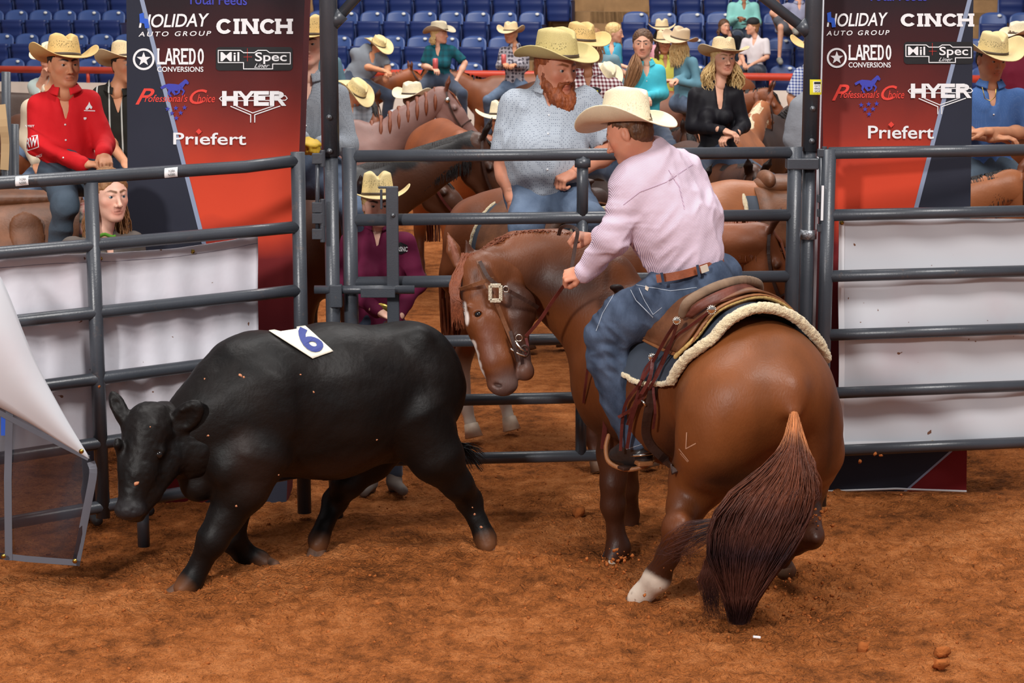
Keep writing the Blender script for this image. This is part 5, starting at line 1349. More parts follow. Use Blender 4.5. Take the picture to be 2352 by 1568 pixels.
    # blaze and white flecks
    [H.paint(X(x, y, 9.34), (rad(w, 9.3), .2, rad(16, 9.3)), srgb(228, 216, 208), .008) for x, y, w in ((1087, 796, 8), (1092, 816, 9), (1098, 838, 9), (1105, 858, 8), (1110, 872, 6), (1066, 712, 6), (1072, 732, 5))]
    H.paintc(X(1112, 708, 9.31), X(1120, 705, 9.31), .005, .004, srgb(230, 220, 210), .004); H.paint(X(1120, 790, 9.25), (.04, .1, .10), srgb(104, 62, 46), .06)
    H.disps.append(lambda v, n: .0018 * vnoise(v * 30, 6))
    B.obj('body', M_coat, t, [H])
    mb = MB(); mb.sphere(X(1099, 722, 9.345), .021); mb.build('eye', mat('dark_eye', (.008, .006, .006), rough=.05), t)
    for (p, q, m, r0, r1, nm) in (((1468, 1372, 8.69), (1452, 1394, 8.72), M_hoof, .042, .052, 'hoof'), ((1403, 1285, 9.32), (1397, 1308, 9.27), mat('pale_hoof', srgb(206, 182, 158), rough=.5, var=.15, vscale=20), .040, .050, 'hoof'), ((1798, 1288, 8.93), (1806, 1312, 8.99), M_hoof, .038, .048, 'hoof'), ((1446, 1215, 9.97), (1440, 1240, 9.94), M_hoofd, .036, .046, 'hoof')):
        mb = MB(); mb.tube([X(*p), X(*p) * .5 + X(*q) * .5, X(*q)], [r0, (r0 + r1) / 2, r1], 18); mb.build(nm, m, t)
    mb = MB(); mb.tube([X(1408, 1268, 9.33), X(1403, 1285, 9.32)], [.042, .045], 16); mb.build('hoof_boot_band', mat('dark_rubber', srgb(48, 54, 62), rough=.5), t)
    # tail: dock hair pale at the root, long strands sweeping down to the dirt
    M_tail = mat('tail_hair', attr=True, rough=.42, spec=.4)
    mb = MB()
    root = X(1826, 958, 8.20); c1 = srgb(190, 120, 72); c2 = srgb(104, 56, 36); c3 = srgb(84, 50, 42); c4 = srgb(46, 30, 34)
    TC = ((1828, 958, 36), (1818, 1055, 52), (1768, 1155, 96), (1726, 1255, 92), (1704, 1365, 38), (1686, 1445, 12))
    for i in range(5200):
        u = max(-1.1, min(1.05, random.gauss(0, .52))); k = random.random(); jt = lambda a: random.uniform(-a, a)
        zz = (8.20 + .02 * abs(u), 8.12, 8.10, 8.11, 8.15, 8.19)
        pts = [X(cx + u * w + jt(5), cy + (abs(u) * 24 if n_ == 0 else 0) + jt(10), zz[n_] + jt((.02, .05, .07, .07, .05, .03)[n_])) for n_, (cx, cy, w) in enumerate(TC)]
        s0 = random.random(); pts[0] = X(1824 + jt(3 + 8 * s0) + u * (3 + 16 * s0), 934 + s0 * 95, 8.29 - .08 * s0); pts[1] = X(1818 + u * (22 + 28 * s0) + jt(5), 1040 + 30 * s0 + jt(10), 8.15 + jt(.03))
        z5 = random.random() ** .8; pts[-1] = X(1704 + (1694 - 1704) * z5 + u * (38 - 33 * z5) + jt(5) + 22 * max(0, z5 - .8), 1375 + 98 * z5, 8.16 + .04 * z5 + jt(.02))
        if k < .06 and u < -.1: pts = pts[:2] + [X(1700 + jt(10), 1180, 8.15), X(1600 - random.uniform(0, 60), 1240 + jt(40), 8.2), X(1500 + random.uniform(-10, 110), 1300 + random.uniform(-60, 20), 8.3)]
        elif k < .11: pts = pts[:3] + [X(1640 + jt(30), 1300, 8.2), X(1640 + jt(26), 1400 + jt(40), 8.25)]
        if pts[-1][2] < .015: pts[-1][2] = .015
        mb_c = [c1, c1, c2, c2, c2, c3, c3, c4, c3, c3, c4, c4]
        tint = random.uniform(.85, 1.6); S_ = spline(pts, 12)
        w = .0017 if k > .11 else .0009
        mb.tube(S_, [w * .8, w, w, w, w, w, w, w * .9, w * .8, w * .7, w * .5, w * .2], 3, cap=False)
        cc = np.repeat(np.array([mb_c[j] for j in range(12)]) * tint, 3, 0)
        if abs(u) > .6: cc = cc * .8
        mb.c.append(cc)
    mb.build('tail', M_tail, t)
    # mane: roached crest hair lying over, and the bright forelock
    mb = MB(); HMc = mat('chestnut_mane', srgb(112, 56, 30), rough=.5, var=.5, vscale=40, col2=srgb(150, 80, 44))
    for i in range(1300):
        u = random.random(); cr = spline([(1100, 582, 9.55), (1150, 549, 9.62), (1230, 534, 9.66), (1330, 548, 9.66), (1420, 600, 9.6)], 40)[int(u * 39)]
        a = X(cr[0] + random.uniform(-4, 4), cr[1] + 10, cr[2] + .02); b = X(cr[0] + random.uniform(-4, 14), cr[1] - 4 + random.uniform(-3, 5), cr[2] + random.uniform(-.03, .03)); e = X(cr[0] + random.uniform(10, 44), cr[1] + random.uniform(-3, 6) + 14 * (u - .35), cr[2] + random.uniform(.0, .10))
        mb.tube(spline([a, b, e], 5), [.0018, .002, .002, .0015, .0006], 4, cap=False)
    for i in range(170):
        a = X(1078 + random.uniform(-18, 16), 590 + random.uniform(-10, 14), 9.48); b = X(1050 + random.uniform(-14, 10), 640, 9.42); e = X(1052 + random.uniform(-16, 16), random.uniform(690, 760), 9.38)
        mb.tube(spline([a, b, X(1044 + random.uniform(-10, 12), 680, 9.39), e], 8), [.003, .0035, .0035, .003, .003, .002, .0015, .0006], 4, cap=False)
    mb.build('mane', HMc, t)
    bv = bvh_of([x for x in t.children if x.name.startswith('body')][0])
    decal(bv, linep([(1578, 992), (1576, 1030), (1598, 1018)], 2.4) + linep([(1560, 1030), (1582, 1058)], 2) + linep([(1563, 1040), (1580, 1060)], 1.5), mat('pale_scar', srgb(186, 140, 112), rough=.6), t, 'brand_scar', lift=.002)
    # bridle
    br = empty('bridle', 'brown leather bridle with square silver buckles on the turned chestnut head', 'bridle')
    up = (.2, -1, 0)
    strap([X(1098, 598, 9.38), X(1112, 640, 9.345), X(1138, 690, 9.33), X(1160, 745, 9.335), X(1184, 800, 9.325)], .020, L_br, br, 'cheekpiece', .006, up, 14)
    strap([X(1056, 664, 9.40), X(1085, 655, 9.34), X(1120, 643, 9.34), X(1134, 640, 9.36)], .017, L_br, br, 'browband', .005, up, 10)
    strap([X(1102, 600, 9.36), X(1124, 640, 9.33), X(1162, 664, 9.34), X(1210, 690, 9.37), X(1236, 706, 9.43)], .018, L_dk, br, 'throatlatch', .006, up, 14)
    strap([X(1172, 760, 9.30), X(1182, 800, 9.28), X(1190, 830, 9.28)], .016, L_dk, br, 'bit_strap', .006, up, 8)
    M_bk = mat('engraved_silver', srgb(200, 190, 168), rough=.35, metal=.6, bump=.5, bscale=200)
    mb = MB(); q = X(1138, 673, 9.315)
    for (dx, dy, w, h) in ((-12, 0, 9, 36), (12, 0, 9, 36), (0, -17, 26, 10), (0, 17, 26, 10)):
        mb.box(X(1138 + dx, 673 + dy, 9.315), (S(w, 9.3), .010, S(h, 9.3)))
    mb.build('buckle', M_bk, br, smooth=False, bevel=.003)
    def ring(c_, r, m, parent, name, rr=.003, ax=(0, 1, 0), ra=1.0):
        a = nrm(np.cross(ax, (0, 0, 1))); b = np.cross(nrm(ax), a); mb = MB(); mb.tube([V3(c_) + r * (a * cos(x) + b * sin(x) * ra) for x in np.linspace(0, 2 * pi, 20)], rr, 6, cap=False); return mb.build(name, m, parent)
    ring(X(1162, 664, 9.32), .014, M_chrome, br, 'ring'); ring(X(1192, 776, 9.30), .016, M_chrome, br, 'ring'); ring(X(1205, 806, 9.29), .02, L_dk, br, 'noseband_loop', .006, (0, 1, .2), 1.4)
    mb = MB(); mb.tube(spline([X(1183, 783, 9.30), X(1196, 800, 9.285), X(1212, 808, 9.30)], 8), .006, 8); mb.tube(spline([X(1172, 800, 9.29), X(1190, 812, 9.28), X(1210, 818, 9.29)], 8), .005, 8); mb.build('bit', M_chrome, br)
    rn = MB(); rn = strap([X(1208, 772, 9.29), X(1240, 735, 9.26), X(1270, 690, 9.22), X(1302, 646, 9.14), X(1312, 628, 9.08)], .016, L_ox, br, 'rein', .005, up, 14)
    strap([X(1312, 620, 9.10), X(1322, 560, 9.2), X(1326, 530, 9.25), X(1310, 520, 9.28), X(1290, 522, 9.3), X(1283, 540, 9.32)], .017, L_dk, br, 'rein', .005, up, 24)
    strap([X(1208, 776, 9.32), X(1212, 800, 9.31), X(1204, 822, 9.30)], .013, L_ox, br, 'rein_end', .004, up, 8)
    strap([X(1350, 845, 9.16), X(1344, 890, 9.2), X(1340, 925, 9.26)], .012, L_ox, br, 'rein_end', .004, up, 8)
    return bv
hbv = main_horse()
def loft(curves, n, m_=None):
    """curves: list of point lists, same meaning left->right; returns fn(u across, v along)"""
    G_ = [spline(c_, n) for c_ in curves]
    arr = np.array(G_)
    def fn(u, v):
        i = u * (n - 1); a = int(min(i, n - 2)); f = i - a; col = arr[:, a] * (1 - f) + arr[:, a + 1] * f
        return tuple(spline(col, 41)[int(round(v * 40))])
    return fn
# saddle pad: arched sheet from the withers to the loin
rearc = [X(1500, 884, 8.90), X(1570, 882, 8.66), X(1620, 800, 8.56), X(1680, 732, 8.56), X(1752, 706, 8.60), X(1828, 730, 8.68), X(1876, 784, 8.76), X(1898, 824, 8.82)]
midc = [X(1478, 880, 9.06), X(1520, 868, 8.88), X(1566, 790, 8.78), X(1625, 716, 8.78), X(1690, 690, 8.84), X(1755, 712, 8.92), X(1800, 760, 9.0), X(1825, 810, 9.06)]
fronc = [X(1438, 862, 9.30), X(1436, 810, 9.20), X(1448, 740, 9.18), X(1490, 690, 9.24), X(1545, 668, 9.34), X(1600, 690, 9.46), X(1640, 740, 9.56), X(1655, 800, 9.62)]
pad = empty('saddle_pad', 'navy saddle pad edged with cream fleece, on the chestnut horse', 'saddle pad')
def push(p, gap):
    """rest a point on the horse: no deeper than gap above the hide"""
    p = Vector(p); h = hbv.find_nearest(p)
    if h[0] is None: return V3(p)
    s = (p - h[0]).dot(h[1])
    return V3(h[0] + h[1] * gap) if s < gap else V3(p)
def front(p, gap):
    """lift a strap clear of the hide it lies on"""
    O = Vector((0, 0, CAMZ)); v = Vector(p) - O; dr = v.normalized(); h = hbv.ray_cast(O, dr)
    return V3(h[0] - dr * gap) if h[0] is not None and h[3] < v.length + gap else V3(p)
fn = loft([rearc, midc, fronc], 33)
mb = MB(); mb.grid(lambda u, v: tuple(push(fn(u, v), .022)), 33, 12); mb.build('pad', M_padn, pad, solid=.022)
def fleece_tube(pts, r, name='fleece_edge'):
    B_ = Body(.007); q = [push(p, .030) for p in spline(pts, 40)]
    for a, b in zip(q[:-1], q[1:]): B_.cone(a, b, r, r, .004)
    B_.disps.append(lambda v, n: .003 * vnoise(v * 75, 3) + .003 * vnoise(v * 170, 4)); B_.obj(name, M_fleece, pad)
fleece_tube(rearc[1:], .024); fleece_tube([rearc[1], rearc[0], X(1470, 872, 9.0)], .013)
# saddle: skirts, seat, cantle, fender, stirrup, straps
sd = empty('saddle', 'brown leather western saddle with tooled skirts under the rider in pink', 'saddle')
def off(pt, k=0.02, dz=.02): return V3(pt) + V3((0, -k, dz))
sk_r = [X(1560, 826, 8.66), X(1590, 790, 8.62), X(1640, 722, 8.62), X(1690, 694, 8.66), X(1748, 682, 8.72), X(1800, 700, 8.82), X(1840, 738, 8.9)]
sk_m = [X(1520, 812, 8.86), X(1540, 780, 8.78), X(1580, 715, 8.78), X(1632, 676, 8.84), X(1690, 668, 8.9), X(1740, 690, 9.0), X(1775, 730, 9.08)]
sk_f = [X(1440, 780, 9.14), X(1442, 755, 9.08), X(1470, 720, 9.08), X(1510, 690, 9.12), X(1560, 672, 9.2), X(1600, 690, 9.3), X(1630, 720, 9.38)]
for i, dz in enumerate((.012, .030)):
    fn = loft([[p + V3((-.012 * i, -.016 - .012 * i, dz)) for p in cc] for cc in (sk_r, sk_m, sk_f)], 25)
    sh = 1 - .12 * i
    mb = MB(); mb.grid((lambda u, v: tuple(push(fn(.5 + (u - .5) * (1 if i == 0 else .96), v * sh + (1 - sh) * .2), (.050, .064)[i]))), 25, 14); mb.build('skirt', (L_tan, L_br)[i], sd, solid=.010)
fleece2 = [push(p + V3((0, -.004, .002)), .055) for p in spline(sk_r, 30)]
B_ = Body(.006); q = spline(fleece2, 40)
for a, b in zip(q[:-1], q[1:]): B_.cone(a, b, .011, .011, .003)
B_.obj('skirt_binding', mat('rawhide_edge', srgb(196, 160, 96), rough=.7, var=.2, vscale=60), sd)
# seat bowl
B_ = Body(.008)
B_.cone(X(1660, 690, 8.80), X(1520, 720, 9.15), .15, .12, .06, None, ((0, 0, 1), .45)); B_.cone(X(1500, 735, 9.02), X(1450, 775, 9.06), .08, .06, .05, None, ((.3, -1, .2), .4))
B_.obj('seat', L_br, sd)
# cantle: tall curved roll
B_ = Body(.007)
cp = spline([X(1568, 722, 8.66), X(1582, 692, 8.62), X(1640, 660, 8.66), X(1700, 644, 8.76), X(1738, 650, 8.90), X(1744, 668, 8.98)], 30)
for a, b in zip(cp[:-1], cp[1:]): B_.cone(a, b, .021, .021, .008)
B_.obj('cantle_roll', L_sue, sd)
cl_ = [p + V3((0.0, -.004, -.0)) for p in spline([X(1572, 725, 8.645), X(1600, 695, 8.615), X(1650, 668, 8.645), X(1705, 652, 8.745), X(1742, 665, 8.90)], 20)]
cl2 = spline([X(1590, 730, 8.63), X(1625, 705, 8.60), X(1670, 690, 8.63), X(1720, 678, 8.72), X(1750, 685, 8.86)], 20)
mb = MB(); mb.grid(lambda u, v: tuple(cl_[int(u * 19)] * (1 - v) + cl2[int(u * 19)] * v), 20, 4); mb.build('cantle_back', leather('tooled', srgb(104, 56, 44)), sd, solid=.008)
# fender and stirrup leathers under the leg
B_ = Body(.008); B_.chain([X(1462, 780, 9.02), X(1452, 860, 9.05), X(1462, 960, 9.07), X(1462, 1030, 9.08)], [.06, .07, .05, .025], .03, None, ((.2, -1, 0), .16)); B_.obj('fender', L_dk, sd)
B_ = Body(.005)
sp_ = spline([X(1398, 1000, 9.10), X(1392, 1030, 9.08), X(1400, 1062, 9.04), X(1440, 1078, 8.98), X(1480, 1070, 8.96), X(1502, 1052, 8.98), X(1498, 1020, 9.02)], 30)
for a, b in zip(sp_[:-1], sp_[1:]): B_.cone(a, b, .011, .011, .004)
B_.obj('stirrup', L_tan, sd)
mb = MB(); mb.box(X(1450, 1072, 9.0), (.12, .055, .014), RotM(.5)); mb.build('stirrup_tread', L_dk, sd, smooth=False, bevel=.003)
U_ = (.15, -1, .15)
def conch(px, py, d, r=.021):
    c_ = front(X(px, py, d), .085); mb = MB(); a = V3((0, -.005, 0))
    mb.tube([c_, c_ + a, c_ + a * 1.6], [r, r, r * .6], 20); o = mb.build('concho', M_chrome, sd)
    for i in range(14):
        mb = MB() if i == 0 else mb; th = 2 * pi * i / 14; mb.sphere(c_ + V3((r * cos(th), -.006, r * sin(th))), .0032, None, 6, 4)
    o2 = mb.build('concho_rim', M_chrome, o); o2['kind'] = 'stuff'
conch(1554, 736, 8.60, .016); conch(1634, 711, 8.545, .019); conch(1498, 820, 8.83, .017)
def st_strap(p, w=.014, m=L_ox, n=16): strap([front(q_, .088) if i_ < n * .5 else front(q_, .05) for i_, q_ in enumerate(spline([X(*a) for a in p], n))], w, m, sd, 'saddle_string', .004, U_)
st_strap([(1554, 738, 8.60), (1530, 775, 8.70), (1500, 830, 8.80), (1470, 880, 8.86), (1440, 920, 8.90), (1430, 960, 8.92), (1425, 1035, 8.94)])
st_strap([(1556, 740, 8.60), (1540, 790, 8.68), (1510, 860, 8.78), (1478, 910, 8.84), (1450, 940, 8.88), (1420, 958, 8.90)])
st_strap([(1634, 712, 8.55), (1590, 745, 8.60), (1545, 780, 8.68), (1520, 830, 8.76), (1500, 880, 8.80), (1505, 940, 8.82), (1500, 985, 8.84)], .012)
st_strap([(1500, 822, 8.82), (1492, 870, 8.84), (1470, 910, 8.86), (1452, 960, 8.88), (1440, 1030, 8.92)], .016)
st_strap([(1500, 822, 8.80), (1480, 850, 8.84), (1468, 890, 8.86), (1458, 925, 8.88), (1440, 975, 8.90)], .010)
# back cinch: billet, buckle, girth running under the belly
strap([front(q_, .03) for q_ in spline([X(1505, 850, 8.84), X(1498, 900, 8.82), X(1486, 960, 8.84), X(1484, 1000, 8.86), X(1500, 1030, 8.88), X(1530, 1058, 8.9), X(1552, 1085, 8.95)], 16)], .040, L_dk, sd, 'back_cinch', .007, U_, 18)
mb = MB(); mb.tube([X(1474, 918, 8.80), X(1484, 932, 8.79)], .006, 8); mb.build('buckle', M_chrome, sd)
mb = MB(); mb.tube([X(1456, 868, 8.88), X(1476, 872, 8.86)], .005, 8); mb.build('buckle', M_chrome, sd)
strap([X(1388, 930, 9.18), X(1390, 970, 9.18), X(1384, 1030, 9.2)], .022, L_ox, sd, 'breast_strap', .006, U_, 8)
B_ = Body(.007); B_.cone(X(1440, 690, 9.22), X(1418, 665, 9.26), .03, .022, .02); B_.ell(X(1416, 660, 9.26), (.035, .035, .015), None, .01); B_.obj('horn', L_dk, sd)

# ---------------------------------------------------------------- the rider
M_pink = mat('pink_pinstripe_cotton', srgb(236, 214, 226), rough=.75, spec=.3, fn=stripes((1, .25, .42), 165, srgb(160, 138, 164), .3, .5), bump=.35, bscale=8, bdist=.03)
def rider():
    d = 9.05
    r, pos, T, so = person('man in a cream hat, pink striped shirt and jeans riding the chestnut horse', (1500, 352), d, ty=radians(-140), sc=1.04,
        head=dict(px=(1444, 308), yaw=radians(-112), pitch=-.42, roll=-.12, sc=1.0, stubble=.25), skin='red', near=2, build=1.02, vneck=0, collar=False, fold=.009,
        J=dict(shr=(1452, 432, -.08), shl=(1568, 398, .24), elr=(1408, 545, -.10), wrr=(1340, 622, -.02), ell=(1500, 520, .42), wrl=(1362, 548, .26), hpr=(1600, 655, -.02), hpl=(1600, 640, .22), knr=(1396, 770, -.02), anr=(1448, 1010, -.04), knl=(1420, 760, .9), anl=(1440, 1000, .9)),
        shirt=None, pants=None, hair=[('short', 'brown')], hands=dict(r=dict(curl=.95, palm=(.3, .5, -.6), side=1, thumb=1.0, dirv=(-.8, .1, -.25), sc=1.0), l=dict(curl=.9, palm=(0, .4, -1), thumb=.9, dirv=(-1, .0, .2))),
        hatd=dict(m=ST['cream'], z=.052, tilt=.34, roll=-.10, yaw=-.25, crown=.138, brim=.125, curl=.060, dip=.030, sc=1.08, bandm=mat('cream_band', srgb(226, 208, 172), rough=.7), pinch=.01))
    # shirt shaped to the photograph: broad leaning back, blouse over the belt
    B = Body(.009); Xc = lambda a, b, ra, rb, k=.04, fl=None: B.cone(X(*a), X(*b), rad(ra, a[2]), rad(rb, b[2]), k, None, fl)
    fr = nrm(pos['shr'] - pos['shl'])
    Xc((1500, 440, 9.08), (1545, 520, 9.06), 92, 96, .06); Xc((1545, 520, 9.06), (1570, 585, 9.05), 96, 92, .05); Xc((1500, 360, 9.08), (1500, 440, 9.08), 48, 84, .05)
    Xc((1568, 410, 9.22), (1600, 500, 9.12), 50, 60, .06); Xc((1455, 430, 9.0), (1480, 520, 9.02), 56, 48, .05); Xc((1490, 400, 9.02), (1560, 395, 9.2), 52, 50, .05)
    B.chain([pos['shr'], pos['elr'], X(1352, 612, 9.03)], [.082, .070, .048], .03); B.cone(X(1370, 600, 9.03), X(1340, 624, 9.03), .050, .048, .004)
    B.chain([pos['shl'], pos['ell'], X(1380, 545, 9.30)], [.075, .062, .048], .03)
    B.ell(X(1600, 705, 9.0), (rad(150, 9), .5, rad(82, 9)), RotM(0, 0, -.21), .008, None, -1); B.ell(X(1465, 690, 9.0), (rad(60, 9), .5, rad(66, 9)), RotM(0, 0, .4), .02, None, -1)
    B.cone(X(1470, 335, 9.05), X(1444, 290, 9.05), .066, .07, .005, None, None, -1)
    def wr(v, n):
        f1 = 1 - np.abs(vnoise(v @ np.array([[.8, .1, .6], [.1, 1, .1], [-.6, .1, .8]]) * np.array((22, 12, 6)), 31)) * 2
        arm = np.exp(-((v[:, 0] - pos['elr'][0]) ** 2 + (v[:, 2] - pos['elr'][2]) ** 2) / .02)
        f2 = 1 - np.abs(vnoise(v * np.array((9, 9, 26)), 12)) * 2
        return .0075 * f1 * (1 - arm * .5) + .011 * f2 * arm
    B.disps.append(wr); so = B.obj('shirt', M_pink, r)
    # collar stands round the back of the neck
    mb = MB(); c0 = X(1474, 352, 9.07); ax = nrm(X(1444, 300, 9.05) - c0)
    e1 = nrm(np.cross(ax, (0, 1, 0))); e2 = np.cross(ax, e1)
    mb.grid(lambda u, v: tuple(c0 + ax * (.035 - .036 * v) + (e1 * cos(2 * pi * u) + e2 * sin(2 * pi * u)) * (.070 + .028 * v)), 30, 5, True); mb.build('collar', M_pink, so, solid=.004)
    bv = bvh_of(so)
    M_seam2 = mat('shirt_seam', srgb(196, 170, 190), rough=.8)
    decal(bv, linep([(1432, 470), (1470, 440), (1530, 418), (1590, 378)], 1.6), M_seam2, so, 'yoke_seam', lift=.003); decal(bv, linep([(1535, 390), (1560, 430), (1572, 480)], 1.5), M_seam2, so, 'pleat', lift=.003)
    # jeans
    B = Body(.009)
    Xj = lambda pts, rs, k=.04: B.chain([X(*p) for p in pts], [rad(q, p[2]) for p, q in zip(pts, rs)], k)
    Xj([(1612, 660, 8.98), (1520, 700, 8.98), (1440, 730, 9.0), (1398, 768, 9.02)], [74, 68, 58, 50], .04)
    Xj([(1398, 768, 9.02), (1400, 830, 9.02), (1428, 920, 9.02), (1460, 1006, 9.02)], [50, 48, 45, 37], .03)
    B.cone(X(1560, 630, 9.0), X(1650, 636, 9.12), rad(62, 9), rad(56, 9), .05); B.cone(X(1630, 655, 9.1), X(1560, 680, 9.25), rad(50, 9), rad(50, 9), .05); B.cone(X(1560, 680, 9.25), X(1450, 740, 9.75), .11, .075, .04); B.cone(X(1450, 740, 9.75), X(1440, 1000, 9.85), .075, .055, .03)
    B.cone(X(1574, 560, 9.05), X(1578, 640, 9.05), rad(76, 9), rad(84, 9), .03)
    B.ell(X(1562, 512, 9.05), (rad(165, 9), .5, rad(108, 9)), RotM(0, 0, -.21), .006, None, -1); B.ell(X(1486, 1050, 9.0), (rad(60, 9), .4, rad(26, 9)), RotM(0, 0, -.25), .005, None, -1)
    kn = X(1390, 790, 8.95)
    def wj(v, n):
        f1 = 1 - np.abs(vnoise(v @ np.array([[.7, 0, .7], [0, 1, 0], [-.7, 0, .7]]) * np.array((8, 10, 24)), 8)) * 2
        near_ = np.exp(-((v[:, 0] - kn[0]) ** 2 + (v[:, 2] - kn[2]) ** 2) / .015); f2 = 1 - np.abs(vnoise(v * np.array((7, 9, 30)), 17)) * 2
        return .006 * f1 + .010 * f2 * near_
    B.disps.append(wj)
    M_jr = mat('faded_jeans', srgb(42, 51, 68), rough=.9, spec=.15, var=.6, vscale=8, col2=srgb(104, 120, 146), bump=.5, bscale=110, bdist=.003, detail=10, stretch=(1.4, 1, .7))
    jo = B.obj('trousers', M_jr, r); bj = bvh_of(jo); M_st = mat('pale_stitching', srgb(176, 184, 196), rough=.8)
    decal(bj, linep([(1440, 650), (1462, 690), (1500, 728)], 1.2) + linep([(1468, 662), (1482, 692), (1500, 722), (1520, 706)], 1.0) + linep([(1462, 655), (1540, 668), (1600, 660)], 1.0) + linep([(1402, 1026), (1440, 1030), (1500, 1012)], 1.2) + linep([(1420, 660), (1385, 720), (1370, 760)], 1.2), M_st, jo, 'stitching', lift=.003)
    # belt and leather patch
    bl = [X(1508, 640, 8.86), X(1560, 632, 8.83), X(1610, 618, 8.86), X(1662, 600, 8.98)]
    strap(bl, .037, leather('belt', srgb(140, 74, 46)), r, 'belt', .006, (0, -1, .1), 14)
    mb = MB(); mb.box(X(1618, 617, 8.835), (.036, .006, .032), RotM(.3, 0, -.3)); mb.build('belt_patch', mat('pale_leather_patch', srgb(206, 190, 172), rough=.7), r, smooth=False)
    decal(bj, [[(1484, 656), (1492, 660), (1489, 669), (1482, 665)]], mat('pale_leather_patch', srgb(206, 190, 172)), jo, 'pocket_tab', lift=.004)
    for (x, y) in ((1604, 622), (1522, 640)): mb = MB(); mb.box(X(x, y, 8.825), (.012, .008, .055), RotM(0, 0, -.2)); mb.build('belt_loop', M_jr, jo, smooth=False)
    # boot, spur
    B = Body(.006); B.cone(X(1470, 1010, 9.02), X(1468, 1045, 9.0), .046, .042, .02); B.chain([X(1480, 1052, 8.97), X(1440, 1052, 9.04), X(1408, 1052, 9.12)], [.038, .036, .026], .02); B.cone(X(1455, 1018, 9.0), X(1415, 1044, 9.06), .042, .036, .03); bo = B.obj('boot', leather('black_boot', srgb(44, 36, 34), rough=.35), r)
    mb = MB(); mb.box(X(1478, 1062, 8.955), (.075, .07, .022), RotM(.3)); mb.build('boot_heel', L_tan, bo, smooth=False, bevel=.006)
    mb = MB(); mb.tube(spline([X(1452, 1046, 8.93), X(1476, 1044, 8.90), X(1500, 1040, 8.93)], 8), .012, 8, flat=((0, 0, 1), .6)); mb.build('spur', M_chrome, bo)
    B = Body(.008); B.cone(X(1440, 1010, 9.85), X(1410, 1050, 9.9), .045, .035, .03); B.obj('boot', leather('black_boot', srgb(44, 36, 34)), r)
rider()
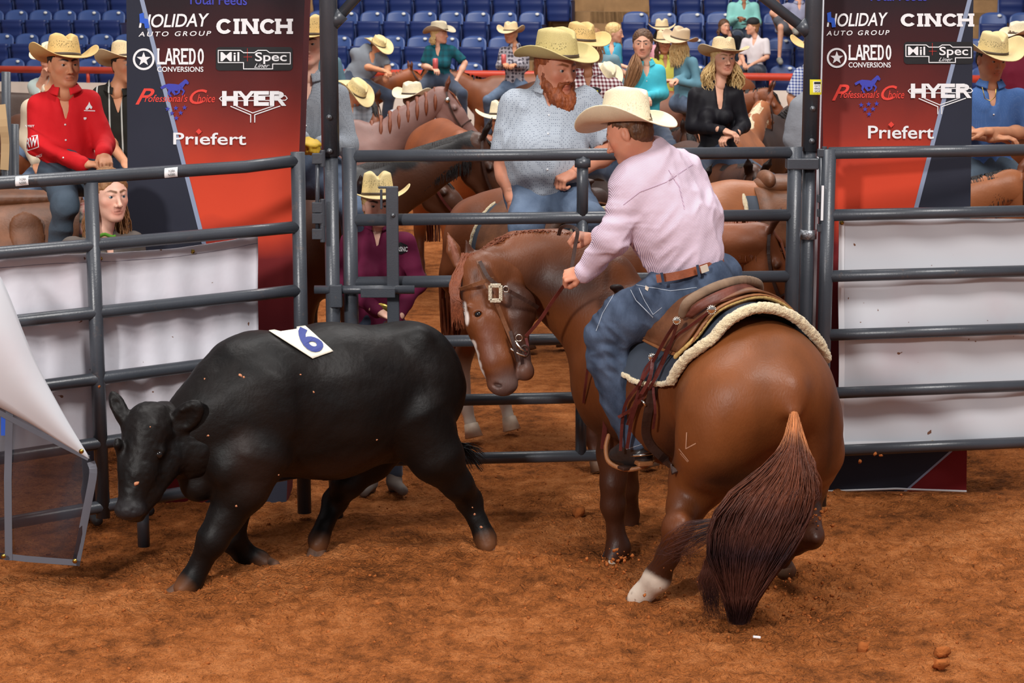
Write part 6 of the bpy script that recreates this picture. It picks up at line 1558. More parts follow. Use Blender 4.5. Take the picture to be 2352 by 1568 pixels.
# ---------------------------------------------------------------- the waiting horses
M_bcoat = mat('waiting_horse_coat', attr=True, rough=.45, spec=.35, var=.18, vscale=4, bump=.25, bscale=60, bdist=.004)
HC = dict(chest=(srgb(118, 64, 34), srgb(78, 42, 26)), bay=(srgb(80, 47, 31), srgb(38, 25, 21)), dark=(srgb(54, 36, 28), srgb(28, 22, 20)), roan=(srgb(132, 98, 90), srgb(100, 54, 36)), sorrel=(srgb(158, 96, 58), srgb(112, 62, 38)), red=(srgb(136, 72, 36), srgb(92, 48, 28)))
def bg_horse(label, wpx, d, yaw, col='chest', na=38, nyaw=0, ha=52, hyaw=0, sc=1.0, mane=None, near=False, socks=(), tack=L_dk, concho=False, rump=0, legs=True, braids=0, thick=0, muzzle=None, z0=0, breastcollar=False):
    """wpx = pixel column of the withers; yaw 0 faces +x, -90 faces the camera"""
    t = empty('horse', label, 'horse'); c0, c1 = HC[col]
    O_ = V3((P(wpx, 300, d).x, d, z0)); R = np.array(Matrix.Rotation(radians(yaw), 3, 'Z'))
    T = lambda x, y, z: O_ + R @ (np.array((x - .38, y, z)) * sc)
    h = .015 if near else .022
    B = Body(h, c0); c = lambda a, b, ra, rb, k=.08, col=None, fl=None: B.cone(T(*a), T(*b), ra * sc, rb * sc, k, col, fl)
    sd_ = R @ np.array((0, 1, 0))
    c((-.55, 0, 1.22), (0, 0, 1.10), .285, .30, .1, None, (sd_, .92)); c((0, 0, 1.10), (.42, 0, 1.13), .30, .27, .1, None, (sd_, .88)); c((-.42, 0, 1.42), (.35, 0, 1.40), .09, .08, .14)
    c((-.78, .0, 1.28), (-.60, 0, 1.2), .15, .24, .12)
    for s in (-1, 1): B.ell(T(-.60, s * .15, 1.12), np.array((.20, .15, .28)) * sc, R, .1); B.ell(T(.46, s * .14, 1.05), np.array((.16, .11, .24)) * sc, R, .08)
    n0 = np.array((.48, 0, 1.20)); an = radians(na); ny = radians(nyaw); nd_ = np.array((cos(an) * cos(ny), cos(an) * sin(ny), sin(an)))
    n1 = n0 + nd_ * .40; n2 = n0 + nd_ * .80; hy = radians(nyaw + hyaw); hd_ = np.array((cos(radians(ha)) * cos(hy), cos(radians(ha)) * sin(hy), -sin(radians(ha))))
    perp = R @ np.array((-sin(ny), cos(ny), 0))
    c(n0 - (0, 0, .04), n1, .22, .155, .12, None, (perp, .66)); c(n1, n2, .155, .105, .06, None, (perp, .70))
    B.cone(T(*(n2 - (0, 0, .01))), T(*(n2 + hd_ * .02)), .10 * sc, .10 * sc, .05, None, (perp, .85))
    p0 = n2 + hd_ * .02 + (0, 0, .02); hp = R @ np.array((-sin(hy), cos(hy), 0)); up_ = np.cross(np.array((-sin(hy), cos(hy), 0)), hd_); up_ = -up_ if up_[2] < 0 else up_
    H = Body(.009 if near else .014, c0)
    q = lambda l, u, s=0: T(*(p0 + hd_ * l + up_ * u + np.array((-sin(hy), cos(hy), 0)) * s))
    H.cone(q(0, 0), q(.22, -.01), .105 * sc, .088 * sc, .03, None, (hp, .82)); H.cone(q(.22, 0), q(.46, -.02), .078 * sc, .056 * sc, .03, None, (hp, .85)); H.ell(q(.13, -.085), np.array((.085, .055, .09)) * sc, R, .03)
    H.cone(q(.46, -.02), q(.53, -.03), .056 * sc, .046 * sc, .03, muzzle or c1, (hp, 1.05)); H.cone(q(.18, -.11), q(.50, -.075), .045 * sc, .030 * sc, .03)
    for s in (-1, 1):
        H.ell(q(.15, .03, s * .07), np.array((.03, .022, .025)) * sc, R, .02); H.ell(q(.16, .025, s * .088), (.016 * sc,) * 3, None, .003, (.01, .008, .008)); H.ell(q(.53, .0, s * .045), (.016 * sc,) * 3, None, .004, (.03, .02, .02), -1)
        e0 = q(-.02, .08, s * .05); ed = T(*(p0 + up_ * .20 - hd_ * .10 + np.array((-sin(hy), cos(hy), 0)) * s * .085)); H.chain([e0, e0 * .5 + ed * .5, ed], [.030 * sc, .034 * sc, .006], .01, c1, (hd_ @ R.T, .5))
    if legs:
        for s in (-1, 1):
            k = .06 * s
            for pts, rs in ((((.50, s * .15, .95), (.50 + k, s * .15, .72), (.52 + k, s * .14, .46), (.51 + k, s * .14, .40), (.52 + k, s * .14, .18), (.56 + k, s * .14, .08)), (.12, .072, .050, .042, .030, .040)), (((-.62, s * .15, 1.0), (-.48, s * .17, .80), (-.68, s * .15, .52), (-.70, s * .15, .46), (-.66, s * .15, .18), (-.62, s * .15, .08)), (.19, .10, .052, .045, .033, .040))):
                for i in range(5):
                    tag_ = ('f' if pts[0][0] > 0 else 'h') + ('r' if s < 0 else 'l')
                    B.cone(T(*pts[i]), T(*pts[i + 1]), rs[i] * sc, rs[i + 1] * sc, .04, srgb(226, 214, 198) if tag_ in socks and i >= 3 else (c1 if i >= 2 else None))
    if thick:
        for u in np.linspace(0, 1, 7): b = n0 + nd_ * (.80 * u) + np.array((-.10 * (1 - u), 0, (.14 - .06 * u))); B.paint(T(*b), (.10, .2, .085), (.012, .010, .010), .03)
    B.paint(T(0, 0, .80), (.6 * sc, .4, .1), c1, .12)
    B.obj('body', M_bcoat, t, [H])
    if legs:
        for s in (-1, 1):
            for x in (.56, -.62):
                a = T(x + .06 * s * (x > 0), s * (.14 if x > 0 else .15), .09); mb = MB(); mb.tube([a, a - V3((0, 0, .08 * sc)) + R @ np.array((.03, 0, 0))], [.042 * sc, .056 * sc], 12); mb.build('hoof', M_hoof if ('f' if x > 0 else 'h') + ('r' if s < 0 else 'l') not in socks else mat('pale_hoof', (.6, .5, .4)), t)
    mm = HM['dark'] if mane is None else mane
    mb = MB(); nn = 900 if thick else 320 if near else 60
    for i in range(nn if not braids else 0):
        u = random.random(); b = n0 + nd_ * (.80 * u) + np.array((-.12 * (1 - u), 0, (.20 - .09 * u))); s = -1 if random.random() < .8 else 1; pv = np.array((-sin(ny), cos(ny), 0)) * s
        mb.tube([T(*b), T(*(b + pv * .045 - (0, 0, .03))), T(*(b + pv * (.11 - .03 * u) - (0, 0, random.uniform(.12, .22) + .06 * thick)))], np.array([.012, .010, .002]) * sc * (.55 if near else 1), 4, cap=False)
    for i in range(24): mb.tube([q(-.02, .09, random.uniform(-.03, .03)), q(.06, .105, random.uniform(-.04, .04)), q(random.uniform(.1, .2), .085, random.uniform(-.05, .05))], [.008, .008, .002], 4, cap=False)
    for i in range(braids):
        u = (i + .5) / braids; b = n0 + nd_ * (.80 * u) + np.array((-.12 * (1 - u), 0, (.20 - .09 * u))); pv = np.array((-sin(ny), cos(ny), 0)) * -1
        mb.tube(spline([T(*b), T(*(b + pv * .05 - (0, 0, .03))), T(*(b + pv * (.115 - .03 * u) - (0, 0, .10))), T(*(b + pv * (.13 - .04 * u) - (0, 0, .20)))], 8), [.022, .02, .016, .010, .016, .018, .014, .004], 6)
    mb.build('mane', mm, t)
    mb = MB()
    for i in range(60 if near else 30):
        a = random.uniform(-.04, .04); mb.tube(spline([T(-.86, a, 1.28), T(-.97, a * 1.6, 1.1), T(-.95 + random.uniform(-.05, .05), a * 2.5, .8), T(-.92 + random.uniform(-.06, .06), a * 2, .35)], 6), [.012, .014, .014, .012, .009, .003], 4, cap=False)
    mb.build('tail', mm, t)
    if tack:
        rg = lambda l, r, u0=0: [q(l + .02 * cos(x), r * sin(x) + u0, r * .84 * cos(x)) for x in np.linspace(0, 2 * pi, 17)]
        bo = strap(rg(.34, .083, -.02), .018, tack, t, 'noseband', .008, hd_ @ R.T)
        for s in (-1, 1):
            strap([q(-.03, .085, s * .06), q(.08, .02, s * .094), q(.22, -.03, s * .084), q(.42, -.06, s * .055)], .018, tack, t, 'cheekpiece', .008, hp * s, 10)
            if concho: cc = q(.05, .03, s * .102); mb = MB(); mb.tube([cc, cc + hp * s * .012], .026, 14); mb.build('concho', M_chrome, t)
    if breastcollar: strap([T(.1, -.30, 1.2), T(.45, -.26, 1.12), T(.70, -.12, 1.08), T(.74, 0, 1.06)], .05, L_br, t, 'breast_collar', .01, (0, -1, 0), 12)
    return t, T, R
def bg_saddle(label, T, R, sc=1.0, lab2=None, padm=None, leath=None, sides=(-1, 1)):
    """western saddle and pad in the horse's own frame"""
    leath = leath or L_br
    pd = empty('saddle_pad', lab2, 'saddle pad')
    arch = lambda u, r, x, zt: (x, r * sin((u - .5) * pi * 1.12), zt - r * (1 - cos((u - .5) * pi * 1.12)))
    mb = MB(); mb.grid(lambda u, v: tuple(T(*arch(u, .325, -.40 + .80 * v, 1.475 - .02 * sin(pi * v)))), 25, 8); mb.build('pad', padm or M_padn, pd, solid=.02)
    for x in (-.40, .40):
        B = Body(.012); pts = [T(*arch(u, .328, x, 1.477)) for u in np.linspace(0, 1, 26)]
        for a, b in zip(pts[:-1], pts[1:]): B.cone(a, b, .017, .017, .004)
        B.disps.append(lambda v, n: .003 * vnoise(v * 75, 3)); B.obj('fleece_edge', M_fleece, pd)
    s = empty('saddle', label, 'saddle')
    mb = MB(); mb.grid(lambda u, v: tuple(T(*arch(.5 + (u - .5) * .86, .345, -.33 + .64 * v, 1.50))), 21, 8); mb.build('skirt', leath, s, solid=.012)
    B = Body(.012); B.cone(T(-.18, 0, 1.50), T(.12, 0, 1.50), .15, .11, .05, None, ((0, 0, 1), .4)); B.obj('seat', leath, s)
    B = Body(.012); B.ell(T(-.24, 0, 1.53), (.05, .17, .06), R, .01)
    B.obj('cantle', leath, s)
    B = Body(.010); B.cone(T(.22, -.10, 1.50), T(.22, .10, 1.50), .075, .075, .04); B.cone(T(.23, 0, 1.53), T(.26, 0, 1.61), .035, .022, .02); B.ell(T(.27, 0, 1.62), (.034, .034, .014), R, .01); B.obj('horn', L_dk, s)
    for sd2 in sides:
        B = Body(.012); B.chain([T(.02, sd2 * .30, 1.36), T(.05, sd2 * .37, 1.10), T(.10, sd2 * .38, .85)], [.10, .10, .05], .03, None, (R @ np.array((0, 1, 0)), .2)); B.obj('fender', leath, s)
        mb = MB(); mb.tube([T(.12 + .075 * cos(a), sd2 * .39, .76 + .085 * sin(a)) for a in np.linspace(0, 2 * pi, 18)], .016, 6, cap=False); mb.build('stirrup', leath, s)
    return s
M_navaj = mat('woven_red_blanket', srgb(170, 40, 44), rough=.9, fn=plaid((1, 0, .2), (.2, 0, 1), 9, (.02, .02, .02), 1.2, .1), var=.5, vscale=30, col2=srgb(214, 200, 180))
bv_ = {}
t, T, R = bg_horse('chestnut horse carrying the man in the red shirt, its saddle just over the left rail', 210, 11.5, 8, 'chest', near=True, ha=50); bg_saddle('brown saddle with a metal buckle under the man in the red shirt', T, R, lab2='red, black and cream woven blanket under the red-shirted rider', padm=M_navaj)
t, T, R = bg_horse('sorrel horse behind the gate with white hind socks, ridden by the bearded man', 1385, 11.15, -50, 'chest', na=8, nyaw=42, ha=60, near=True, socks=('hl', 'hr'), mane=mat('chestnut_mane', (.3, .1, .05))); bg_saddle('dark leather saddle under the bearded man in grey', T, R, lab2='navy saddle pad with cream fleece edge under the bearded man')
t, T, R = bg_horse('pale sorrel horse standing behind the gate at the right of the pink-shirted rider', 2000, 12.0, 5, 'sorrel', near=True, na=20, sc=1.02, ha=60); bg_saddle('brown saddle on the pale sorrel horse, partly behind the right gate post', T, R, lab2='navy felt pad with curled fleece edge, left of the right gate post')
t, T, R = bg_horse('bay horse with a thick black mane, lowering its head behind the gate rails', 785, 13.3, -2, 'bay', near=True, na=26, ha=58, concho=True, sc=1.06, thick=1)
t, T, R = bg_horse('reddish bay horse ridden by the man with yellow gloves, between banner and gate', 730, 11.9, -66, 'bay', near=True, na=22, ha=62, mane=None, nyaw=0)
t, T, R = bg_horse('roan horse with a braided mane tied with purple bands, looking right', 828, 18.6, 3, 'roan', na=37, ha=48, near=True, braids=9, mane=mat('chestnut_mane', (.3, .1, .05)), concho=True, tack=L_dk)
O_ = T
mb = MB()
for i in range(9): u = (i + .5) / 9; an = radians(37); b = np.array((.48, 0, 1.2)) + np.array((cos(an), 0, sin(an))) * .8 * u + np.array((-.12 * (1 - u), 0, .20 - .09 * u)); mb.sphere(T(*(b + (0, -.115 + .03 * u, -.12))), .016, None, 8, 6)
o = mb.build('braid_bands', mat('purple_band', srgb(120, 70, 190), rough=.5), t); o['kind'] = 'stuff'
bg_horse('brown horse with a pale grey muzzle, its head just behind the black-maned bay', 694, 14.6, -3, 'bay', na=7, ha=40, near=True, muzzle=srgb(150, 124, 112), tack=L_ox)
bg_horse('chestnut horse with a black breast strap, head turned down beside the man with the moustache', 1062, 17.3, -75, 'red', na=14, ha=58, near=True, mane=mat('chestnut_mane', (.3, .1, .05)))
bg_horse('bright chestnut horse with pricked ears under the man in the grey polo shirt', 800, 26.9, 20, 'red', na=22, ha=30, mane=mat('chestnut_mane', (.3, .1, .05)))
bg_horse('brown horse carrying the woman in the teal shirt', 1000, 25.2, -84, 'chest', na=2, ha=65)
bg_horse('chestnut horse carrying the woman in the patterned blouse', 1130, 28.0, 178, 'chest', na=25)
bg_horse('brown horse with a saddle seen to the left of the man in the red shirt', 40, 19.5, 175, 'bay', na=20)
bg_horse('dark brown horse looking right, between the red-shirted man and the banner', 150, 23.0, 6, 'dark', na=24, ha=46, tack=L_br)
bg_horse('dark bay horse with its rump to the camera, near the right gate post', 1775, 19.5, 62, 'dark', na=25)
bg_horse('bay horse facing the camera under the blonde woman in black', 1650, 14.6, -80, 'bay', near=True, na=14, ha=70, sc=1.0, tack=L_dk)
bg_horse('palomino horse with a cream tail standing behind the blonde woman', 1700, 18.1, 70, 'sorrel', na=25, near=True, mane=mat('cream_mane', srgb(232, 214, 178), var=.2, vscale=50))
bg_horse('dark brown horse under the woman in the turquoise shirt', 1500, 17.6, -75, 'bay', na=18, ha=60)
bg_horse('chestnut horse under the long-haired rider in the denim shirt', 1590, 23.5, -20, 'chest', na=18)
bg_horse('dark horse under the girl in the yellow shirt', 1525, 25.5, -95, 'dark', na=18)
bg_horse('dark horse behind the gate under the man in the plaid shirt', 1420, 14.0, -60, 'dark', na=12, ha=60, near=True)
bg_horse('chestnut horse under the man in the denim shirt at the right edge', 2330, 13.4, -50, 'red', na=10, nyaw=-18, ha=60, near=True, mane=mat('chestnut_mane', (.3, .1, .05)))
bg_horse('brown horse standing behind the right post, under the man in the grey windbreaker', 1850, 13.4, 70, 'bay', na=15)
bg_horse('chestnut horse under the man with the tipped straw hat', 800, 21.5, -70, 'chest', na=20)
bg_horse('bay horse half hidden by the left banner, under the striped-shirt man', 320, 14.0, -120, 'bay', na=20)
bg_horse('brown horse under the woman in the bright blue shirt', 1400, 26.0, 5, 'bay', na=12)
bg_horse('chestnut horse at the back under the person in the pink shirt', 1520, 28.2, 170, 'chest', na=10)
bg_horse('chestnut horse far left, under the person in the pale hat', 100, 17.6, -95, 'chest', na=0, ha=60)
bg_horse('chestnut horse at the far right under the man in the maroon shirt', 2340, 19.4, 20, 'chest', na=12)
bg_horse('brown horse hidden behind the man in the checked shirt', 1374, 22.2, -100, 'bay', na=8)
# ---------------------------------------------------------------- the people
R_ = radians
# bearded man
M_bshirt = cm('grey_printed_cotton', srgb(166, 174, 184), fn=dots(95, srgb(60, 70, 92), .26, .75))
r, pos, T, so = person('heavy bearded man in a straw hat and grey printed short-sleeved shirt on horseback', (1264, 198), 10.85, ty=R_(18), sc=1.10, near=2, build=1.22, belly=.6, skin='red',
    head=dict(px=(1278, 158), yaw=R_(36), pitch=-.10, sc=1.10, fat=.008, brow=srgb(120, 66, 34), iris=srgb(60, 70, 80)), shirt=M_bshirt, sleeve='short', pants=M_jean,
    J=dict(shl=(1183, 235, .05), shr=(1345, 228, .02), ell=(1158, 380, .02), wrl=(1176, 455, -.10), elr=(1405, 345, -.02), wrr=(1325, 395, -.22), hpl=(1222, 440, 0), hpr=(1290, 440, 0), knl=(1208, 520, -.20), anl=(1200, 700, -.05), knr=(1350, 500, -.3), anr=(1370, 690, -.1)),
    hands=dict(l=dict(dirv=(.25, -.35, -1), palm=(.6, .6, -.2), curl=.15, spread=.35, sc=1.12), r=dict(curl=.85, dirv=(-.7, -.3, -.3), palm=(0, .3, -1), sc=1.1)), vneck=.05, buttons=4, fold=.009,
    hair=[('short', 'red'), ('beard', 'red', .045)], hatd=dict(m=ST['olive'], brim=.112, curl=.060, dip=.012, z=.052, crown=.130, tilt=.05, roll=.0, yaw=R_(14), sc=.98))
M_btab = M_btn
# man in plaid behind him
M_plaid = cm('maroon_check_cotton', srgb(224, 212, 212), fn=plaid((1, .2, 0), (0, .1, 1), 38, srgb(104, 34, 44), 1.3, .1))
r, pos, T, so = person('man in a maroon and white checked shirt, just behind the bearded man', (1350, 162), 13.2, ty=R_(5), near=1, build=1.12, skin='brown', sc=1.05, head=dict(px=(1334, 108), yaw=R_(28), pitch=-.08, stubble=.45), shirt=M_plaid, pants=M_jeand, fold=.008, vneck=.05,
    J=dict(shl=(1300, 200), shr=(1410, 200)), hair=[('short', 'dark')], hatd=dict(m=ST['tan'], crown=.112, curl=.06, roll=.04, brim=.120, dip=.015))
p_text(Face(12.93, .01), 'Arden', rect(1350, 204, 1374, 213), M_lbl, so, off=.02)
o = p_polys(Face(12.95, 0), [[(1363 + 18 * cos(a), 208 + 8.5 * sin(a)) for a in np.linspace(0, 2 * pi, 25)[:-1]]], M_black, so, 'badge')
# red shirt
M_red = cm('red_cotton', srgb(212, 28, 36), bump=.3)
r, pos, T, so = person('young man in a red shirt and straw hat on horseback behind the left fence', (150, 203), 11.1, ty=R_(28), near=2, skin='tan', sc=1.0, build=1.0, head=dict(px=(148, 148), yaw=R_(30), pitch=-.02, brow=srgb(30, 22, 18), sc=1.02), shirt=M_red, sleeve='long', pants=M_jeang, fold=.009, vneck=.11, buttons=3,
    J=dict(shl=(90, 235, .02), shr=(205, 228, .05), ell=(86, 335, -.02), wrl=(192, 378, -.26), elr=(240, 330, 0), wrr=(238, 352, -.24), hpl=(135, 400, 0), hpr=(185, 400, .05), knl=(150, 470, -.28), anl=(128, 600, -.15)),
    hands=dict(l=dict(curl=.55, dirv=(1, -.2, .05), palm=(0, .2, -1)), r=dict(curl=.5, dirv=(.25, -.6, -.5), palm=(-.2, .4, -1))), hair=[('short', 'dark')], hatd=dict(m=ST['tan'], brim=.125, curl=.072, dip=.02, crown=.122, tilt=.12, roll=.06))
bv = bvh_of(so); Wm = M_white
def on(bv, s_, px4, m, par, **k): return decal_text(bv, s_, px4, m, par, name='shirt_print', lift=.006, **k)
on(bv, 'RW', rect(62, 318, 86, 340, -5), Wm, so, off=.03); decal(bv, linep([(60, 316), (86, 311), (90, 338), (65, 345), (60, 316)], 2), Wm, so, 'shirt_print', lift=.006)
decal(bv, [[(66 + 7 * cos(a), 290 + 8 * sin(a)) for a in np.linspace(0, 2 * pi, 17)[:-1]]], mat('gold_print', srgb(190, 150, 50)), so, 'shirt_print', lift=.006); on(bv, 'WEST', rect(58, 287, 80, 292), Wm, so)
on(bv, 'RANCH', rect(84, 356, 98, 362, -4), Wm, so); decal(bv, ringp(76, 366, 3, 4.5, 12), Wm, so, 'shirt_print', lift=.006)
decal(bv, [[(197, 248), (203, 240), (205, 234), (208, 241), (212, 246), (210, 251), (206, 247), (202, 252), (197, 252)], [(193, 253), (218, 254), (218, 256), (193, 255)]], Wm, so, 'shirt_print', lift=.006); decal(bv, [[(192, 269), (199, 269), (199, 273), (195, 275), (192, 273)]], Wm, so, 'shirt_print', lift=.006)
# maroon shirt at the gate
M_mar = cm('maroon_cotton', srgb(98, 22, 56), bump=.3)
r, pos, T, so = person('woman in a maroon shirt, jeans and straw hat standing behind the gate', (868, 512), 10.62, ty=R_(6), base=STAND, near=2, female=True, skin='pale', sc=.98, build=1.02, head=dict(px=(868, 470), yaw=R_(8), pitch=-.02, iris=srgb(60, 50, 40)), shirt=M_mar, pants=M_jeand, fold=.007, vneck=.06, bust=1,
    J=dict(shl=(805, 550), shr=(932, 552), ell=(792, 655), elr=(958, 650), wrl=(868, 715, -.2), wrr=(908, 732, -.16), anl=(850, 1085), anr=(905, 1082), knl=(852, 920), knr=(903, 920), hpl=(845, 770), hpr=(898, 770)), hands=dict(l=dict(curl=.6, dirv=(.8, -.2, -.3)), r=dict(curl=.5, dirv=(-.7, -.1, -.5))), untuck=0, buttons=0,
    hair=[('cap', 'blond')], hatd=dict(m=ST['natural'], brim=.125, curl=.062, dip=.016, crown=.128, tilt=.1, z=.05), boots=mat('grey_suede', srgb(120, 108, 100), rough=.9))
bv = bvh_of(so); on(bv, 'NRSNC', ((905, 566), (936, 566), (936, 577), (905, 577)), Wm, so, off=.03); decal(bv, [[(904, 563), (920, 556), (936, 563), (934, 578), (920, 584), (906, 578)]], M_black, so, 'shirt_print', lift=.003)
mb = MB(); mb.sphere(P(876, 712, 10.42), (.05, .012, .038), None, 16, 8); mb.build('belt_buckle', M_brass, r)
o = so
# young woman at the left fence
r, pos, T, so = person('young woman with long brown hair and a green neckline, behind the left fence post', (236, 528), 9.98, ty=R_(40), base=STAND, near=2, female=True, skin='pale', sc=.97, head=dict(px=(252, 448), yaw=R_(36), pitch=-.03, iris=srgb(90, 120, 140), brow=srgb(120, 84, 60), sc=1.10), shirt=cm('grey_jacket', srgb(96, 88, 82)), sleeve='long', pants=M_jeand,
    collar=False, hair=[('cap', 'lbrown'), ('fall', 'lbrown', dict(phis=[(-160, -62), (100, 185)], length=.34, n=170, r=.0045, wave=.012, out=.03))], boots=mat('black_canvas_shoe', srgb(34, 32, 34)))
mb = MB(); mb.tube([P(212 + i * 6, 541 + 3 * sin(i), 9.86) for i in range(10)], .009, 8); mb.build('neckline', mat('green_knit', srgb(86, 146, 40), rough=.9), r)
# man with gloves
M_gp = cm('grey_geometric_cotton', srgb(150, 156, 164), fn=dots(120, srgb(70, 76, 86), .3, .6)); M_glove = mat('yellow_leather_glove', srgb(206, 168, 44), rough=.6, bump=.3, bscale=30, var=.15, vscale=12)
r, pos, T, so = person('man in a grey patterned shirt and yellow gloves on horseback, between banner and gate post', (706, 172), 11.35, ty=R_(-6), near=2, skin='pale', sc=1.03, head=dict(px=(708, 101), yaw=R_(0), pitch=0, iris=srgb(70, 80, 90)), shirt=M_gp, pants=M_jean, vneck=.10, buttons=3, build=1.05,
    J=dict(shl=(640, 205), shr=(775, 215), ell=(640, 320), wrl=(695, 318, -.30), elr=(798, 335, -.05), wrr=(738, 330, -.28)), hands=dict(l=dict(curl=.8, dirv=(.6, -.4, -.3)), r=dict(curl=.75, dirv=(-.8, -.4, .05))), gloves=(M_glove, (1, 1, 1)),
    hair=[('short', 'lbrown')], hatd=dict(m=ST['tan'], brim=.108, curl=.06, dip=.012, crown=.115, tilt=.06))
# blonde in black
M_blk = cm('sheer_black_chiffon', srgb(22, 20, 26), rough=.6)
r, pos, T, so = person('blonde woman in a sheer black blouse and straw hat, hands folded on her reins', (1652, 190), 14.6, ty=R_(10), near=2, female=True, skin='light', sc=1.0, head=dict(px=(1662, 134), yaw=R_(14), pitch=0, iris=srgb(90, 110, 120), brow=srgb(150, 110, 70)), shirt=M_blk, pants=M_jeand, vneck=.15, collar=False, bust=1,
    J=dict(shl=(1596, 215), shr=(1690, 212), ell=(1590, 290), elr=(1708, 288), wrl=(1660, 300, -.30), wrr=(1686, 308, -.28)), hands=dict(l=dict(curl=.4, dirv=(.8, -.3, -.2)), r=dict(curl=.5, dirv=(-.6, -.3, -.2))),
    hair=[('cap', 'blond'), ('fall', 'blond', dict(phis=[(-170, -68), (58, 150)], length=.30, n=150, r=.0055, wave=.022, out=.05))], hatd=dict(m=ST['wheat'], brim=.125, curl=.055, dip=.006, crown=.112, tilt=.14, roll=.05))
# denim shirt at the right
M_den = cm('blue_chambray', srgb(72, 108, 166), fn=dots(160, srgb(150, 176, 214), .18, .6))
r, pos, T, so = person('young man in a blue denim shirt with folded arms, right of the right banner', (2275, 190), 12.6, ty=R_(14), near=2, skin='tan', sc=1.03, head=dict(px=(2278, 136), yaw=R_(16), pitch=-.18, roll=.04, brow=srgb(40, 28, 22)), shirt=M_den, sleeve='short', pants=M_jeang, vneck=.10, buttons=1,
    J=dict(shl=(2205, 220), shr=(2340, 222), ell=(2195, 300), wrl=(2285, 318, -.26), elr=(2362, 305), wrr=(2262, 302, -.30)), hands=dict(l=dict(curl=.3, dirv=(1, -.1, .05)), r=dict(curl=.4, dirv=(-1, .05, .0))), hair=[('short', 'dark')], hatd=dict(m=ST['natural'], brim=.125, curl=.085, dip=.012, crown=.125, tilt=.02, asym=.25))
mb = MB(); mb.tube([P(x, y, 12.42) for x, y in ((2256, 200), (2262, 226), (2275, 232), (2286, 222), (2288, 204))], .003, 6); mb.build('gold_chain', M_brass, r)
# the others, further back
def far(label, at, d, hp=None, **k):
    k.setdefault('near', 0); k.setdefault('fold', .005); hd = k.pop('hd', {}); hd.setdefault('yaw', R_(k.get('ty_deg', 0)))
    ty = R_(k.pop('ty_deg', 0)); hd['px'] = hp
    return person(label, at, d, ty=ty, head=hd, **k)
C_ = lambda n, *c, **k: cm(n, srgb(*c), **k)
far('man in a black and white striped shirt, half hidden by the left banner', (268, 205), 12.8, (290, 148), near=1, skin='tan', shirt=C_('black_striped_cotton', 34, 32, 28, fn=stripes((1, .1, 0), 13, srgb(196, 196, 190), .93, .05)), sleeve='short', pants=M_jeand, hd=dict(yaw=R_(35), brow=srgb(30, 22, 18)), ty_deg=20,
    J=dict(shl=(232, 215), ell=(238, 310), wrl=(285, 370, -.2)), hair=[('short', 'dark')], hatd=dict(m=ST['wheat'], curl=.06, brim=.13, tilt=.15))
far('person in a pale hat just behind the young man in the red shirt', (108, 185), 17, (118, 138), skin='light', shirt=C_('pale_shirt', 190, 206, 200), pants=M_jean, hd=dict(yaw=R_(-30)), J=dict(ell=(86, 215), wrl=(100, 175, -.1), shl=(80, 195)), hair=[('short', 'brown')], hatd=dict(m=ST['pale'], sc=1.0, curl=.06), sleeve='short', ty_deg=-20)
far('person in a beige jacket at the left edge, behind the red-shirted man', (118, 215), 12.6, (140, 150), near=1, shirt=C_('beige_canvas', 206, 190, 166), pants=M_jean, J=dict(shl=(70, 245), ell=(64, 320), wrl=(84, 372, -.1)), hair=[('short', 'brown')], ty_deg=0, hd=dict(yaw=0))
far('long-haired rider in a teal top, glimpsed behind the left gate post', (742, 125), 22, (728, 88), shirt=C_('teal_top', 84, 112, 124), female=True, pants=M_jean, hair=[('cap', 'lbrown'), ('fall', 'lbrown', dict(phis=[(60, 200)], length=.3, n=40, r=.008))], ty_deg=150, hd=dict(yaw=R_(140)))
far('man in a grey polo shirt and straw hat leaning forward in his saddle', (856, 124), 26.8, (868, 108), lean=(0, 0), skin='tan', shirt=C_('grey_polo', 120, 126, 134), sleeve='short', pants=M_jeand, ty_deg=40, hd=dict(yaw=R_(50), pitch=-.5, stubble=.6), build=1.15, J=dict(shl=(815, 120), shr=(872, 122), ell=(828, 150), wrl=(882, 163, -.3), elr=(890, 155), wrr=(888, 172, -.2), hpl=(795, 192), hpr=(830, 195)), hair=[('short', 'brown')], hatd=dict(m=ST['natural'], brim=.13, curl=.06, crown=.11))
far('woman in a teal shirt and grey felt hat holding a drink can, turned aside', (1006, 102), 24.5, (1010, 78), female=True, skin='light', shirt=C_('dark_teal_cotton', 22, 92, 104, fn=plaid((1, 0, 0), (0, 0, 1), 14, srgb(30, 60, 70), .7)), sleeve='short', pants=M_jeand, hd=dict(yaw=R_(60), pitch=.05),
    J=dict(shl=(985, 112), shr=(1038, 112), ell=(974, 152), wrl=(995, 158, -.25), elr=(1068, 145), wrr=(1046, 190, -.15), hpl=(990, 185), hpr=(1025, 185)), hair=[('cap', 'blond'), ('fall', 'blond', dict(phis=[(-160, -90)], length=.10, n=24, r=.009))], hatd=dict(m=ST['grey'], curl=.06, sc=1.05), bust=1)
far('smiling woman in a grey snake-print blouse and straw hat holding a drink', (1182, 102), 26, (1173, 78), female=True, skin='tan', shirt=C_('snake_print', 170, 164, 170, fn=dots(22, srgb(52, 46, 60), .45, .9)), pants=M_jean, J=dict(shl=(1156, 115), shr=(1208, 115), ell=(1148, 152), wrl=(1158, 148, -.25), elr=(1206, 155), wrr=(1184, 150, -.25)), ty_deg=-8, hd=dict(yaw=R_(-22)), hair=[('short', 'blond')], hatd=dict(m=ST['wheat'], curl=.072, sc=1.05), bust=1)
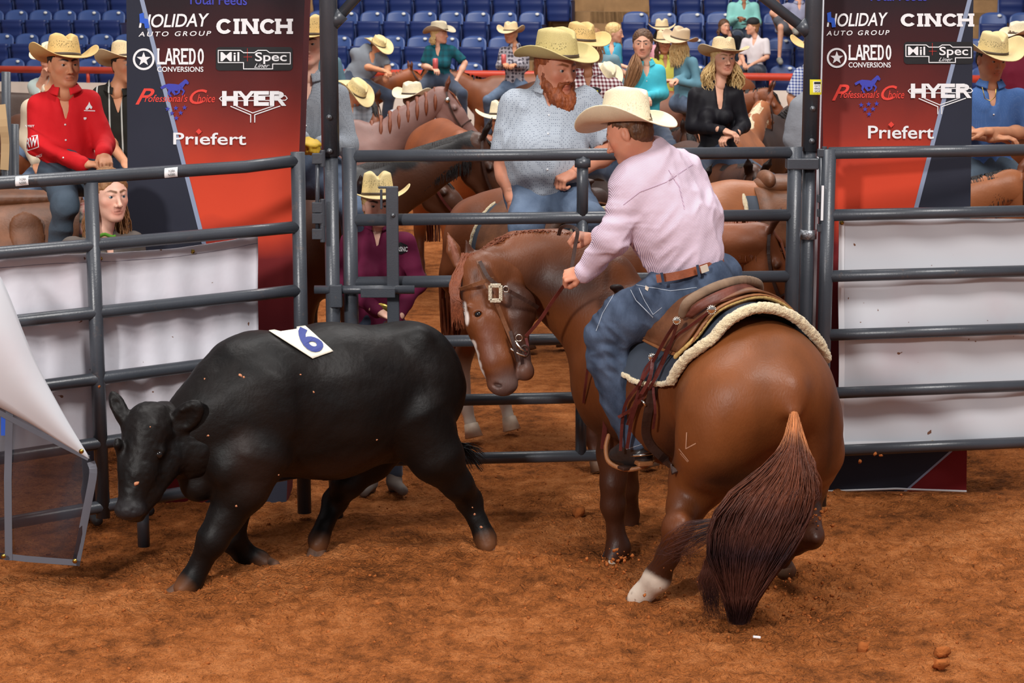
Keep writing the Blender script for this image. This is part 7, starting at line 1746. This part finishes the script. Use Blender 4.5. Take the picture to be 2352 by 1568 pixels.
far('rider with his straw hat tipped down over his face, right of the left gate post', (802, 235), 20.5, (815, 218), skin='tan', shirt=C_('grey_check', 150, 156, 164, fn=plaid((1, 0, 0), (0, 0, 1), 20, srgb(110, 116, 124), .6)), sleeve='short', pants=M_jean, ty_deg=20, hd=dict(yaw=R_(55), pitch=-.55, stubble=.3), hair=[('short', 'dark')], hatd=dict(m=ST['natural'], curl=.06, sc=1.1, tilt=-.1))
far('person in a pale straw hat behind the braided mane', (945, 248), 19.5, (948, 226), skin='tan', shirt=C_('white_cotton', 206, 208, 214), pants=M_jean, hair=[('short', 'brown')], hatd=dict(m=ST['pale'], curl=.06, sc=1.1), ty_deg=160, hd=dict(yaw=R_(150)))
far('man with a dark moustache and pale hat, left of the bearded man', (1160, 318), 15.5, (1150, 276), near=1, skin='tan', shirt=C_('white_cotton', 206, 208, 214), pants=M_jean, hd=dict(yaw=R_(-6), brow=srgb(30, 22, 18)), hair=[('short', 'dark'), ('moustache', 'dark')], hatd=dict(m=ST['pale'], curl=.045, brim=.13, tilt=.05))
far('woman in a bright blue shirt with a ponytail, in profile facing right', (1404, 100), 25, (1412, 76), female=True, skin='light', shirt=C_('aqua_cotton', 74, 166, 196), sleeve='short', pants=M_jean, ty_deg=70, hd=dict(yaw=R_(78), pitch=-.1), J=dict(shl=(1390, 108), shr=(1418, 106), ell=(1398, 142), wrl=(1440, 155, -.15)), hair=[('cap', 'blond'), ('lock', 'blond', [(1400, 68, .05), (1392, 84, .12), (1396, 96, .12)], .04, 40, .008)])
far('long-haired person in a grey-blue top behind the plaid-shirted man', (1374, 120), 22, (1366, 92), female=True, shirt=C_('slate_top', 110, 140, 150), pants=M_jean, ty_deg=170, hd=dict(yaw=R_(160)), hair=[('cap', 'lbrown'), ('fall', 'lbrown', dict(phis=[(0, 360)], length=.28, n=50, r=.008))])
far('child in a pale straw hat bending behind the plaid-shirted man', (1392, 190), 19, (1392, 176), sc=.8, shirt=C_('cream_shirt', 226, 210, 180), pants=M_jean, hatd=dict(m=ST['pale'], curl=.06, tilt=-.2, sc=1.1), hair=[('short', 'brown')], ty_deg=30, hd=dict(yaw=R_(30), pitch=-.5))
far('woman in a turquoise shirt with a long brown side braid', (1484, 143), 17.2, (1476, 101), near=1, female=True, skin='light', shirt=C_('turquoise_cotton', 74, 190, 206, bump=.3), pants=M_jeand, ty_deg=-14, hd=dict(yaw=R_(-6), brow=srgb(60, 40, 30)), J=dict(shl=(1452, 160), shr=(1514, 160), ell=(1450, 210), wrl=(1476, 222, -.25), elr=(1522, 215), wrr=(1484, 222, -.28)), hands=dict(l=dict(curl=.4), r=dict(curl=.4)), vneck=.07, buttons=1,
    hair=[('cap', 'brown'), ('lock', 'lbrown', [(1461, 128, -.02), (1462, 150, -.18), (1453, 180, -.2), (1441, 208, -.2)], .05, 70, .008)])
far('person in a straw hat at the back, above the girl in yellow', (1518, 98), 27.5, (1520, 70), shirt=C_('pink_shirt', 222, 160, 170), pants=M_jean, hair=[('fall', 'dark', dict(phis=[(-150, -60), (60, 150)], length=.18, n=30, r=.008))], hatd=dict(m=ST['wheat'], curl=.05, sc=1.05), female=True)
far('girl in a yellow shirt, glasses and straw hat, with long dark hair', (1526, 128), 24.5, (1525, 100), near=1, female=True, skin='tan', shirt=C_('yellow_cotton', 214, 212, 96), sleeve='short', pants=M_jeand, ty_deg=8, hd=dict(yaw=R_(6)), hair=[('cap', 'brown'), ('fall', 'brown', dict(phis=[(-140, -55), (55, 140)], length=.22, n=70, r=.007))], hatd=dict(m=ST['wheat'], curl=.05, sc=1.05))
far('rider with long blonde hair and a lettered tan hat, back turned, in a denim shirt', (1572, 125), 23, (1562, 97), female=True, skin='light', shirt=C_('washed_denim', 98, 142, 158), pants=M_jean, ty_deg=120, hd=dict(yaw=R_(150)), J=dict(elr=(1600, 165), wrr=(1556, 182, -.2), wrl=(1548, 186, -.2)), hair=[('cap', 'blond'), ('fall', 'blond', dict(phis=[(0, 360)], length=.26, n=110, r=.009, wave=.012))], hatd=dict(m=ST['felt'], curl=.055, sc=1.2, roll=-.25))
far('dark-haired woman in a black t-shirt, laughing, in the front row of seats', (1674, 78), 32.4, (1664, 62), base=SIT, female=True, skin='light', shirt=C_('black_jersey', 24, 24, 28), sleeve='short', pants=M_jeand, ty_deg=25, hd=dict(yaw=R_(20)), hair=[('cap', 'brown'), ('fall', 'brown', dict(phis=[(-160, -70), (80, 180)], length=.14, n=36, r=.010))], collar=False)
far('man in a mint green shirt seated a row behind the laughing woman', (1708, 4), 33.4, (1708, -24), base=SIT, skin='brown', shirt=C_('mint_cotton', 138, 200, 192), sleeve='long', pants=M_jeand, J=dict(wrl=(1695, 42, -.3), wrr=(1712, 44, -.3)), build=1.15, sc=1.05)
far('person in a white t-shirt and black cap seated beside the aisle', (1735, 84), 32.2, (1728, 62), base=SIT, female=True, skin='light', shirt=C_('white_jersey', 222, 214, 216), sleeve='short', pants=M_jeand, ty_deg=-30, hd=dict(yaw=R_(-75)), hair=[('cap', 'lbrown')], collar=False)
C = Body(.01); q = V3(P(1730, 50, 32.2)); C.ell(q, (.105, .105, .075), None, .01); C.cone(q + (-.06, 0, -.03), q + (-.16, 0, -.04), .06, .045, .02, None, ((0, 0, 1), .2)); o = C.obj('baseball_cap', mat('black_cotton_twill', srgb(34, 34, 36), rough=.8), [x for x in COL.objects if x.get('label', '').startswith('person in a white t-shirt')][0])
far('man in shorts with one ankle crossed over his knee, seated beyond the aisle', (1835, 4), 33.2, (1832, -26), base=SIT, skin='light', shirt=C_('lavender_cotton', 150, 152, 176), sleeve='short', pants=None, J=dict(hpl=(1795, 70), hpr=(1830, 72), knl=(1775, 30, -.4), anl=(1822, 66, -.5), knr=(1794, 62, -.5), anr=(1790, 130, -.45), ell=(1790, 22), wrl=(1786, 0, -.1)))
rr_ = [x for x in COL.objects if x.get('label', '').startswith('man in shorts')][0]
C = Body(.014); C.chain([P(1812, 66, 33.1), P(1790, 45, 32.8)], [.13, .10], .04); C.chain([P(1830, 68, 33.1), P(1800, 62, 32.75)], [.13, .10], .04); C.obj('shorts', C_('grey_shorts', 92, 92, 98), rr_)
for a in ((1826, 70, 32.6), (1790, 138, 32.72)): C = Body(.012); q = V3(P(*a)); C.cone(q, q + (.0, -.16, -.03), .05, .045, .03); C.obj('shoe', mat('grey_trainer', srgb(150, 146, 136), rough=.8), rr_)
far('man in a grey windbreaker bending behind the right gate post', (1868, 250), 13.3, (1900, 225), near=1, skin='tan', shirt=C_('grey_windbreaker', 128, 130, 136, bump=.6), pants=M_jean, ty_deg=130, J=dict(shl=(1880, 250), shr=(1838, 245), elr=(1822, 320), wrr=(1850, 370)), hair=[('short', 'brown')], hd=dict(yaw=R_(150)), lean=(0, .1), build=1.1)
far('man in a blue and white checked short-sleeved shirt, left of the right gate post', (1868, 150), 15.5, (1876, 112), near=1, skin='tan', shirt=C_('blue_check', 206, 212, 226, fn=plaid((1, 0, 0), (0, 0, 1), 44, srgb(60, 76, 140), 1.1, .1)), sleeve='short', pants=M_jean, ty_deg=140, J=dict(shl=(1900, 165), shr=(1842, 168), elr=(1820, 225), wrr=(1835, 270)), hair=[('short', 'brown')], hd=dict(yaw=R_(160)), hatd=dict(m=ST['tan'], curl=.06, sc=1.1, brim=.13))
far('man in a maroon shirt and pale hat at the far right, back turned', (2345, 120), 19, (2342, 88), near=1, skin='red', shirt=C_('burgundy_cotton', 110, 24, 46), pants=M_jeand, ty_deg=140, hd=dict(yaw=R_(120), stubble=.3), hair=[('short', 'brown')], hatd=dict(m=ST['pale'], curl=.06, sc=1.05), build=1.1)
# drink cans
for (x, y, d, l) in ((1000, 146, 24.2, 'pink drink can in the hand of the woman in teal'), (1157, 136, 25.7, 'pink and orange drink can held by the woman in the snake-print blouse')):
    q = V3(P(x, y, d)); mb = MB(); mb.tube([q - (0, 0, .06), q - (0, 0, .055), q + (0, 0, .05), q + (0, 0, .062)], [.026, .033, .033, .026], 14); o = mb.build('drink_can', mat('pink_can', srgb(226, 110, 110), rough=.35, metal=.3)); tag(o, l, 'can')
# an inner panel at the far left behind the red shirt
t = empty('fence_panel', 'end of a grey pipe panel at the left edge with a tan strap', 'fence panel', group='dark grey pipe fence panels')
mb = MB(); mb.tube([P(14, 165, 12.0), P(18, 1000, 12.0)], .028, 12); mb.build('post', M_pipe, t); mb = MB(); mb.tube([P(34, 285, 12.1), P(34, 1000, 12.1)], .026, 12); mb.build('post', M_pipe, t)
mb = MB(); mb.tube([P(-60, 900, 12.05), P(38, 900, 12.05)], .026, 12); mb.build('rail', M_pipe, t)
strap([P(3, 240, 11.95), P(8, 290, 11.93), P(12, 330, 11.95), P(10, 390, 11.95)], .05, mat('tan_webbing', srgb(190, 160, 118), rough=.8), t, 'strap', n=10)
